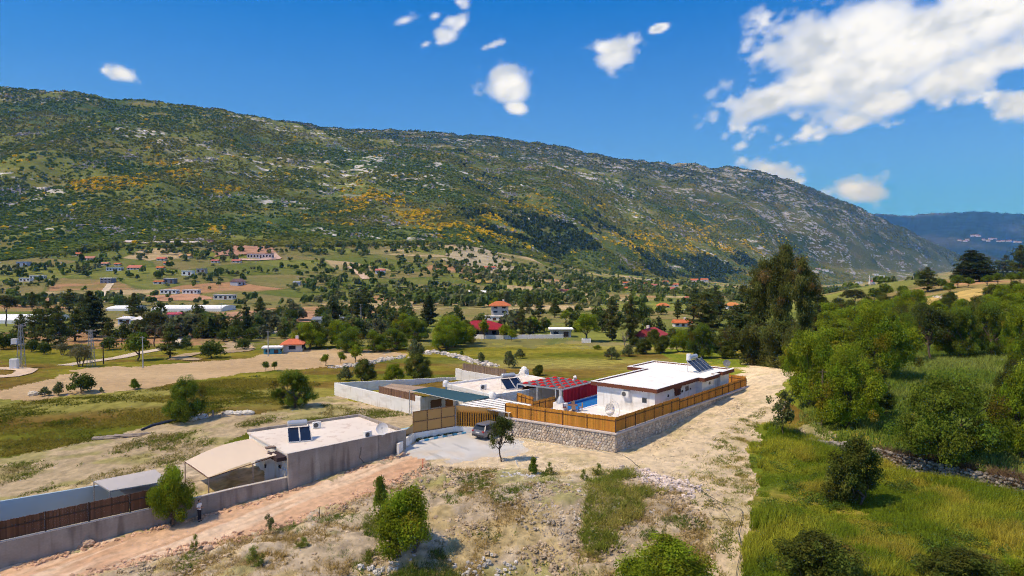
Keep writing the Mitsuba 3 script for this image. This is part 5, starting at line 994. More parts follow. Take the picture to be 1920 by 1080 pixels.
part(cw, 'wall', wallbar(MB(), ws, ws + dl * 10, -1.6, K(20) + 1.35, .22, WHITE), M_PLASTER, label='sunlit wall below the reed fence')
rf = thing('reed_fence', 'tall fence of grey brown reeds behind the flat roof with the arched chimney', 'fence'); rngr = np.random.default_rng(8)
wo = ws + br * .25
for i in range(5):
    mb = MB()
    for s in np.arange(i * 2.1, i * 2.1 + 2.08, .09): q = wo + dl * s; mb.box((q[0], q[1], K(20) + .85 + .05 * rngr.normal()), (.075, .05, 3.4), math.atan2(dl[1], dl[0]), np.array((.26, .185, .135)) * (.7 + .6 * rngr.random()))
    part(rf, 'panel', mb, M_VC)
rs = thing('reed_screen', 'reed screen fixed on top of the sunlit yard wall', 'fence')
ra, rb = P(709, 737, zt)[:2], P(785, 754, zt)[:2]; sa, sb = (ra - u0[:2]) @ dl, (rb - u0[:2]) @ dl
for i in range(3):
    mb = MB()
    for s in np.arange(sa + i * (sb - sa) / 3 + .03, sa + (i + 1) * (sb - sa) / 3 - .05, .10): q = u0[:2] + dl * s; mb.box((q[0], q[1], zt + .46), (.085, .05, .95), math.atan2(dl[1], dl[0]), np.array((.22, .125, .08)) * (.7 + .6 * rngr.random()))
    part(rs, 'panel', mb, M_VC)
    q = u0[:2] + dl * (sa + i * (sb - sa) / 3); part(rs, 'post', MB().box((q[0], q[1], zt + .5), (.08, .08, 1.0), 0, (.10, .06, .045)), M_VC)
rr = thing('reed_roof', 'thin reed roof over the left part of the walled yard', 'roof')
z1 = K(18.4); q = [P(u, v, z1) for u, v in ((712, 727), (770, 738), (806, 726), (735, 719))]
for i in range(7):
    s0, s1 = i / 7 + .008, (i + 1) / 7 - .008; part(rr, 'mat', MB().slab([q[0] * (1 - s0) + q[3] * s0, q[1] * (1 - s0) + q[2] * s0, q[1] * (1 - s1) + q[2] * s1, q[0] * (1 - s1) + q[3] * s1], .05, np.array((.33, .25, .185)) * (.8 + .4 * rngr.random())), M_VC)
for a in q: part(rr, 'post', MB().box((a[0], a[1], (a[2] - 1) / 2 - .05), (.09, .09, a[2] + .95), 0, (.2, .15, .11)), M_VC)
st = thing('shade_net', 'dark blue green shade net stretched over the right part of the walled yard', 'shade')
z2 = K(17); q = [P(u, v, z2) for u, v in ((768, 736), (869, 753), (921, 744), (808, 725))]; q[0][2] += .25; q[1][2] -= .1
g = MB(); N_ = 9
for i in range(N_):
    for j in range(N_):
        def B(s, t): p_ = (q[0] * (1 - s) + q[1] * s) * (1 - t) + (q[3] * (1 - s) + q[2] * s) * t; return p_ - [0, 0, .35 * 16 * s * (1 - s) * t * (1 - t) * .6]
        g.slab([B(i / N_, j / N_), B((i + 1) / N_, j / N_), B((i + 1) / N_, (j + 1) / N_), B(i / N_, (j + 1) / N_)], .012, (.028, .075, .10))
part(st, 'net', g, M_VC)
for a in q: part(st, 'post', MB().box((a[0], a[1], (a[2] - .9) / 2), (.09, .09, a[2] + .9), 0, (.3, .3, .3)), M_VC)
part(st, 'cable', MB().beam(q[0] + [0, 0, .03], q[1] + [0, 0, .03], .05, .05, (.6, .6, .58)), M_VC)
# wooden hatch and door below the net, on the wall from the near corner
wd, we = u2, u2 + br * 6.8
part(cw, 'shutter', facebox(wd + br * .1 + dl * .0, we, 2.3, 1.8, 1.35, 1.0, .13, .05, (.20, .105, .055)), M_VC); part(cw, 'door', facebox(wd, we, 4.6, 1.25, .75, 1.75, .13, .06, (.28, .12, .035)), M_VC)
# flat house
zr = K(16.8); hl, hn = P(834, 720, zr)[:2], P(923, 742, zr)[:2]; ha = nrm2(hn - hl); hb = nrm2(np.array([-ha[1], ha[0]]) * .85 + np.array([.72, .69]) * .15); hb = np.array([-ha[1], ha[0]]); W_ = float(np.linalg.norm(hn - hl)); D_ = 13.5
ft = thing('flat_house', 'flat roofed white house with an arched chimney behind the shade net', 'house')
HO = lambda a, b: hl + ha * a + hb * b
fo = np.array([HO(0, 0), HO(W_, 0), HO(W_, D_), HO(0, D_)])
part(ft, 'wall', MB().prism(offset(fo, .05), -1.3, zr - .32, WHITE), M_PLASTER); part(ft, 'roof', MB().prism(offset(fo, .2), zr - .31, zr - .12), M_SCREED)
mb = MB(); ring(mb, fo, offset(fo, .22), zr - .33, zr + .12, (.50, .47, .44)); part(ft, 'parapet', mb, M_PLASTER)
for k_, (a, b) in enumerate([(.1, .1), (W_ - .1, .1), (.1, D_ - .1), (W_ - .1, D_ - .1)]):
    c_ = HO(a, b); part(ft, 'corner_knob', MB().lathe([(0, 0), (.42, 0), (.42, .45), (.36, .68), (.2, .82), (0, .85)], (c_[0], c_[1], zr - .32), 14, (.70, .71, .72)), M_PLASTER, smooth=40)
cpos = P(983, 702, zr)[:2]; part(ft, 'chimney', MB().prism([cpos + ha * a + hb * b for a, b in ((-.55, -.4), (.55, -.4), (.55, .4), (-.55, .4))], zr - .3, zr + .75, WHITE).add(*(lambda m: (np.array(m.vertices) * [.55, .4, .45] @ np.array([[ha[0], ha[1], 0], [hb[0], hb[1], 0], [0, 0, 1]]) + np.r_[cpos, zr + .752], m.faces))(trimesh.creation.icosphere(subdivisions=2)), WHITE), M_PLASTER)
pane_solar('two panel solar water heater with a tank on the house with the arched chimney', np.r_[P(950, 732, zr - .1)[:2], zr - .1], np.array([.86, .5]), np.array([-.5, .86]), 2, 1.35, 1.7, 1.1)
ac_unit('brownish outdoor unit standing on the roof left of the rear solar heater', np.r_[P(906, 731, zr - .1)[:2], zr + .3], .4)
vp = P(1075, 712, K(16))
single('roof_vent', 'white bent vent pipe rising just behind the red clothed pergola', 'vent', MB().tube([vp - [0, 0, 1.6], vp, vp + [.12, -.05, .3], vp + [.4, -.1, .38]], [.22, .22, .24, .28], 10, (.75, .75, .74)), M_VC, smooth=True)

# ------------------------------------------------------------------ grey walled house by the dirt road
zr1 = 1.9; hBL, hBR, hR, hFL = [P(u, v, zr1)[:2] for u, v in ((463, 810), (674, 780), (752, 808), (539, 852))]
nt = thing('grey_walled_house', 'low flat roofed house with a pinkish white roof and tall raw grey road wall', 'house')
o4 = np.array([hFL, hR, hBR, hBL]); part(nt, 'wall', MB().prism(offset(o4, .15), -2.4, zr1 - .2), M_PLASTER); part(nt, 'roof', MB().prism(offset(o4, .02), zr1 - .19, zr1), M_SCREED)
mb = MB(); inn = offset(o4, .28)
for i, j in ((1, 2), (2, 3)): qq = np.array([o4[i], o4[j], inn[j], inn[i]]); quadbox(mb, qq, zr1 - .22, zr1 + .26, (.42, .385, .36))
part(nt, 'parapet', mb, M_CONC)
dg = nrm2(hR - hFL); ng = np.array([dg[1], -dg[0]])
gwall = MB(); wallbar(gwall, hFL + ng * .2 - dg * .1, hR + ng * .2 + dg * .4, (-2.6, -1.2), zr1 + .12, .24, (1, 1, 1)); part(nt, 'road_wall', gwall, M_CONC, label='tall raw grey plaster wall facing the dirt road')
part(nt, 'wall_cap', wallbar(MB(), hFL + ng * .2 - dg * .12, hR + ng * .2 + dg * .42, zr1 + .122, zr1 + .17, .28, (.62, .58, .54)), M_VC)
Lg = float(np.linalg.norm(hR - hFL)); part(nt, 'buttress', MB().box(np.r_[hFL + dg * Lg * .77 + ng * .36, .3], (.14, .1, 3.3), math.atan2(dg[1], dg[0]), (.46, .40, .35)), M_CONC)
part(nt, 'drain_pipe', MB().tube([np.r_[hFL + dg * Lg * .60 + ng * .38, 1.2], np.r_[hFL + dg * Lg * .585 + ng * .36, .2], np.r_[hFL + dg * (Lg * .66) + ng * .36, -.9]], .03, 5, (.16, .14, .13)), M_VC)
# end wall with porch
dE = nrm2(hFL - hBL); LE = float(np.linalg.norm(hFL - hBL))
part(nt, 'porch_beam', facebox(hBL, hFL, LE - 1.3, 2.5, zr1 - .38, .34, .5, .9, (.045, .03, .03)), M_VC)
part(nt, 'door', facebox(hBL, hFL, LE - 1.0, .85, -.75, 2.0, -.06, .2, (.66, .65, .63)), M_VC); part(nt, 'porch_wall', facebox(hBL, hFL, LE - 3.2, .2, -.4, 3.4, .5, .9, WHITE), M_PLASTER)
for t_ in (LE - 1.9, LE - 2.95): part(nt, 'wall_lamp', facebox(hBL, hFL, t_, .16, .35, .32, .02 if t_ > LE - 2 else .97, .16, DARK), M_VC)
part(nt, 'roof_hatch', MB().box(np.r_[P(507, 840, zr1)[:2], zr1 + .06], (.9, .6, .14), .6, (.22, .16, .13)), M_VC)
pane_solar('two panel solar water heater with grey tank on the low grey walled house', np.r_[P(541, 831.5, zr1)[:2], zr1], np.array([.93, .36]), np.array([-.36, .93]), 2, 1.02, 1.55, 1.05)
ac_unit('boxy outdoor unit near the back edge of the grey walled house roof', np.r_[P(594, 803, zr1)[:2], zr1 + .36], .5)
ac_unit('boxy outdoor unit beside the white dish on the grey walled house roof', np.r_[P(689, 821, zr1)[:2], zr1 + .36], .9)
# awning
aw = thing('beige_awning', 'beige cloth awning stretched from the grey walled house over its front yard', 'awning')
A4 = [PD(391, 895, 59.6), PD(519, 853, 62.0), PD(473, 822, 69.0), PD(347, 865, 65.0)]
g = MB(); N_ = 8
for i in range(N_):
    for j in range(N_):
        def B(s, t): p_ = (A4[0] * (1 - s) + A4[1] * s) * (1 - t) + (A4[3] * (1 - s) + A4[2] * s) * t; return p_ + [0, 0, .35 * math.sin(math.pi * s) * (.4 + .6 * t) - .10 * math.sin(math.pi * t)]
        g.slab([B(i / N_, j / N_), B((i + 1) / N_, j / N_), B((i + 1) / N_, (j + 1) / N_), B(i / N_, (j + 1) / N_)], .014, (.60, .505, .40))
part(aw, 'cloth', g, M_VC)
part(aw, 'frame_bar', MB().beam(A4[0] - [0, 0, .07], A4[1] - [0, 0, .07], .07, .07, (.13, .07, .05)), M_VC); part(aw, 'frame_bar', MB().beam(A4[0] - [0, 0, .07], A4[3] - [0, 0, .07], .07, .07, (.13, .07, .05)), M_VC)
for a in (A4[0], A4[3], A4[0] * .36 + A4[1] * .64): part(aw, 'post', MB().box((a[0], a[1], (a[2] - 2.4) / 2), (.09, .09, a[2] + 2.3), .5, (.40, .30, .24)), M_VC)
# road walls, bamboo fence, shed
def wall_px(name, label, pts, th=.28, m=None, cap=None):
    t = thing(name, label, 'wall'); base = [G(u, vb) for u, vb, vt_ in pts]; top = [b[2] + (vb - vt_) * b[1] / FPX for b, (u, vb, vt_) in zip(base, pts)]
    for i in range(len(pts) - 1):
        d_ = nrm2((base[i + 1] - base[i])[:2]); n_ = np.array([-d_[1], d_[0]]) * th / 2
        part(t, 'wall', wallbar(MB(), base[i][:2] + n_, base[i + 1][:2] + n_, (base[i][2] - .8, base[i + 1][2] - .8), (top[i], top[i + 1]), th, (1, 1, 1)), m or M_CONC)
        if cap is not None: part(t, 'cap', wallbar(MB(), base[i][:2] + n_, base[i + 1][:2] + n_, (top[i] + .002, top[i + 1] + .002), (top[i] + .06, top[i + 1] + .06), th + .06, cap), M_VC)
    return base, top
b1, t1 = wall_px('road_wall', 'stained grey concrete wall along the dirt road under the bamboo fence', [(-260, 1138, 1066), (0, 1066, 1017), (318, 981, 946)], cap=(.52, .48, .44))
b2, t2 = wall_px('front_yard_wall', 'lower grey wall beside the dirt road in front of the awning', [(318.5, 980.5, 948), (382, 965, 930), (440, 949.5, 916), (541, 918, 895)], cap=(.50, .46, .42))
bf = thing('bamboo_fence', 'dark brown bamboo fence panels on top of the stained road wall', 'fence'); rngb = np.random.default_rng(12)
for (pA, pB, zA, zB) in ((b1[0], b1[1], t1[0], t1[1]), (b1[1], b1[2], t1[1], t1[2])):
    d_ = nrm2((pB - pA)[:2]); L_ = float(np.linalg.norm((pB - pA)[:2])); nb = max(1, int(round(L_ / 2.6))); n_ = np.array([-d_[1], d_[0]])
    for i in range(nb):
        mb = MB(); s0, s1 = L_ * i / nb, L_ * (i + 1) / nb
        for s in np.arange(s0 + .08, s1 - .02, .105):
            z = zA + (zB - zA) * s / L_; q = pA[:2] + d_ * s + n_ * .2; hh = 1.42 + .018 * rngb.normal(); mb.box((q[0], q[1], z + .12 + hh / 2), (.102, .05, hh), math.atan2(d_[1], d_[0]), np.array((.125, .062, .034)) * (.65 + .7 * rngb.random()))
        part(bf, 'panel', mb, M_VC); q = pA[:2] + d_ * s0 + n_ * .14; z = zA + (zB - zA) * s0 / L_; part(bf, 'post', MB().box((q[0], q[1], z + .8), (.08, .08, 1.6), 0, (.045, .028, .022)), M_VC)
        e0, e1 = np.r_[pA[:2] + d_ * s0 + n_ * .13, z + 1.0], np.r_[pA[:2] + d_ * s1 + n_ * .13, zA + (zB - zA) * s1 / L_ + 1.0]; part(bf, 'rail', MB().beam(e0, e1, .05, .05, (.055, .035, .027)), M_VC)
bw = thing('blue_white_wall', 'smooth pale blue white yard wall behind the bamboo fence', 'wall')
e0, e1, e2 = PD(-170, 966, 47.5), PD(0, 939.5, 54.0), PD(262, 897, 62.0)
for a, b in ((e0, e1), (e1, e2)): part(bw, 'wall', wallbar(MB(), a, b, -4.2, (a[2], b[2]), .2, (.40, .52, .62)), M_VC)
sh = thing('mesh_shed', 'open shed with a grey translucent sheet roof on thin posts behind the bamboo fence', 'shed')
S4 = [PD(206, 920, 54.5), PD(318, 901, 57.5), PD(290, 880, 61.5), PD(176, 902, 58.5)]
part(sh, 'roof_sheet', MB().slab(S4, .03, (.40, .385, .38)), M_VC); S5 = [p_ - [0, 0, 1.0] for p_ in S4]
m4 = [S4[0] * .7 + S4[1] * .3 - [0, 0, .75], S4[1] - [0, 0, .7], S4[2] - [0, 0, .75], S4[3] * .7 + S4[2] * .3 - [0, 0, .75]]; part(sh, 'lower_sheet', MB().slab(m4, .03, (.50, .49, .49)), M_VC)
for a in S4: part(sh, 'post', MB().box((a[0], a[1], (a[2] - 3.2) / 2), (.07, .07, a[2] + 3.1), 0, (.22, .23, .25)), M_VC)
for a, b in ((S4[0], S4[1]), (S4[0], S4[3]), (S4[3], S4[2])): part(sh, 'beam', MB().beam(a - [0, 0, .08], b - [0, 0, .08], .06, .06, (.22, .23, .25)), M_VC)
# blue tarpaulin pool beside the mat fence, and pole at the corner
q = [P(u, v, .5) for u, v in ((735, 806), (775, 800), (776, 812), (752, 815))]; single('blue_sheet', 'pale blue sheet lying behind the end of the grey road wall', 'sheet', MB().slab(q, .03, (.25, .42, .55)), M_VC)
q = [P(742, 818, .9), P(774, 813, .9), P(775, 797, 2.2)]; single('reed_brace', 'triangular tan mat leaning against the end of the mat fence', 'mat', MB().add(np.vstack([q, np.array(q) + [.02, .04, 0]]), [[0, 1, 2], [5, 4, 3], [0, 3, 4], [0, 4, 1], [1, 4, 5], [1, 5, 2], [2, 5, 3], [2, 3, 0]], (.42, .32, .20)), M_VC)
# ------------------------------------------------------------------ houses of the valley
TILE, MAROON, PINK, GREY, CREAM = (.50, .155, .065), (.30, .022, .035), (.42, .14, .12), (.30, .31, .33), (.62, .58, .52)
def house(u, vb, wpx, hpx, roof, wall, rcol, label, rh=.35, yaw=0.0, deep=.75, name='house', nwin=None, group=None, floors=1, over=.35):
    p = G(u, vb, 3800); k = p[1] / FPX; w, h = wpx * k, hpx * k; dp = w * deep; t = thing(name, label, 'house', group)
    ax = np.array([math.cos(yaw), math.sin(yaw)]); ay = np.array([-ax[1], ax[0]]); o = p[:2] + ay * dp / 2
    R = lambda a, b: o + ax * a + ay * b
    fo = np.array([R(-w / 2, -dp / 2), R(w / 2, -dp / 2), R(w / 2, dp / 2), R(-w / 2, dp / 2)]); z0 = p[2]; z1 = z0 + h
    part(t, 'wall', MB().prism(fo, z0 - 2.0, z1, wall), M_VC)
    fe = offset(fo, -over); zz = z1 + .003
    if roof == 'flat':
        part(t, 'roof', MB().prism(offset(fo, -over * .6), zz, zz + .3, rcol), M_VC)
    else:
        H_ = rh * w * .5 * (deep if roof == 'gable' else 1); E = np.c_[fe, np.full(4, zz)]; B_ = np.c_[fe, np.full(4, zz - .18)]
        if roof == 'hip': r0, r1 = np.r_[R(-w * .22, 0), zz + H_], np.r_[R(w * .22, 0), zz + H_]
        else: r0, r1 = np.r_[R(-w / 2 - over, 0), zz + H_], np.r_[R(w / 2 + over, 0), zz + H_]
        v = np.vstack([E, [r0, r1], B_]); f = [[0, 1, 5], [0, 5, 4], [2, 3, 4], [2, 4, 5], [1, 2, 5], [3, 0, 4], [0, 6, 7], [0, 7, 1], [1, 7, 8], [1, 8, 2], [2, 8, 9], [2, 9, 3], [3, 9, 6], [3, 6, 0], [6, 8, 7], [6, 9, 8]]
        part(t, 'roof', MB().add(v, f, rcol), M_VC)
        if wpx > 28:
            c_ = R(w * .2, dp * .12); part(t, 'chimney', MB().box(np.r_[c_, zz + H_ * .9], (.7, .7, 1.5), yaw, (.7, .68, .66)), M_VC)
    n = nwin if nwin is not None else max(1, int(w / 4.2))
    if wpx >= 9:
        for fl in range(floors):
            hh = h / floors; zc_ = z0 + fl * hh + hh * .55
            for i in range(n):
                a = (i + .5) / n * w - w / 2; q = R(a, -dp / 2); dr_ = (i == n // 2 and fl == 0 and n > 1)
                part(t, 'door' if dr_ else 'window', MB().box(np.r_[q, zc_ - (hh * .12 if dr_ else 0)], (min(1.5, w / n * .5), .16, hh * (.62 if dr_ else .42)), yaw, (.10, .06, .045) if dr_ else (.03, .035, .045)), M_VC)
            if wpx > 22:
                for b in (-.2, .25): part(t, 'window', MB().box(np.r_[R(w / 2, b * dp), zc_], (.16, 1.2, hh * .4), yaw, (.03, .035, .045)), M_VC)
    return t, p, fo
house(902, 633, 66, 17, 'hip', (.50, .48, .46), MAROON, 'large house with a dark red hip roof behind the white garden wall', rh=.42, deep=.6, over=2.6, nwin=4)
house(937, 597, 32, 24, 'hip', (.72, .66, .60), TILE, 'tall three storey house with an orange hip roof above the dark red roof', rh=.5, deep=.9, nwin=2, floors=3, over=1.0)
house(927, 601, 36, 7, 'flat', (.74, .73, .71), (.60, .58, .55), 'low white annexe in front of the tall orange roofed house', deep=.4, nwin=3)
house(1240, 640, 50, 11, 'gable', (.66, .60, .57), (.34, .05, .06), 'house with a dark red gable roof between the meadow hedge and the pines', rh=.55, yaw=1.05, deep=.95, nwin=2, over=.9)
house(1281, 613, 32, 8, 'gable', (.68, .64, .60), (.58, .16, .06), 'long house with a bright orange gable roof left of the pine clump', rh=.7, yaw=.05, deep=.5, nwin=3)
house(1052, 633, 38, 15, 'flat', (.55, .50, .44), (.78, .78, .78), 'flat white roofed house at the right end of the white garden wall', deep=.7, nwin=2, over=1.0)
house(548, 660, 34, 15, 'hip', (.62, .61, .60), (.62, .17, .085), 'orange hip roofed house beside a blue shed on the edge of the plowed strip', rh=.5, yaw=.2, deep=.9, over=.6)
house(510, 664, 30, 11, 'flat', (.08, .30, .42), (.70, .72, .74), 'blue walled lean-to with a white roof left of the orange hip roof', deep=.8, yaw=.2, nwin=2, over=.7)
house(618, 612, 62, 13, 'gable', (.68, .68, .70), (.17, .20, .25), 'long white house with a dark slate grey roof behind the green tree belt', rh=.35, yaw=-.05, deep=.4, nwin=5, over=.7)
house(233, 608, 24, 11, 'hip', (.48, .56, .64), (.66, .68, .70), 'pale blue house with a whitish hip roof beside the broad dark conifer', rh=.3, deep=.9, nwin=2)
house(262, 612, 30, 13, 'hip', (.62, .62, .62), (.68, .68, .67), 'white house with a pale hip roof just left of the dark leaning pine', rh=.35, deep=.8, nwin=2)
house(324, 598, 30, 9, 'gable', (.50, .56, .56), (.42, .07, .12), 'house with a pinkish red roof in front of the long greenhouse', rh=.4, deep=.5, nwin=3)
house(315, 551, 30, 7, 'flat', (.68, .70, .73), (.55, .56, .58), 'left one of two alike flat modern houses on the brown field', deep=.5, nwin=4)
house(356, 551, 28, 7, 'flat', (.68, .70, .73), (.55, .56, .58), 'right one of two alike flat modern houses on the brown field', deep=.5, nwin=4)
house(418, 562, 36, 9, 'flat', (.60, .57, .55), (.46, .42, .40), 'wide grey white house right of the brown field', deep=.5, nwin=4)
house(350, 517, 19, 9, 'flat', (.76, .76, .76), (.66, .66, .66), 'small bright white block house on the left slope', deep=.7, nwin=2)
house(376, 513, 16, 9, 'flat', (.34, .32, .31), (.30, .29, .29), 'unfinished grey block house beside the bright white block house', deep=.7, nwin=2)
house(453, 535, 20, 7, 'gable', (.40, .44, .52), (.20, .13, .13), 'dark gabled house with a blue fence on the green field', rh=.6, yaw=1.2, deep=.9, nwin=2)
house(316, 532, 19, 9, 'flat', (.16, .18, .24), (.52, .54, .56), 'dark blue modern house above the vineyard rows', deep=.8, nwin=2)
house(296, 533, 17, 5, 'gable', (.72, .66, .62), TILE, 'small white house with an orange roof left of the dark modern house', deep=.6, nwin=2)
house(198, 531, 21, 9, 'flat', (.20, .22, .28), (.74, .74, .74), 'two storey dark glazed house with white roof at the head of a pale lane', deep=.8, nwin=3, floors=2)
house(68, 523, 26, 6, 'flat', (.74, .74, .75), (.66, .66, .66), 'long low white house with four windows, far left', deep=.4, nwin=4)
house(46, 528, 20, 6, 'flat', (.74, .74, .75), (.66, .66, .66), 'white house below the long low house, far left', deep=.5, nwin=3)
house(40, 500, 20, 9, 'flat', (.30, .38, .52), (.34, .40, .50), 'pale blue house near the left edge below the hillside', deep=.7, nwin=2)
house(486, 485, 46, 9, 'flat', (.62, .50, .50), (.44, .30, .30), 'long pinkish building with many windows under the quarried slope', deep=.3, nwin=8)
house(392, 455, 12, 5, 'flat', (.44, .26, .24), (.40, .24, .22), 'tiny brick coloured house alone on the pale road high at left', deep=.7, nwin=1)
house(712, 514, 17, 7, 'gable', (.62, .64, .72), (.45, .16, .13), 'blue white house with a small red roof where the dirt track ends', rh=.5, deep=.7, nwin=2)
house(635, 553, 10, 6, 'gable', (.50, .20, .12), (.52, .15, .08), 'tiny orange red hut among trees in the middle of the valley', deep=.9, nwin=1)
house(917, 505, 24, 4, 'gable', (.60, .50, .45), (.50, .15, .09), 'low orange roofed farmhouse below the pine wood', rh=.4, deep=.4, nwin=3)
house(556, 535, 12, 6, 'gable', (.42, .46, .56), (.30, .34, .42), 'small blue grey house left of a small orange roof in mid valley', deep=.7, nwin=1)
house(571, 534, 9, 5, 'gable', (.60, .45, .38), TILE, 'small orange roofed house right of the small blue grey house', deep=.7, nwin=1)
house(1068, 548, 42, 4, 'gable', (.45, .30, .26), (.30, .10, .08), 'very long low red roofed shed on the green slope right of centre', rh=.25, deep=.25, nwin=6)
for u, v, w, c, lb in [(142, 480, 13, TILE, 'bright orange roofed house on the edge of the upper left trees'), (166, 488, 18, (.42, .20, .15), 'wide brownish orange roofed house left of the village trees'), (195, 498, 13, (.46, .22, .13), 'low tan roofed house by the village track'), (219, 499, 10, TILE, 'small orange roofed house among dark village trees'),
                       (250, 506, 24, (.46, .17, .12), 'long red orange roofed house at the lower side of the left village'), (301, 489, 15, (.48, .16, .11), 'orange roofed house deep in the left village trees'), (312, 497, 12, TILE, 'orange roofed house right of the village centre'), (299, 506, 13, TILE, 'orange roofed house with a small white porch in the left village'),
                       (402, 493, 13, PINK, 'pink roofed house right of the left village'), (442, 493, 15, PINK, 'pink roofed house by the hedge under the pinkish building'), (345, 484, 20, (.50, .30, .13), 'ochre gabled barn on the bare patch above the village')]:
    house(u, v, w, 4, 'gable', (.66, .60, .55), c, lb, rh=.6, deep=.7, nwin=max(1, w // 6))
house(213, 508, 28, 6, 'flat', (.44, .54, .66), (.60, .62, .66), 'row of pale blue and white flat houses below the left village', deep=.3, nwin=5)
for i, (u, v, w, c) in enumerate([(1173, 535, 10, TILE), (1180, 545, 13, TILE), (1208, 537, 13, (.54, .15, .08)), (1200, 542, 10, TILE), (1228, 540, 14, PINK), (1248, 533, 10, TILE), (1267, 538, 11, TILE), (1266, 546, 15, PINK), (1302, 530, 14, TILE), (1322, 529, 13, TILE), (1218, 530, 9, (.4, .4, .4))]):
    house(u, v, w, 4.5, 'gable', (.62, .54, .50), c, ['orange roofed house at the left end of the hamlet right of centre', 'orange roofed house lowest in the hamlet right of centre', 'tallest orange roofed house in the middle of the hamlet', 'orange house tucked below the tallest roof of the hamlet', 'pink white house in the middle of the hamlet', 'small orange roof right of the hamlet middle',
          'orange roof standing alone right of the hamlet', 'pink roofed house lowest at the right of the hamlet', 'orange roofed house on the slope, left of a pair', 'orange roofed house on the slope, right of a pair', 'grey roofed house behind the hamlet'][i], rh=.6, deep=.7, nwin=1, yaw=.3 * math.sin(i * 2.1))
house(1245, 577, 21, 4, 'hip', (.55, .42, .36), (.56, .19, .07), 'low house with a wide orange hip roof on the green plain', rh=.45, deep=.8, nwin=3)
house(1290, 563, 13, 4, 'hip', (.62, .52, .48), (.48, .15, .11), 'small reddish roofed house above the wide orange hip roof', rh=.5, deep=.8, nwin=1)
house(1376, 580, 24, 7, 'hip', (.64, .64, .66), (.58, .24, .08), 'white house with an orange roof half hidden by the pine clump', rh=.5, deep=.8, nwin=2)
house(1180, 527, 24, 2, 'flat', (.5, .48, .45), (.5, .5, .48), 'long pale shed above the hamlet right of centre', deep=.2, nwin=3)
for i, (u, v, w, c) in enumerate([(1524, 511, 22, (.72, .66, .60)), (1545, 509, 18, (.74, .72, .70)), (1558, 513, 9, (.60, .62, .66)), (1534, 506, 10, (.66, .50, .42)), (1600, 514, 8, (.7, .68, .66)), (1643, 517, 9, (.70, .70, .70)), (1655, 520, 8, (.7, .7, .7)), (1735, 498, 8, (.66, .66, .60)), (1745, 499, 7, (.68, .68, .64)), (1612, 532, 10, (.66, .68, .72))]):
    house(u, v, w, 3.5, 'flat', c, np.asarray(c) * .8, ['leftmost white block of the far pale village', 'bright wide block in the middle of the far pale village', 'small bluish block right of the bright wide block, far village', 'small pinkish house behind the bright wide block, far village', 'lone pale house between the far village and the minaret', 'pale house just right of the far minaret', 'second pale house right of the far minaret', 'cream house high on the slope, left of two, right of the minaret', 'cream house high on the slope, right of two, right of the minaret', 'grey white house just left of the far minaret'][i], deep=.6, nwin=1, group='pale houses of the far village')
mq = thing('mosque', 'distant small mosque with a white minaret in the trees right of the pine clump', 'mosque'); p = G(1637, 533, 3800); k = p[1] / FPX
part(mq, 'hall', MB().box((p[0], p[1] + 8, p[2] + 2.5 * k), (10 * k, 8 * k, 5 * k), 0, (.60, .56, .54)), M_VC); part(mq, 'roof', MB().lathe([(6.5 * k, 0), (0, 3.2 * k)], (p[0], p[1] + 8, p[2] + 5 * k), 4, (.36, .10, .08)), M_VC)
part(mq, 'minaret', MB().lathe([(1.1 * k, 0), (1.0 * k, 12 * k), (1.3 * k, 12 * k), (1.3 * k, 12.6 * k), (.8 * k, 12.7 * k), (.75 * k, 15 * k), (0, 18 * k)], (p[0] - 5 * k, p[1] + 5, p[2]), 10, (.74, .73, .72)), M_VC)
# far town at the foot of the distant mountain
rngt = np.random.default_rng(44)
ORDN = ['first', 'second', 'third', 'fourth', 'fifth', 'sixth', 'seventh', 'eighth', 'ninth', 'tenth', 'eleventh', 'twelfth', 'thirteenth', 'fourteenth', 'fifteenth', 'sixteenth']
for i in range(16):
    u = 1797 + 116 * (i + .6 * rngt.random()) / 16; d_ = 7250 + 300 * rngt.random(); x = (u - 960) / FPX * d_; z = gz(x, d_); s = 26 + 22 * rngt.random()
    t = thing('town_house', f'orange roofed house of the far town under the distant mountain, {ORDN[i]} from its left end', 'house', 'orange roofed houses of the far town'); part(t, 'wall', MB().box((x, d_, z + 5), (s, 14, 16), 0, (.62, .52, .46)), M_VC); part(t, 'roof', MB().box((x, d_, z + 15.6), (s + 2, 15, 5), 0, (.46, .17, .09)), M_VC)
# greenhouses: rows of plastic barrel roofs
def greenhouse(u0, u1, vb, hpx, label, n, deep=16):
    a, b = G(u0, vb, 900), G(u1, vb, 900); k = a[1] / FPX; h = hpx * k; t = thing('greenhouse', label, 'greenhouse')
    for i in range(n):
        p_, q_ = a + (b - a) * (i + .004) / n, a + (b - a) * (i + .996) / n; mb = MB(); pr = [(0, 0), (0, .55), (.12, .8), (.3, .95), (.5, 1.0), (.7, .95), (.88, .8), (1, .55), (1, 0)]
        for (y0, z0), (y1, z1) in zip(pr[:-1], pr[1:]):
            v = [p_ + [0, deep * y0, h * z0 - .2], q_ + [0, deep * y0, h * z0 - .2], q_ + [0, deep * y1, h * z1 - .2], p_ + [0, deep * y1, h * z1 - .2]]; mb.add(v, [[0, 1, 2, 3]], (.72, .75, .77))
        for e in (p_, q_): v = [e + [0, deep * y, h * z - .2] for y, z in pr]; mb.add(v, [[0, i_, i_ + 1] for i_ in range(1, 8)], (.64, .66, .66))
        part(t, 'bay', mb, M_VC)
greenhouse(283, 416, 584, 11, 'long white plastic greenhouse behind the pinkish red roof', 9)
greenhouse(198, 240, 583, 9, 'shorter white greenhouse left of the long one', 3)
greenhouse(-80, 70, 607, 14, 'white greenhouse cut by the left edge behind the bare trunked pine', 8, 22)
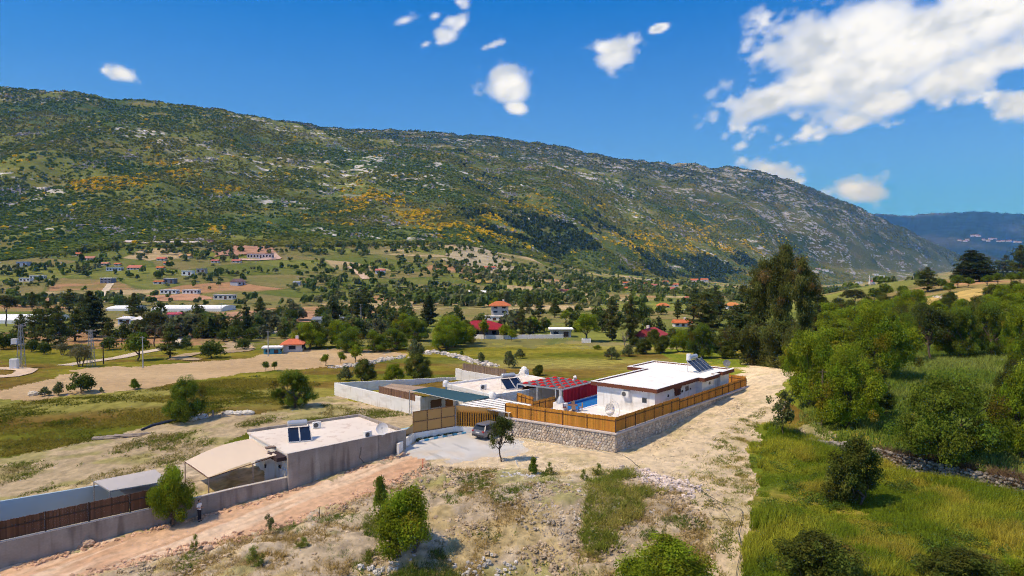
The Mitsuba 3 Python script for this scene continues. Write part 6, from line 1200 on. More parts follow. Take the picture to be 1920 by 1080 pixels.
greenhouse(865, 920, 551, 5, 'flat pale greenhouse above the tall orange roofed house', 4, 30)
wg = thing('garden_wall', 'low white garden wall along the far edge of the big meadow', 'wall')
for a, b in (((880, 634), (930, 636)), ((930, 636), (1056, 634))): pa, pb = G(*a), G(*b); part(wg, 'wall', wallbar(MB(), pa, pb, (pa[2] - .5, pb[2] - .5), (pa[2] + 1.1, pb[2] + 1.1), .3, (.72, .73, .75)), M_PLASTER)
p = G(1099, 642); single('stone_box', 'white stone well box under the bright round tree at the meadow edge', 'well', MB().prism([p[:2] + q for q in ((-1.3, -.8), (1.2, -.9), (1.4, .9), (-1.1, 1.0))], p[2] - .3, p[2] + .95, (.62, .60, .57)), M_PLASTER)
# poles and wires
def lattice(u, vb, hpx, label, box=False, wd=.55):
    p = G(u, vb, 900); h = hpx * p[1] / FPX; t = thing('utility_pole', label, 'utility pole'); mb = MB(); w = wd
    for sx in (-1, 1):
        for sy in (-1, 1): mb.beam(p + [sx * w, sy * w, -.2], p + [sx * w * .35, sy * w * .35, h], .11, .11, (.30, .31, .32))
    part(t, 'leg_frame', mb, M_VC); mb = MB(); n = 9
    for i in range(n):
        z0, z1 = h * i / n, h * (i + 1) / n; a, b = w * (1 - .65 * i / n), w * (1 - .65 * (i + 1) / n); s = 1 if i % 2 else -1
        mb.beam(p + [s * a, -a, z0], p + [-s * b, -b, z1], .06, .06, (.30, .31, .32)).beam(p + [a, s * a, z0], p + [b, -s * b, z1], .06, .06, (.30, .31, .32))
    part(t, 'brace', mb, M_VC); part(t, 'crossarm', MB().beam(p + [-1.1, 0, h * .97], p + [1.1, 0, h * .97], .1, .1, (.30, .31, .32)), M_VC)
    for dx in (-1, 0, 1): part(t, 'insulator', MB().lathe([(.09, 0), (.12, .1), (.06, .3), (0, .32)], p + [dx, 0, h * .97 + .05], 8, (.34, .22, .16)), M_VC)
    if box: part(t, 'transformer', MB().box(p + [-.9, -.3, h * .62], (1.1, .8, 1.0), 0, (.55, .57, .60)), M_VC); part(t, 'platform', MB().box(p + [-.6, 0, h * .55], (2.2, 1.2, .12), 0, (.3, .3, .3)), M_VC)
    return p + [0, 0, h]
def thin(u, vb, hpx, label, c=(.36, .36, .36), lamp=False):
    p = G(u, vb, 900); h = hpx * p[1] / FPX; t = thing('pole', label, 'pole'); part(t, 'shaft', MB().tube([p - [0, 0, .3], p + [0, 0, h * .5], p + [0, 0, h]], [.13, .11, .08], 7, c), M_VC)
    part(t, 'arm', MB().beam(p + [-.5, 0, h * .96], p + [.5, 0, h * .96], .07, .07, c), M_VC); return p + [0, 0, h]
T1 = lattice(40, 690, 82, 'lattice power pole carrying a transformer box at the left edge of the field', True); T2 = lattice(171, 686, 68, 'lattice power pole beside the grey olive tree')
T3 = thin(194, 683, 37, 'dark wooden pole right of the grey olive tree', (.06, .045, .035)); T4 = thin(268, 690, 60, 'thin grey pole before the rounded tree by the lane'); T5 = thin(415, 608, 40, 'pale pole with a concrete foot by the brown field'); T6 = thin(503, 668, 48, 'thin pole beside the blue walled lean-to')
T7 = thin(677, 606, 36, 'thin pole right of the slate grey roofed house'); T8 = thin(771, 590, 20, 'lamp pole left of the dark conifer, mid valley'); T9 = thin(886, 568, 22, 'lamp pole above the dark red hip roof'); T10 = thin(1541, 800, 108, 'tall bare pole among the trees beside the sandy track', (.14, .11, .09))
def wire(label, a, b, sag=1.2):
    s = np.linspace(0, 1, 14)[:, None]; single('power_line', label, 'cable', MB().tube(a * (1 - s) + b * s - np.array([0, 0, 1]) * 4 * sag * s * (1 - s), .022, 4, (.08, .08, .08)), M_VC)
wire('power line between the two lattice poles', T1 - [0, 0, .6], T2 - [0, 0, .6]); wire('power line leaving the picture at left from the transformer pole', T1 - [60, 6, 1.2], T1 - [0, 0, .6]); wire('power line from the second lattice pole towards the orange roofed house', T2 - [0, 0, .8], T6, 2.0); wire('power line across the lane to the thin grey pole', T2 - [0, 0, .5], T4, .8)
p = G(27, 692); ec = thing('electric_cabinet', 'white electric cabinet on the grass beside the transformer pole', 'cabinet'); part(ec, 'casing', MB().box(p + [0, 0, 1.0], (1.5, .7, 2.0), 0, (.68, .70, .72)), M_VC); part(ec, 'door', MB().box(p + [-.3, -.37, 1.0], (.62, .04, 1.7), 0, (.62, .64, .66)), M_VC); part(ec, 'door', MB().box(p + [.37, -.37, 1.0], (.62, .04, 1.7), 0, (.62, .64, .66)), M_VC)

# ------------------------------------------------------------------ bare roads and brown fields in the valley (thin sheets laid on the ground)
def strip(name, label, pts, w, col, kind='structure', lift=.12):
    P_ = np.array([G(u, v, 1500) for u, v in pts]); s = np.r_[0, np.cumsum(np.linalg.norm(np.diff(P_[:, :2], axis=0), axis=1))]; n = max(4, int(s[-1] / 3)); t = np.linspace(0, s[-1], n)
    X, Y = np.interp(t, s, P_[:, 0]), np.interp(t, s, P_[:, 1]); tg = np.gradient(np.c_[X, Y], axis=0); tg /= np.linalg.norm(tg, axis=1, keepdims=True); nn = np.c_[-tg[:, 1], tg[:, 0]]
    rg = np.random.default_rng(len(scene)); ww = np.broadcast_to(w, (n,)) * (.85 + .3 * rg.random(n)); L = 5; V = []
    for j in range(L): q = np.c_[X, Y] + nn * ((j / (L - 1) - .5) * ww)[:, None]; V.append(np.c_[q, H(q[:, 0], q[:, 1]) + lift])
    V = np.stack(V, 1).reshape(-1, 3); f = np.array([[i * L + j, i * L + j + 1, (i + 1) * L + j + 1, (i + 1) * L + j] for i in range(n - 1) for j in range(L - 1)])[:, ::-1]
    key = single(name, label, None, MB().add(V, f, np.asarray(col) * (.85 + .3 * rg.random((len(V), 1)))), M_VC, smooth=True, kind=kind); return key
LANE = (.50, .42, .31)
strip('lane', 'pale curving lane at the left edge before the green field', [(-60, 705), (10, 708), (40, 702), (52, 694), (20, 691), (-60, 692)], 3.6, (.52, .40, .28))
strip('lane', 'pale lane behind the grey olive tree', [(120, 686), (170, 678), (220, 672), (262, 662), (300, 656), (335, 645), (350, 630)], 3.2, LANE)
strip('lane', 'pale lane dropping from the two storey house', [(208, 532), (203, 538), (196, 548), (202, 556)], 4, LANE, lift=.3)
strip('dirt_track', 'reddish track climbing to the blue white house', [(655, 500), (668, 508), (680, 517), (686, 524)], 6, (.48, .36, .26), lift=.5)
strip('mountain_road', 'pale road cut along the foot of the mountain at left', [(60, 476), (120, 466), (170, 452), (220, 452), (280, 456), (340, 455), (385, 455), (410, 452)], 9, (.46, .41, .35), lift=.8)
strip('mountain_road', 'reddish road below the quarried slope', [(440, 487), (480, 488), (520, 486), (505, 470), (490, 462)], 8, (.47, .33, .25), lift=.6)
def field(label, pxs, col, lift=.15):
    P_ = [G(u, v, 1500)[:2] for u, v in pxs]; pg_ = shapely.Polygon(P_).buffer(0); x0, y0, x1, y1 = pg_.bounds; st_ = max(1.2, (y1 - y0) / 70); gx, gy = np.meshgrid(np.arange(x0, x1 + st_, st_), np.arange(y0, y1 + st_, st_)); n, m = gx.shape
    z = H(gx.ravel(), gy.ravel()) + lift; wv = st_ * 2.5; jx_ = (vfbm(gx.ravel() / 14, gy.ravel() / 14, 4, 3) - .5) * 26; jy_ = (vfbm(gx.ravel() / 14 + 40, gy.ravel() / 14, 4, 4) - .5) * 26; ins = shapely.contains_xy(pg_.buffer(st_ * .3), gx.ravel() + jx_, gy.ravel() + jy_); i, j = np.meshgrid(np.arange(n - 1), np.arange(m - 1), indexing='ij'); q = (i * m + j).ravel(); f = np.c_[q, q + 1, q + m + 1, q + m]; f = f[ins[f].all(1)]
    if len(f) == 0: return
    use, inv = np.unique(f, return_inverse=True); rg = np.random.default_rng(len(scene)); V = np.c_[gx.ravel(), gy.ravel(), z][use]; tone = meshkit.fbm(V * [.15, .5, 0], 3, 3)[:, None]
    single('field', label, None, MB().add(V, inv.reshape(-1, 4), np.asarray(col) * (.55 + .8 * tone)), M_VC, smooth=True, kind='structure')
RED_, TAN_, YEL_ = (.34, .20, .12), (.38, .29, .17), (.40, .29, .09)
for lb, q, c in [('brown plowed field right of the pine trees in mid valley', [(480, 592), (560, 583), (610, 588), (618, 600), (560, 606), (490, 606)], RED_), ('brown field beneath the twin flat houses', [(275, 553), (385, 552), (392, 562), (330, 566), (278, 564)], (.40, .22, .13)),
                 ('brown field left of the greenhouses', [(70, 557), (160, 555), (168, 566), (75, 568)], RED_), ('brown strip in front of the long greenhouse', [(420, 585), (480, 582), (486, 600), (424, 606)], RED_), ('tan field left of the tree belt', [(330, 668), (420, 645), (480, 640), (486, 654), (420, 668), (345, 678)], TAN_),
                 ('reddish field behind the tree belt', [(700, 588), (762, 580), (768, 596), (704, 606)], (.38, .22, .13)), ('tan clearing between trees left of the dark conifer', [(735, 610), (780, 603), (785, 618), (740, 622)], TAN_), ('ochre field on the slope under the pine wood', [(865, 522), (905, 518), (925, 528), (890, 534)], YEL_),
                 ('ochre field on the right hill between hedges', [(1690, 578), (1760, 556), (1850, 540), (1880, 545), (1830, 566), (1760, 590)], YEL_), ('reddish bare slope above the village', [(400, 470), (440, 462), (500, 460), (520, 474), (480, 480), (410, 484)], (.36, .20, .13)),                  ('pale terraced slope left of the pine wood', [(850, 458), (895, 448), (960, 500), (1010, 528), (900, 512), (830, 490)], (.34, .29, .18))]:
    field(lb, q, c, lift=.15 if q[0][1] > 540 else .9)
# ------------------------------------------------------------------ near ground cover: grass, dry weeds, stones
def spots(poly_px, n, seed, zmax=400, soft=0.0):
    P_ = [G(u, v, zmax)[:2] for u, v in poly_px]; pg_ = shapely.Polygon(P_).buffer(0); x0, y0, x1, y1 = pg_.bounds; r = np.random.default_rng(seed); out = np.zeros((0, 2))
    while len(out) < n:
        q = np.c_[r.uniform(x0, x1, n), r.uniform(y0, y1, n)]; out = np.vstack([out, q[shapely.contains_xy(pg_, q[:, 0], q[:, 1])]])
    out = out[:n]
    if soft:
        dd = shapely.distance(shapely.points(out), pg_.exterior); w_ = meshkit.fbm(np.c_[out / 2.4, 0 * out[:, 0]], 5, seed + 70) - .5; w2_ = meshkit.fbm(np.c_[out / .8, 0 * out[:, 0]], 3, seed + 71) - .5
        out = out[r.random(len(out)) < sst(0, soft, dd + w_ * soft * 4 + w2_ * soft * 2)]
    return out
def blades(mb, rng, xy, h, w, col, per=5, spread=.12, lean=.35, z=None):
    n = len(xy); z = H(xy[:, 0], xy[:, 1]) if z is None else z
    b = np.repeat(np.c_[xy, z], per, 0) + np.c_[rng.normal(size=(n * per, 2)) * spread, np.full(n * per, -.03)]; hh = np.repeat(h, per) * (.6 + .7 * rng.random(n * per)); a = rng.random(n * per) * 6.28
    t = np.c_[np.cos(a), np.sin(a), 0 * a]; ww = (w * (.7 + .6 * rng.random(n * per)))[:, None]; ln = rng.normal(size=(n * per, 2)) * lean + [.12, .02]
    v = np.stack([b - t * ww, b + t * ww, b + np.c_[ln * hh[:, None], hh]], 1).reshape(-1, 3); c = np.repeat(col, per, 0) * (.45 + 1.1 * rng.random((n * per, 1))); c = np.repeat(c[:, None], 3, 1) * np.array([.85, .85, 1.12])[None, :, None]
    mb.add(v, np.arange(n * per * 3).reshape(-1, 3), c.reshape(-1, 3))
    mb.up = True
def tone(xy, a, b, sc, seed, lo=.38, hi=.62): return np.asarray(a) + (np.asarray(b) - np.asarray(a)) * sst(lo, hi, meshkit.fbm(np.c_[xy / sc, 0 * xy[:, 0]], 4, seed))[:, None]
rg = np.random.default_rng(201)
SLOPE = [(1425, 800), (1478, 792), (1500, 818), (1570, 850), (1620, 862), (1700, 884), (1800, 908), (1900, 932), (2040, 968), (2080, 1130), (1385, 1130), (1400, 1000), (1428, 920), (1400, 850)]
xy = spots(SLOPE, 66000, 1, soft=1.3); k = meshkit.fbm(np.c_[xy / 3.2, 0 * xy[:, 0]], 4, 5); col = tone(xy, (.165, .235, .02), (.34, .36, .04), 4.0, 6); yl = .75 * sst(.56, .68, meshkit.fbm(np.c_[xy / [5, 3], 0 * xy[:, 0]], 4, 7))[:, None]; col = col * (1 - yl) + np.array((.40, .34, .055)) * yl
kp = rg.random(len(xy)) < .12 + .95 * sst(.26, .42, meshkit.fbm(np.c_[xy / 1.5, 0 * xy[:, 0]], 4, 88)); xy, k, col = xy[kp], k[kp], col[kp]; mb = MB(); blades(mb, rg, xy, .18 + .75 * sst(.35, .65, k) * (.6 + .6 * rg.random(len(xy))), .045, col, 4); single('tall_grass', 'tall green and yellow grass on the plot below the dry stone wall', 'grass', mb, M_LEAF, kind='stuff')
TERR = [(1500, 800), (1580, 840), (1700, 870), (1920, 925), (2060, 930), (2060, 640), (1700, 640), (1500, 720)]
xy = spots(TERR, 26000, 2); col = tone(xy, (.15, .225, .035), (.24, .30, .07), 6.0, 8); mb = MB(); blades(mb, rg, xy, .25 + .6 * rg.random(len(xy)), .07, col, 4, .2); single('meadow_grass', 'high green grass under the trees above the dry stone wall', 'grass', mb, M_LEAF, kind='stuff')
BANK = [(985, 880), (1250, 905), (1335, 980), (1345, 1130), (-80, 1150), (120, 1090), (250, 1058), (420, 1016), (560, 980), (700, 924), (800, 868), (860, 880)]
xy = spots(BANK, 30000, 3); d = meshkit.fbm(np.c_[xy / 3.0, 0 * xy[:, 0]], 4, 9); keep = rg.random(len(xy)) < sst(.42, .62, d) * .95 + .06; xy = xy[keep]; col = tone(xy, (.34, .255, .095), (.42, .33, .16), 2.0, 10); gr = sst(.56, .66, meshkit.fbm(np.c_[xy / 2.6 + 9, 0 * xy[:, 0]], 4, 11))[:, None]; col = col * (1 - gr) + np.array((.13, .18, .03)) * gr
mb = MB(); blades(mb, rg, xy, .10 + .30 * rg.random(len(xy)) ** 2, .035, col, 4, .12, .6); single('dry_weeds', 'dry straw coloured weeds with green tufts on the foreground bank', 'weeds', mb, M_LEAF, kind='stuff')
xy = spots([(1105, 885), (1200, 875), (1260, 930), (1190, 985), (1130, 1070), (1065, 1060), (1095, 960)], 6500, 4, soft=1.2); d = meshkit.fbm(np.c_[xy / 2.2, 0 * xy[:, 0]], 5, 77); cx = np.array([G(1165, 930)[0], G(1165, 930)[1]]); rr0 = np.hypot((xy[:, 0] - cx[0]) / 3.2, (xy[:, 1] - cx[1]) / 7); xy = xy[rg.random(len(xy)) < sst(.42, .62, d + .10 * (1 - rr0))]; mb = MB(); blades(mb, rg, xy, .25 + .45 * rg.random(len(xy)), .04, tone(xy, (.18, .225, .035), (.34, .32, .08), 1.2, 12), 3, .1, .7); single('grass_patch', 'bright green grass patch running down the bank left of the stone heap', 'grass', mb, M_LEAF, kind='stuff')
xy = spots([(680, 970), (830, 1000), (880, 1120), (690, 1120)], 3500, 14); d = meshkit.fbm(np.c_[xy / 1.8, 0 * xy[:, 0]], 5, 78); xy = xy[rg.random(len(xy)) < sst(.45, .62, d)]; mb = MB(); blades(mb, rg, xy, .2 + .4 * rg.random(len(xy)), .04, tone(xy, (.09, .14, .02), (.17, .20, .04), 1.6, 12), 4, .12, .5); single('grass_patch', 'shaded green grass patch round the foot of the bright foreground bush', 'grass', mb, M_LEAF, kind='stuff')
TRK = [(1420, 800), (1400, 850), (1425, 920), (1395, 1000), (1395, 1120), (1345, 1120), (1335, 980), (1250, 905), (1300, 850), (1380, 790), (1440, 760)]
xy = spots(TRK, 14000, 5); d = meshkit.fbm(np.c_[xy / .9, 0 * xy[:, 0]], 4, 15); e = np.array([np.interp(q[1], [40, 60, 75, 100], [13.5, 20.5, 25, 34]) - q[0] for q in xy]); keep = rg.random(len(xy)) < sst(.46, .6, d) * np.exp(-np.abs(e) / 2.6) * .7; xy = xy[keep]
mb = MB(); blades(mb, rg, xy, .08 + .2 * rg.random(len(xy)), .04, tone(xy, (.19, .22, .04), (.36, .31, .10), 1.6, 12), 4, .16, .8); single('track_weeds', 'sparse weeds creeping over the edge of the sandy track', 'weeds', mb, M_LEAF, kind='stuff')
LOT = [(0, 862), (130, 842), (300, 806), (460, 780), (620, 750), (770, 778), (674, 788), (463, 812), (347, 868), (176, 906), (0, 940)]
xy = spots(LOT, 9000, 6); d = meshkit.fbm(np.c_[xy / 4.0, 0 * xy[:, 0]], 4, 16); xy = xy[rg.random(len(xy)) < sst(.48, .66, d)]; mb = MB(); blades(mb, rg, xy, .12 + .22 * rg.random(len(xy)), .06, tone(xy, (.26, .23, .09), (.14, .17, .03), 3.0, 13), 4, .2, .6); single('dry_weeds', 'sparse low weeds on the tilled plot', 'weeds', mb, M_LEAF, kind='stuff')
MEA = [(0, 858), (130, 836), (300, 798), (460, 770), (545, 758), (600, 720), (480, 705), (350, 720), (220, 740), (0, 756)]
xy = spots(MEA, 26000, 7); d = meshkit.fbm(np.c_[xy / [9, 4], 0 * xy[:, 0]], 4, 17); xy = xy[rg.random(len(xy)) < sst(.35, .6, d)]; mb = MB(); blades(mb, rg, xy, .10 + .2 * rg.random(len(xy)), .09, tone(xy, (.10, .12, .014), (.22, .195, .035), 7.0, 18), 3, .3, .8); single('meadow_grass', 'grass of the left meadow between the plowed strip and the tilled plot', 'grass', mb, M_LEAF, kind='stuff')
def scree(name, label, xy, r, cols, rng, flat=.7, n=5, m=M_VC, kind='stuff', cat='stones'):
    mb = MB(); z = H(xy[:, 0], xy[:, 1]); clump_mesh(mb, rng, np.c_[xy, z], r, r * flat * (.7 + .6 * rng.random(len(xy))), cols, n); return single(name, label, cat, mb, m, kind=kind)
def pale(n, base=(.52, .47, .41), v=.5): return np.array([base]) * (1 - v / 2 + v * rg.random((n, 1)))
xy = spots(BANK, 11000, 21); d = meshkit.fbm(np.c_[xy / 3.5, 0 * xy[:, 0]], 4, 22); xy = xy[rg.random(len(xy)) < sst(.42, .62, d) + .05]; scree('earth_clods', 'earth clods and small stones strewn over the bank', xy, .05 + .20 * rg.random(len(xy)) ** 2.5, pale(len(xy), (.41, .325, .22), .7), rg)
xy = spots([(860, 920), (960, 890), (1060, 900), (1110, 960), (1080, 1010), (960, 990)], 1300, 23, soft=1.0); scree('earth_clods', 'greyish clods of the freshly turned bank below the yard', xy, .04 + .15 * rg.random(len(xy)) ** 3, pale(len(xy), (.43, .37, .285), .5), rg)
xy = np.vstack([spots(TRK, 1200, 24), spots([(985, 872), (1155, 852), (1405, 735), (1385, 790), (1250, 900)], 1800, 25)]); scree('track_stones', 'small stones lying on the sandy track', xy, .03 + .11 * rg.random(len(xy)) ** 4, pale(len(xy), (.50, .42, .30)), rg)
def along(pts, n, w, seed):
    P_ = np.array([G(u, v)[:2] for u, v in pts]); s = np.r_[0, np.cumsum(np.linalg.norm(np.diff(P_, axis=0), axis=1))]; r = np.random.default_rng(seed); t = r.random(n) * s[-1]
    return np.c_[np.interp(t, s, P_[:, 0]), np.interp(t, s, P_[:, 1])] + r.normal(size=(n, 2)) * w
xy = np.vstack([along([(20, 1066), (317, 985), (440, 953), (542, 922), (755, 852)], 700, .35, 31), along([(120, 1088), (250, 1056), (420, 1014), (560, 978), (700, 922), (790, 884)], 700, .5, 32)]); scree('road_stones', 'reddish stones and clods along both edges of the dirt road', xy, .05 + .20 * rg.random(len(xy)) ** 3, pale(len(xy), (.52, .34, .23), .6), rg)
xy = along([(1180, 885), (1230, 900), (1285, 915), (1300, 922)], 420, .75, 33); scree('stone_heap', 'heap of pale rubble stones on the edge of the bank, right of the green patch', xy, .10 + .22 * rg.random(len(xy)) ** 2, pale(len(xy), (.58, .50, .45), .5), rg, .9)
xy = along([(942, 890), (975, 892), (1000, 896)], 130, .35, 34); scree('stone_heap', 'small heap of bluish white stones right of the little tree by the car', xy, .07 + .16 * rg.random(len(xy)) ** 2, pale(len(xy), (.56, .55, .56), .5), rg, .9)
xy = along([(722, 985), (735, 1010), (750, 1035), (775, 1050)], 170, .32, 35); scree('stone_heap', 'heap of lilac grey stones under the bright foreground bush', xy, .08 + .16 * rg.random(len(xy)) ** 2, pale(len(xy), (.50, .47, .48), .5), rg, .9)
xy = along([(1100, 905), (1110, 960), (1130, 990), (1180, 930)], 150, .8, 36); scree('scattered_stones', 'pale stones scattered through the green grass patch', xy, .07 + .16 * rg.random(len(xy)) ** 2, pale(len(xy), (.60, .56, .50), .4), rg, .9)
xy = along([(690, 1075), (800, 1065), (900, 1070), (960, 1060)], 160, .8, 37); scree('scattered_stones', 'grey stones at the bottom edge of the bank', xy, .08 + .18 * rg.random(len(xy)) ** 2, pale(len(xy), (.50, .48, .45), .5), rg, .9)
for nm_, lb, pts, n in [('stone_row', 'pale field stone row across the meadow behind the walled yard', [(796, 664), (811, 659), (847, 667), (868, 673), (927, 687)], 240), ('stone_row', 'field stone row at the right end of the plowed strip', [(618, 690), (660, 687), (720, 675), (752, 670)], 160), ('stone_row', 'white rubble bank behind the orange hip roof', [(462, 628), (490, 626), (520, 624), (545, 622)], 120), ('stone_row', 'white stones on the slope under the ochre hill field', [(1755, 556), (1775, 562), (1790, 566)], 60)]:
    xy = along(pts, n, .7, n); scree(nm_, lb, xy, .25 + .5 * rg.random(len(xy)) ** 2, pale(len(xy), (.56, .52, .47)), rg, .8)
for u, v, r_, lb in [(165, 1022, .42, 'big reddish boulder at the foot of the stained road wall'), (1113, 812, .34, 'tan boulder at the foot of the stone retaining wall'), (390, 1030, .28, 'boulder on the lower edge of the dirt road'), (62, 742, .6, 'pale boulder beside the shrubs of the plowed strip')]:
    p = G(u, v); rr_ = np.random.default_rng(u); single('boulder', lb, 'boulder', MB().ball(p + [0, 0, r_ * .4], (r_ * 1.2, r_, r_ * .8), (.50, .36, .26) if u < 400 and u > 100 else (.56, .50, .40), 2, .14, rr_), M_VC)
# dry stone wall
dw = thing('dry_stone_wall', 'old dry stone wall of grey field stones holding up the tree terrace', 'wall'); rr_ = np.random.default_rng(55); mb = MB(); mb2 = MB()
pl = np.array([P(u, v, gz(*P(u, v, 0)[:2]))[:2] for u, v in WALL_PX]); s = np.r_[0, np.cumsum(np.linalg.norm(np.diff(pl, axis=0), axis=1))]
for row in range(6):
    t = .15 * rr_.random()
    while t < s[-1]:
        r_ = .14 + .12 * rr_.random(); x, y = np.interp(t, s, pl[:, 0]), np.interp(t, s, pl[:, 1]); hgt = float(np.clip((t - 2) / 6, .35, 1)); z = Hn(x, y - .5) + .12 + row * .245 * hgt + .05 * rr_.normal()
        (mb if row < 5 else mb2).ball((x + .04 * rr_.normal(), y + .02 + row * .055 + .04 * rr_.normal(), z), (r_ * 1.15, r_ * .9, r_ * .72), np.array((.27, .245, .215)) * (.55 + .8 * rr_.random()), 1, .16, rr_); t += r_ * 1.75
k = part(dw, 'stone', mb, M_VC); labels[k] = {'label': 'stacked grey stones of the wall face', 'kind': 'stuff'}; k = part(dw, 'top_stone', mb2, M_VC); labels[k] = {'label': 'loose stones along the top of the wall', 'kind': 'stuff'}
xy = spots(SLOPE, 5000, 91, soft=1.0); kp = rg.random(len(xy)) < sst(.52, .66, meshkit.fbm(np.c_[xy / 2.4, 0 * xy[:, 0]], 4, 92)); xy = xy[kp]; mb = MB(); cs = np.c_[xy, H(xy[:, 0], xy[:, 1]) + .35]; leaves(mb, rg, cs, np.full(len(cs), .30), 16, .085, (.13, .20, .035), tone=.6, slim=.7)
single('meadow_weeds', 'leafy weeds standing in the tall grass below the dry stone wall', 'weeds', mb, M_LEAF, kind='stuff')
t_ = rg.random(2600) * s[-1]; xy = np.c_[np.interp(t_, s, pl[:, 0]), np.interp(t_, s, pl[:, 1])] + np.c_[rg.normal(size=2600) * .1, .55 + .35 * rg.random(2600)]; xy = xy[meshkit.fbm(np.c_[xy / 2.2, 0 * xy[:, 0]], 4, 93) > .44]; mb = MB(); blades(mb, rg, xy, .25 + .5 * rg.random(len(xy)), .05, pale(len(xy), (.20, .14, .09), .6), 5, .15, .9, z=H(xy[:, 0], xy[:, 1]) + .1); single('dry_brush', 'brown dry brush hanging over the top of the dry stone wall', 'brush', mb, M_LEAF, kind='stuff')
# ------------------------------------------------------------------ odds and ends
p = G(793, 880); st_ = thing('marker_stake', 'thin red marker stake at the lower edge of the dirt road by the yard', 'stake'); part(st_, 'stake', MB().tube([p - [0, 0, .1], p + [0, 0, 1.0]], .04, 6, (.55, .06, .03)), M_VC); part(st_, 'base_stone', MB().ball(p + [.1, -.1, .05], (.2, .15, .12), (.52, .40, .30), 1, .2, rr_), M_VC)
p = G(599, 971); single('marker_stake', 'thin dark stake on the bank below the dirt road', 'stake', MB().tube([p - [0, 0, .1], p + [0.02, 0, .85]], .03, 6, (.10, .08, .06)), M_VC)
p = G(972, 874); single('white_pipe', 'short piece of white pipe stuck in the ground left of the little dark conifer', 'pipe', MB().tube([p + [0, 0, -.05], p + [-.25, .05, .55]], .07, 8, (.72, .70, .66)), M_VC)
def hose(label, pts, r=.03):
    P_ = np.array([G(u, v) for u, v in pts]); s = np.r_[0, np.cumsum(np.linalg.norm(np.diff(P_, axis=0), axis=1))]; t = np.linspace(0, s[-1], 70); q = np.c_[np.interp(t, s, P_[:, 0]), np.interp(t, s, P_[:, 1])]; q += np.c_[np.sin(t * 1.1), np.cos(t * .8)] * .06; single('hose', label, 'hose', MB().tube(np.c_[q, H(q[:, 0], q[:, 1]) + .16], r, 5, (.05, .055, .05)), M_VC)
hose('black hose from the corner of the stone retaining wall to the stone heap', [(1150, 850), (1170, 858), (1185, 866), (1200, 880)], .02); hose('black hose snaking down the sandy track to the bottom edge', [(1265, 908), (1310, 920), (1350, 945), (1390, 960), (1393, 975), (1385, 1000), (1388, 1030), (1383, 1080), (1380, 1100)], .022); hose('looped thin black hose beside the long hose', [(1325, 940), (1360, 965), (1368, 975), (1340, 975), (1330, 965)], .016)
# heaps at the edge of the tilled plot
hp_ = thing('rubble_heap', 'heap of white sacks and grey boards at the far edge of the tilled plot', 'heap'); q = np.array([G(u, v) for u, v in ((362, 788), (378, 784), (395, 783), (430, 778), (448, 778), (465, 777))])
for i in (0, 1, 3, 4, 5): part(hp_, 'sack', MB().ball(q[i] + [0, 0, .22], (.55 + .3 * (i % 2), .42, .34), (.62, .60, .56), 2, .22, rr_), M_VC)
for i in range(7): a = q[2] + [(i - 3) * .5, .3 * rr_.normal(), .2]; part(hp_, 'board', MB().beam(a, a + [1.3 * rr_.normal() * .4 + .5, .3 * rr_.normal(), .5 + .5 * rr_.random()], .2, .05, np.array((.26, .21, .18)) * (.6 + .7 * rr_.random())), M_VC)
lp = thing('branch_pile', 'pile of grey cut branches between the left meadow and the tilled plot', 'branches'); a0, a1 = G(150, 826), G(248, 816)
for i in range(16): a = a0 + (a1 - a0) * rr_.random() + [.3 * rr_.normal(), .3 * rr_.normal(), 0]; a[2] = gz(*a[:2]) + .15; part(lp, 'branch', MB().tube([a, a + [.9 + .6 * rr_.random(), .3 * rr_.normal(), .15 * rr_.random()], a + [2.2 + rr_.random(), .5 * rr_.normal(), .1]], [.11, .09, .06], 6, np.array((.32, .27, .23)) * (.7 + .5 * rr_.random())), M_VC)
a = [G(u, v) for u, v in ((265, 808), (285, 800), (310, 794), (330, 789))]; single('net_roll', 'rolled dark blue netting lying at the foot of the dark tree by the tilled plot', 'netting', MB().tube([q_ + [0, 0, .14] for q_ in a], [.12, .2, .24, .16], 9, (.03, .042, .075)), M_VC, smooth=True)
mb = MB(); q = G(66, 741)
for i in range(6): mb.ball(q + [rr_.normal() * .7, rr_.normal() * .4, .15], (.5, .35, .25), (.62, .60, .56), 1, .2, rr_)
single('white_heap', 'white heap of lime or rubble at the left shrubs of the plowed strip', 'heap', mb, M_VC)

# ------------------------------------------------------------------ the person by the wall
import manifold3d as m3
def body(bones, refine=.03, it=8):
    man = None
    for a, ra, b, rb in bones:
        sp = [m3.Manifold.sphere(r, 14).translate([float(x) for x in c]) for c, r in ((a, ra), (b, rb))]; h = m3.Manifold.batch_hull(sp); man = h if man is None else man + h
    m = man.refine_to_length(refine).to_mesh(); tm = trimesh.Trimesh(np.array(m.vert_properties[:, :3]), np.array(m.tri_verts), process=True); trimesh.smoothing.filter_taubin(tm, .5, -.52, it); return np.array(tm.vertices), np.array(tm.faces)
pp = G(374, 977); pk = thing('person', 'person in a white shirt and dark trousers standing by the grey wall, hands raised', 'person')
def W_(v): v = np.asarray(v, float); c_, s_ = math.cos(-.25), math.sin(-.25); return np.c_[pp[0] + v[:, 0] * c_ - v[:, 1] * s_, pp[1] + v[:, 0] * s_ + v[:, 1] * c_, pp[2] + v[:, 2]]
J = dict(hd=(.045, 0, 1.66), nk=(.01, 0, 1.50), ch=(0, 0, 1.32), be=(-.01, 0, 1.10), pv=(0, 0, .95))
bones = [((.03, 0, 1.70), .098, (.05, 0, 1.62), .08), ((.02, 0, 1.58), .055, J['nk'], .06), (J['nk'], .07, J['ch'], .13), (J['ch'], .135, J['be'], .115), (J['be'], .115, J['pv'], .125), ((.145, 0, 1.665), .014, (.13, 0, 1.64), .02)]
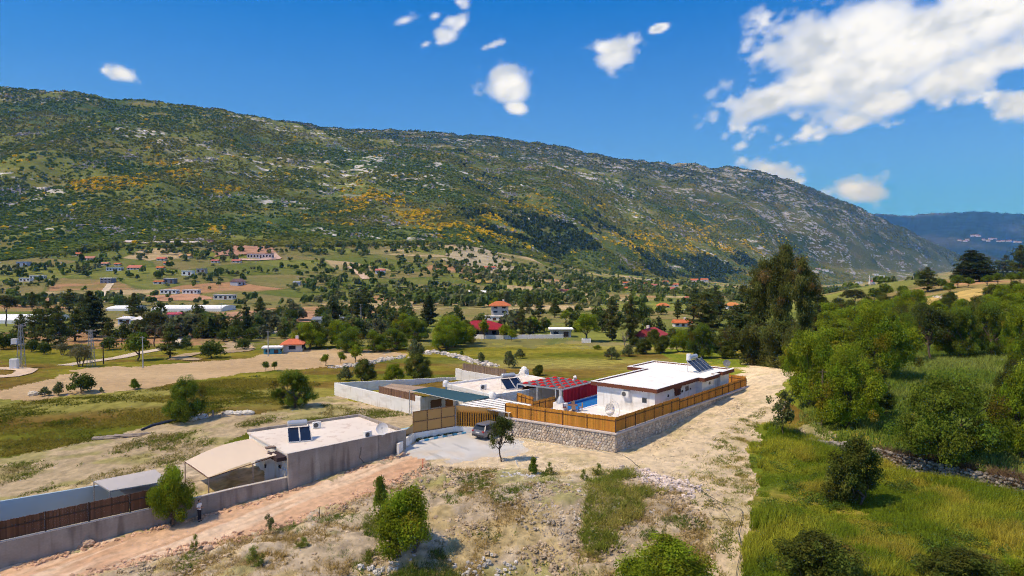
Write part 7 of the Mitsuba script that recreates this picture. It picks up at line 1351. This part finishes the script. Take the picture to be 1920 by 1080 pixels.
tors, legs, fin = [(J['nk'], .085, J['ch'], .145), (J['ch'], .15, J['be'], .13), (J['be'], .135, J['pv'], .14)], [((0, 0, .97), .135, (0, 0, .93), .14)], []
for s in (-1, 1):
    sh, el, wr = (0, s * .19, 1.42), (-.02, s * .25, 1.14), (.27, s * .10, 1.17); hip, kn, an = (0, s * .09, .92), (.02, s * .10, .50), (-.01, s * .11, .09)
    bones += [(J['ch'], .11, sh, .062), (sh, .056, el, .043), (el, .043, wr, .031), (hip, .10, kn, .06), (kn, .058, an, .04), (an, .042, (.12, s * .12, .04), .035), (wr, .032, (.33, s * .08, 1.18), .036), ((.30, s * .11, 1.19), .014, (.345, s * .105, 1.23), .010)]
    for i, ln in enumerate((.062, .072, .068, .052)): z = 1.205 - i * .020; bones += [((.34, s * .08, z), .0095, (.34 + ln * .7, s * (.075), z + .004), .009), ((.34 + ln * .7, s * .075, z + .004), .009, (.345 + ln, s * .05, z + .008), .008)]
    tors += [(J['ch'], .12, sh, .075), (sh, .072, tuple(np.array(sh) * .35 + np.array(el) * .65), .064)]; legs += [(hip, .108, kn, .075), (kn, .074, (an[0], an[1], .12), .062)]
for nm_, bn, c, rf_ in (('body', bones, (.42, .235, .16), .022), ('shirt', tors, (.74, .74, .75), .03), ('trousers', legs, (.018, .02, .03), .03)):
    v, f = body(bn, rf_, 6); part(pk, nm_, MB().add(W_(v), f, c), M_VC, smooth=True)
v, f = body([((.015, 0, 1.735), .088, (-.02, 0, 1.68), .092)], .02, 4); part(pk, 'hair', MB().add(W_(v), f, (.02, .015, .012)), M_VC, smooth=True)
for s in (-1, 1): v, f = body([((-.05, s * .11, .045), .045, (.15, s * .125, .035), .04)], .03, 3); part(pk, 'shoe', MB().add(W_(v), f, (.03, .03, .03)), M_VC, smooth=True); part(pk, 'eye', MB().ball(W_([(.125, s * .034, 1.675)])[0], (.012, .012, .008), (.03, .02, .02)), M_VC)
# ------------------------------------------------------------------ the air of the valley
HAZE_ALBEDO = [.70, .93, 1.0]
scene['air'] = {'type': 'homogeneous', 'albedo': {'type': 'rgb', 'value': HAZE_ALBEDO}, 'sigma_t': {'type': 'rgb', 'value': [0.7e-5, 2.4e-5, 7.0e-5]}}
scene['haze'] = {'type': 'cube', 'to_world': T().translate([0, 6000, 700]).scale([30000, 9000, 900]), 'bsdf': {'type': 'null'}, 'interior': {'type': 'ref', 'id': 'air'}}
scene['camera']['medium'] = {'type': 'ref', 'id': 'air'}
labels['haze'] = {'label': 'thin bluish haze filling the valley', 'kind': 'stuff'}
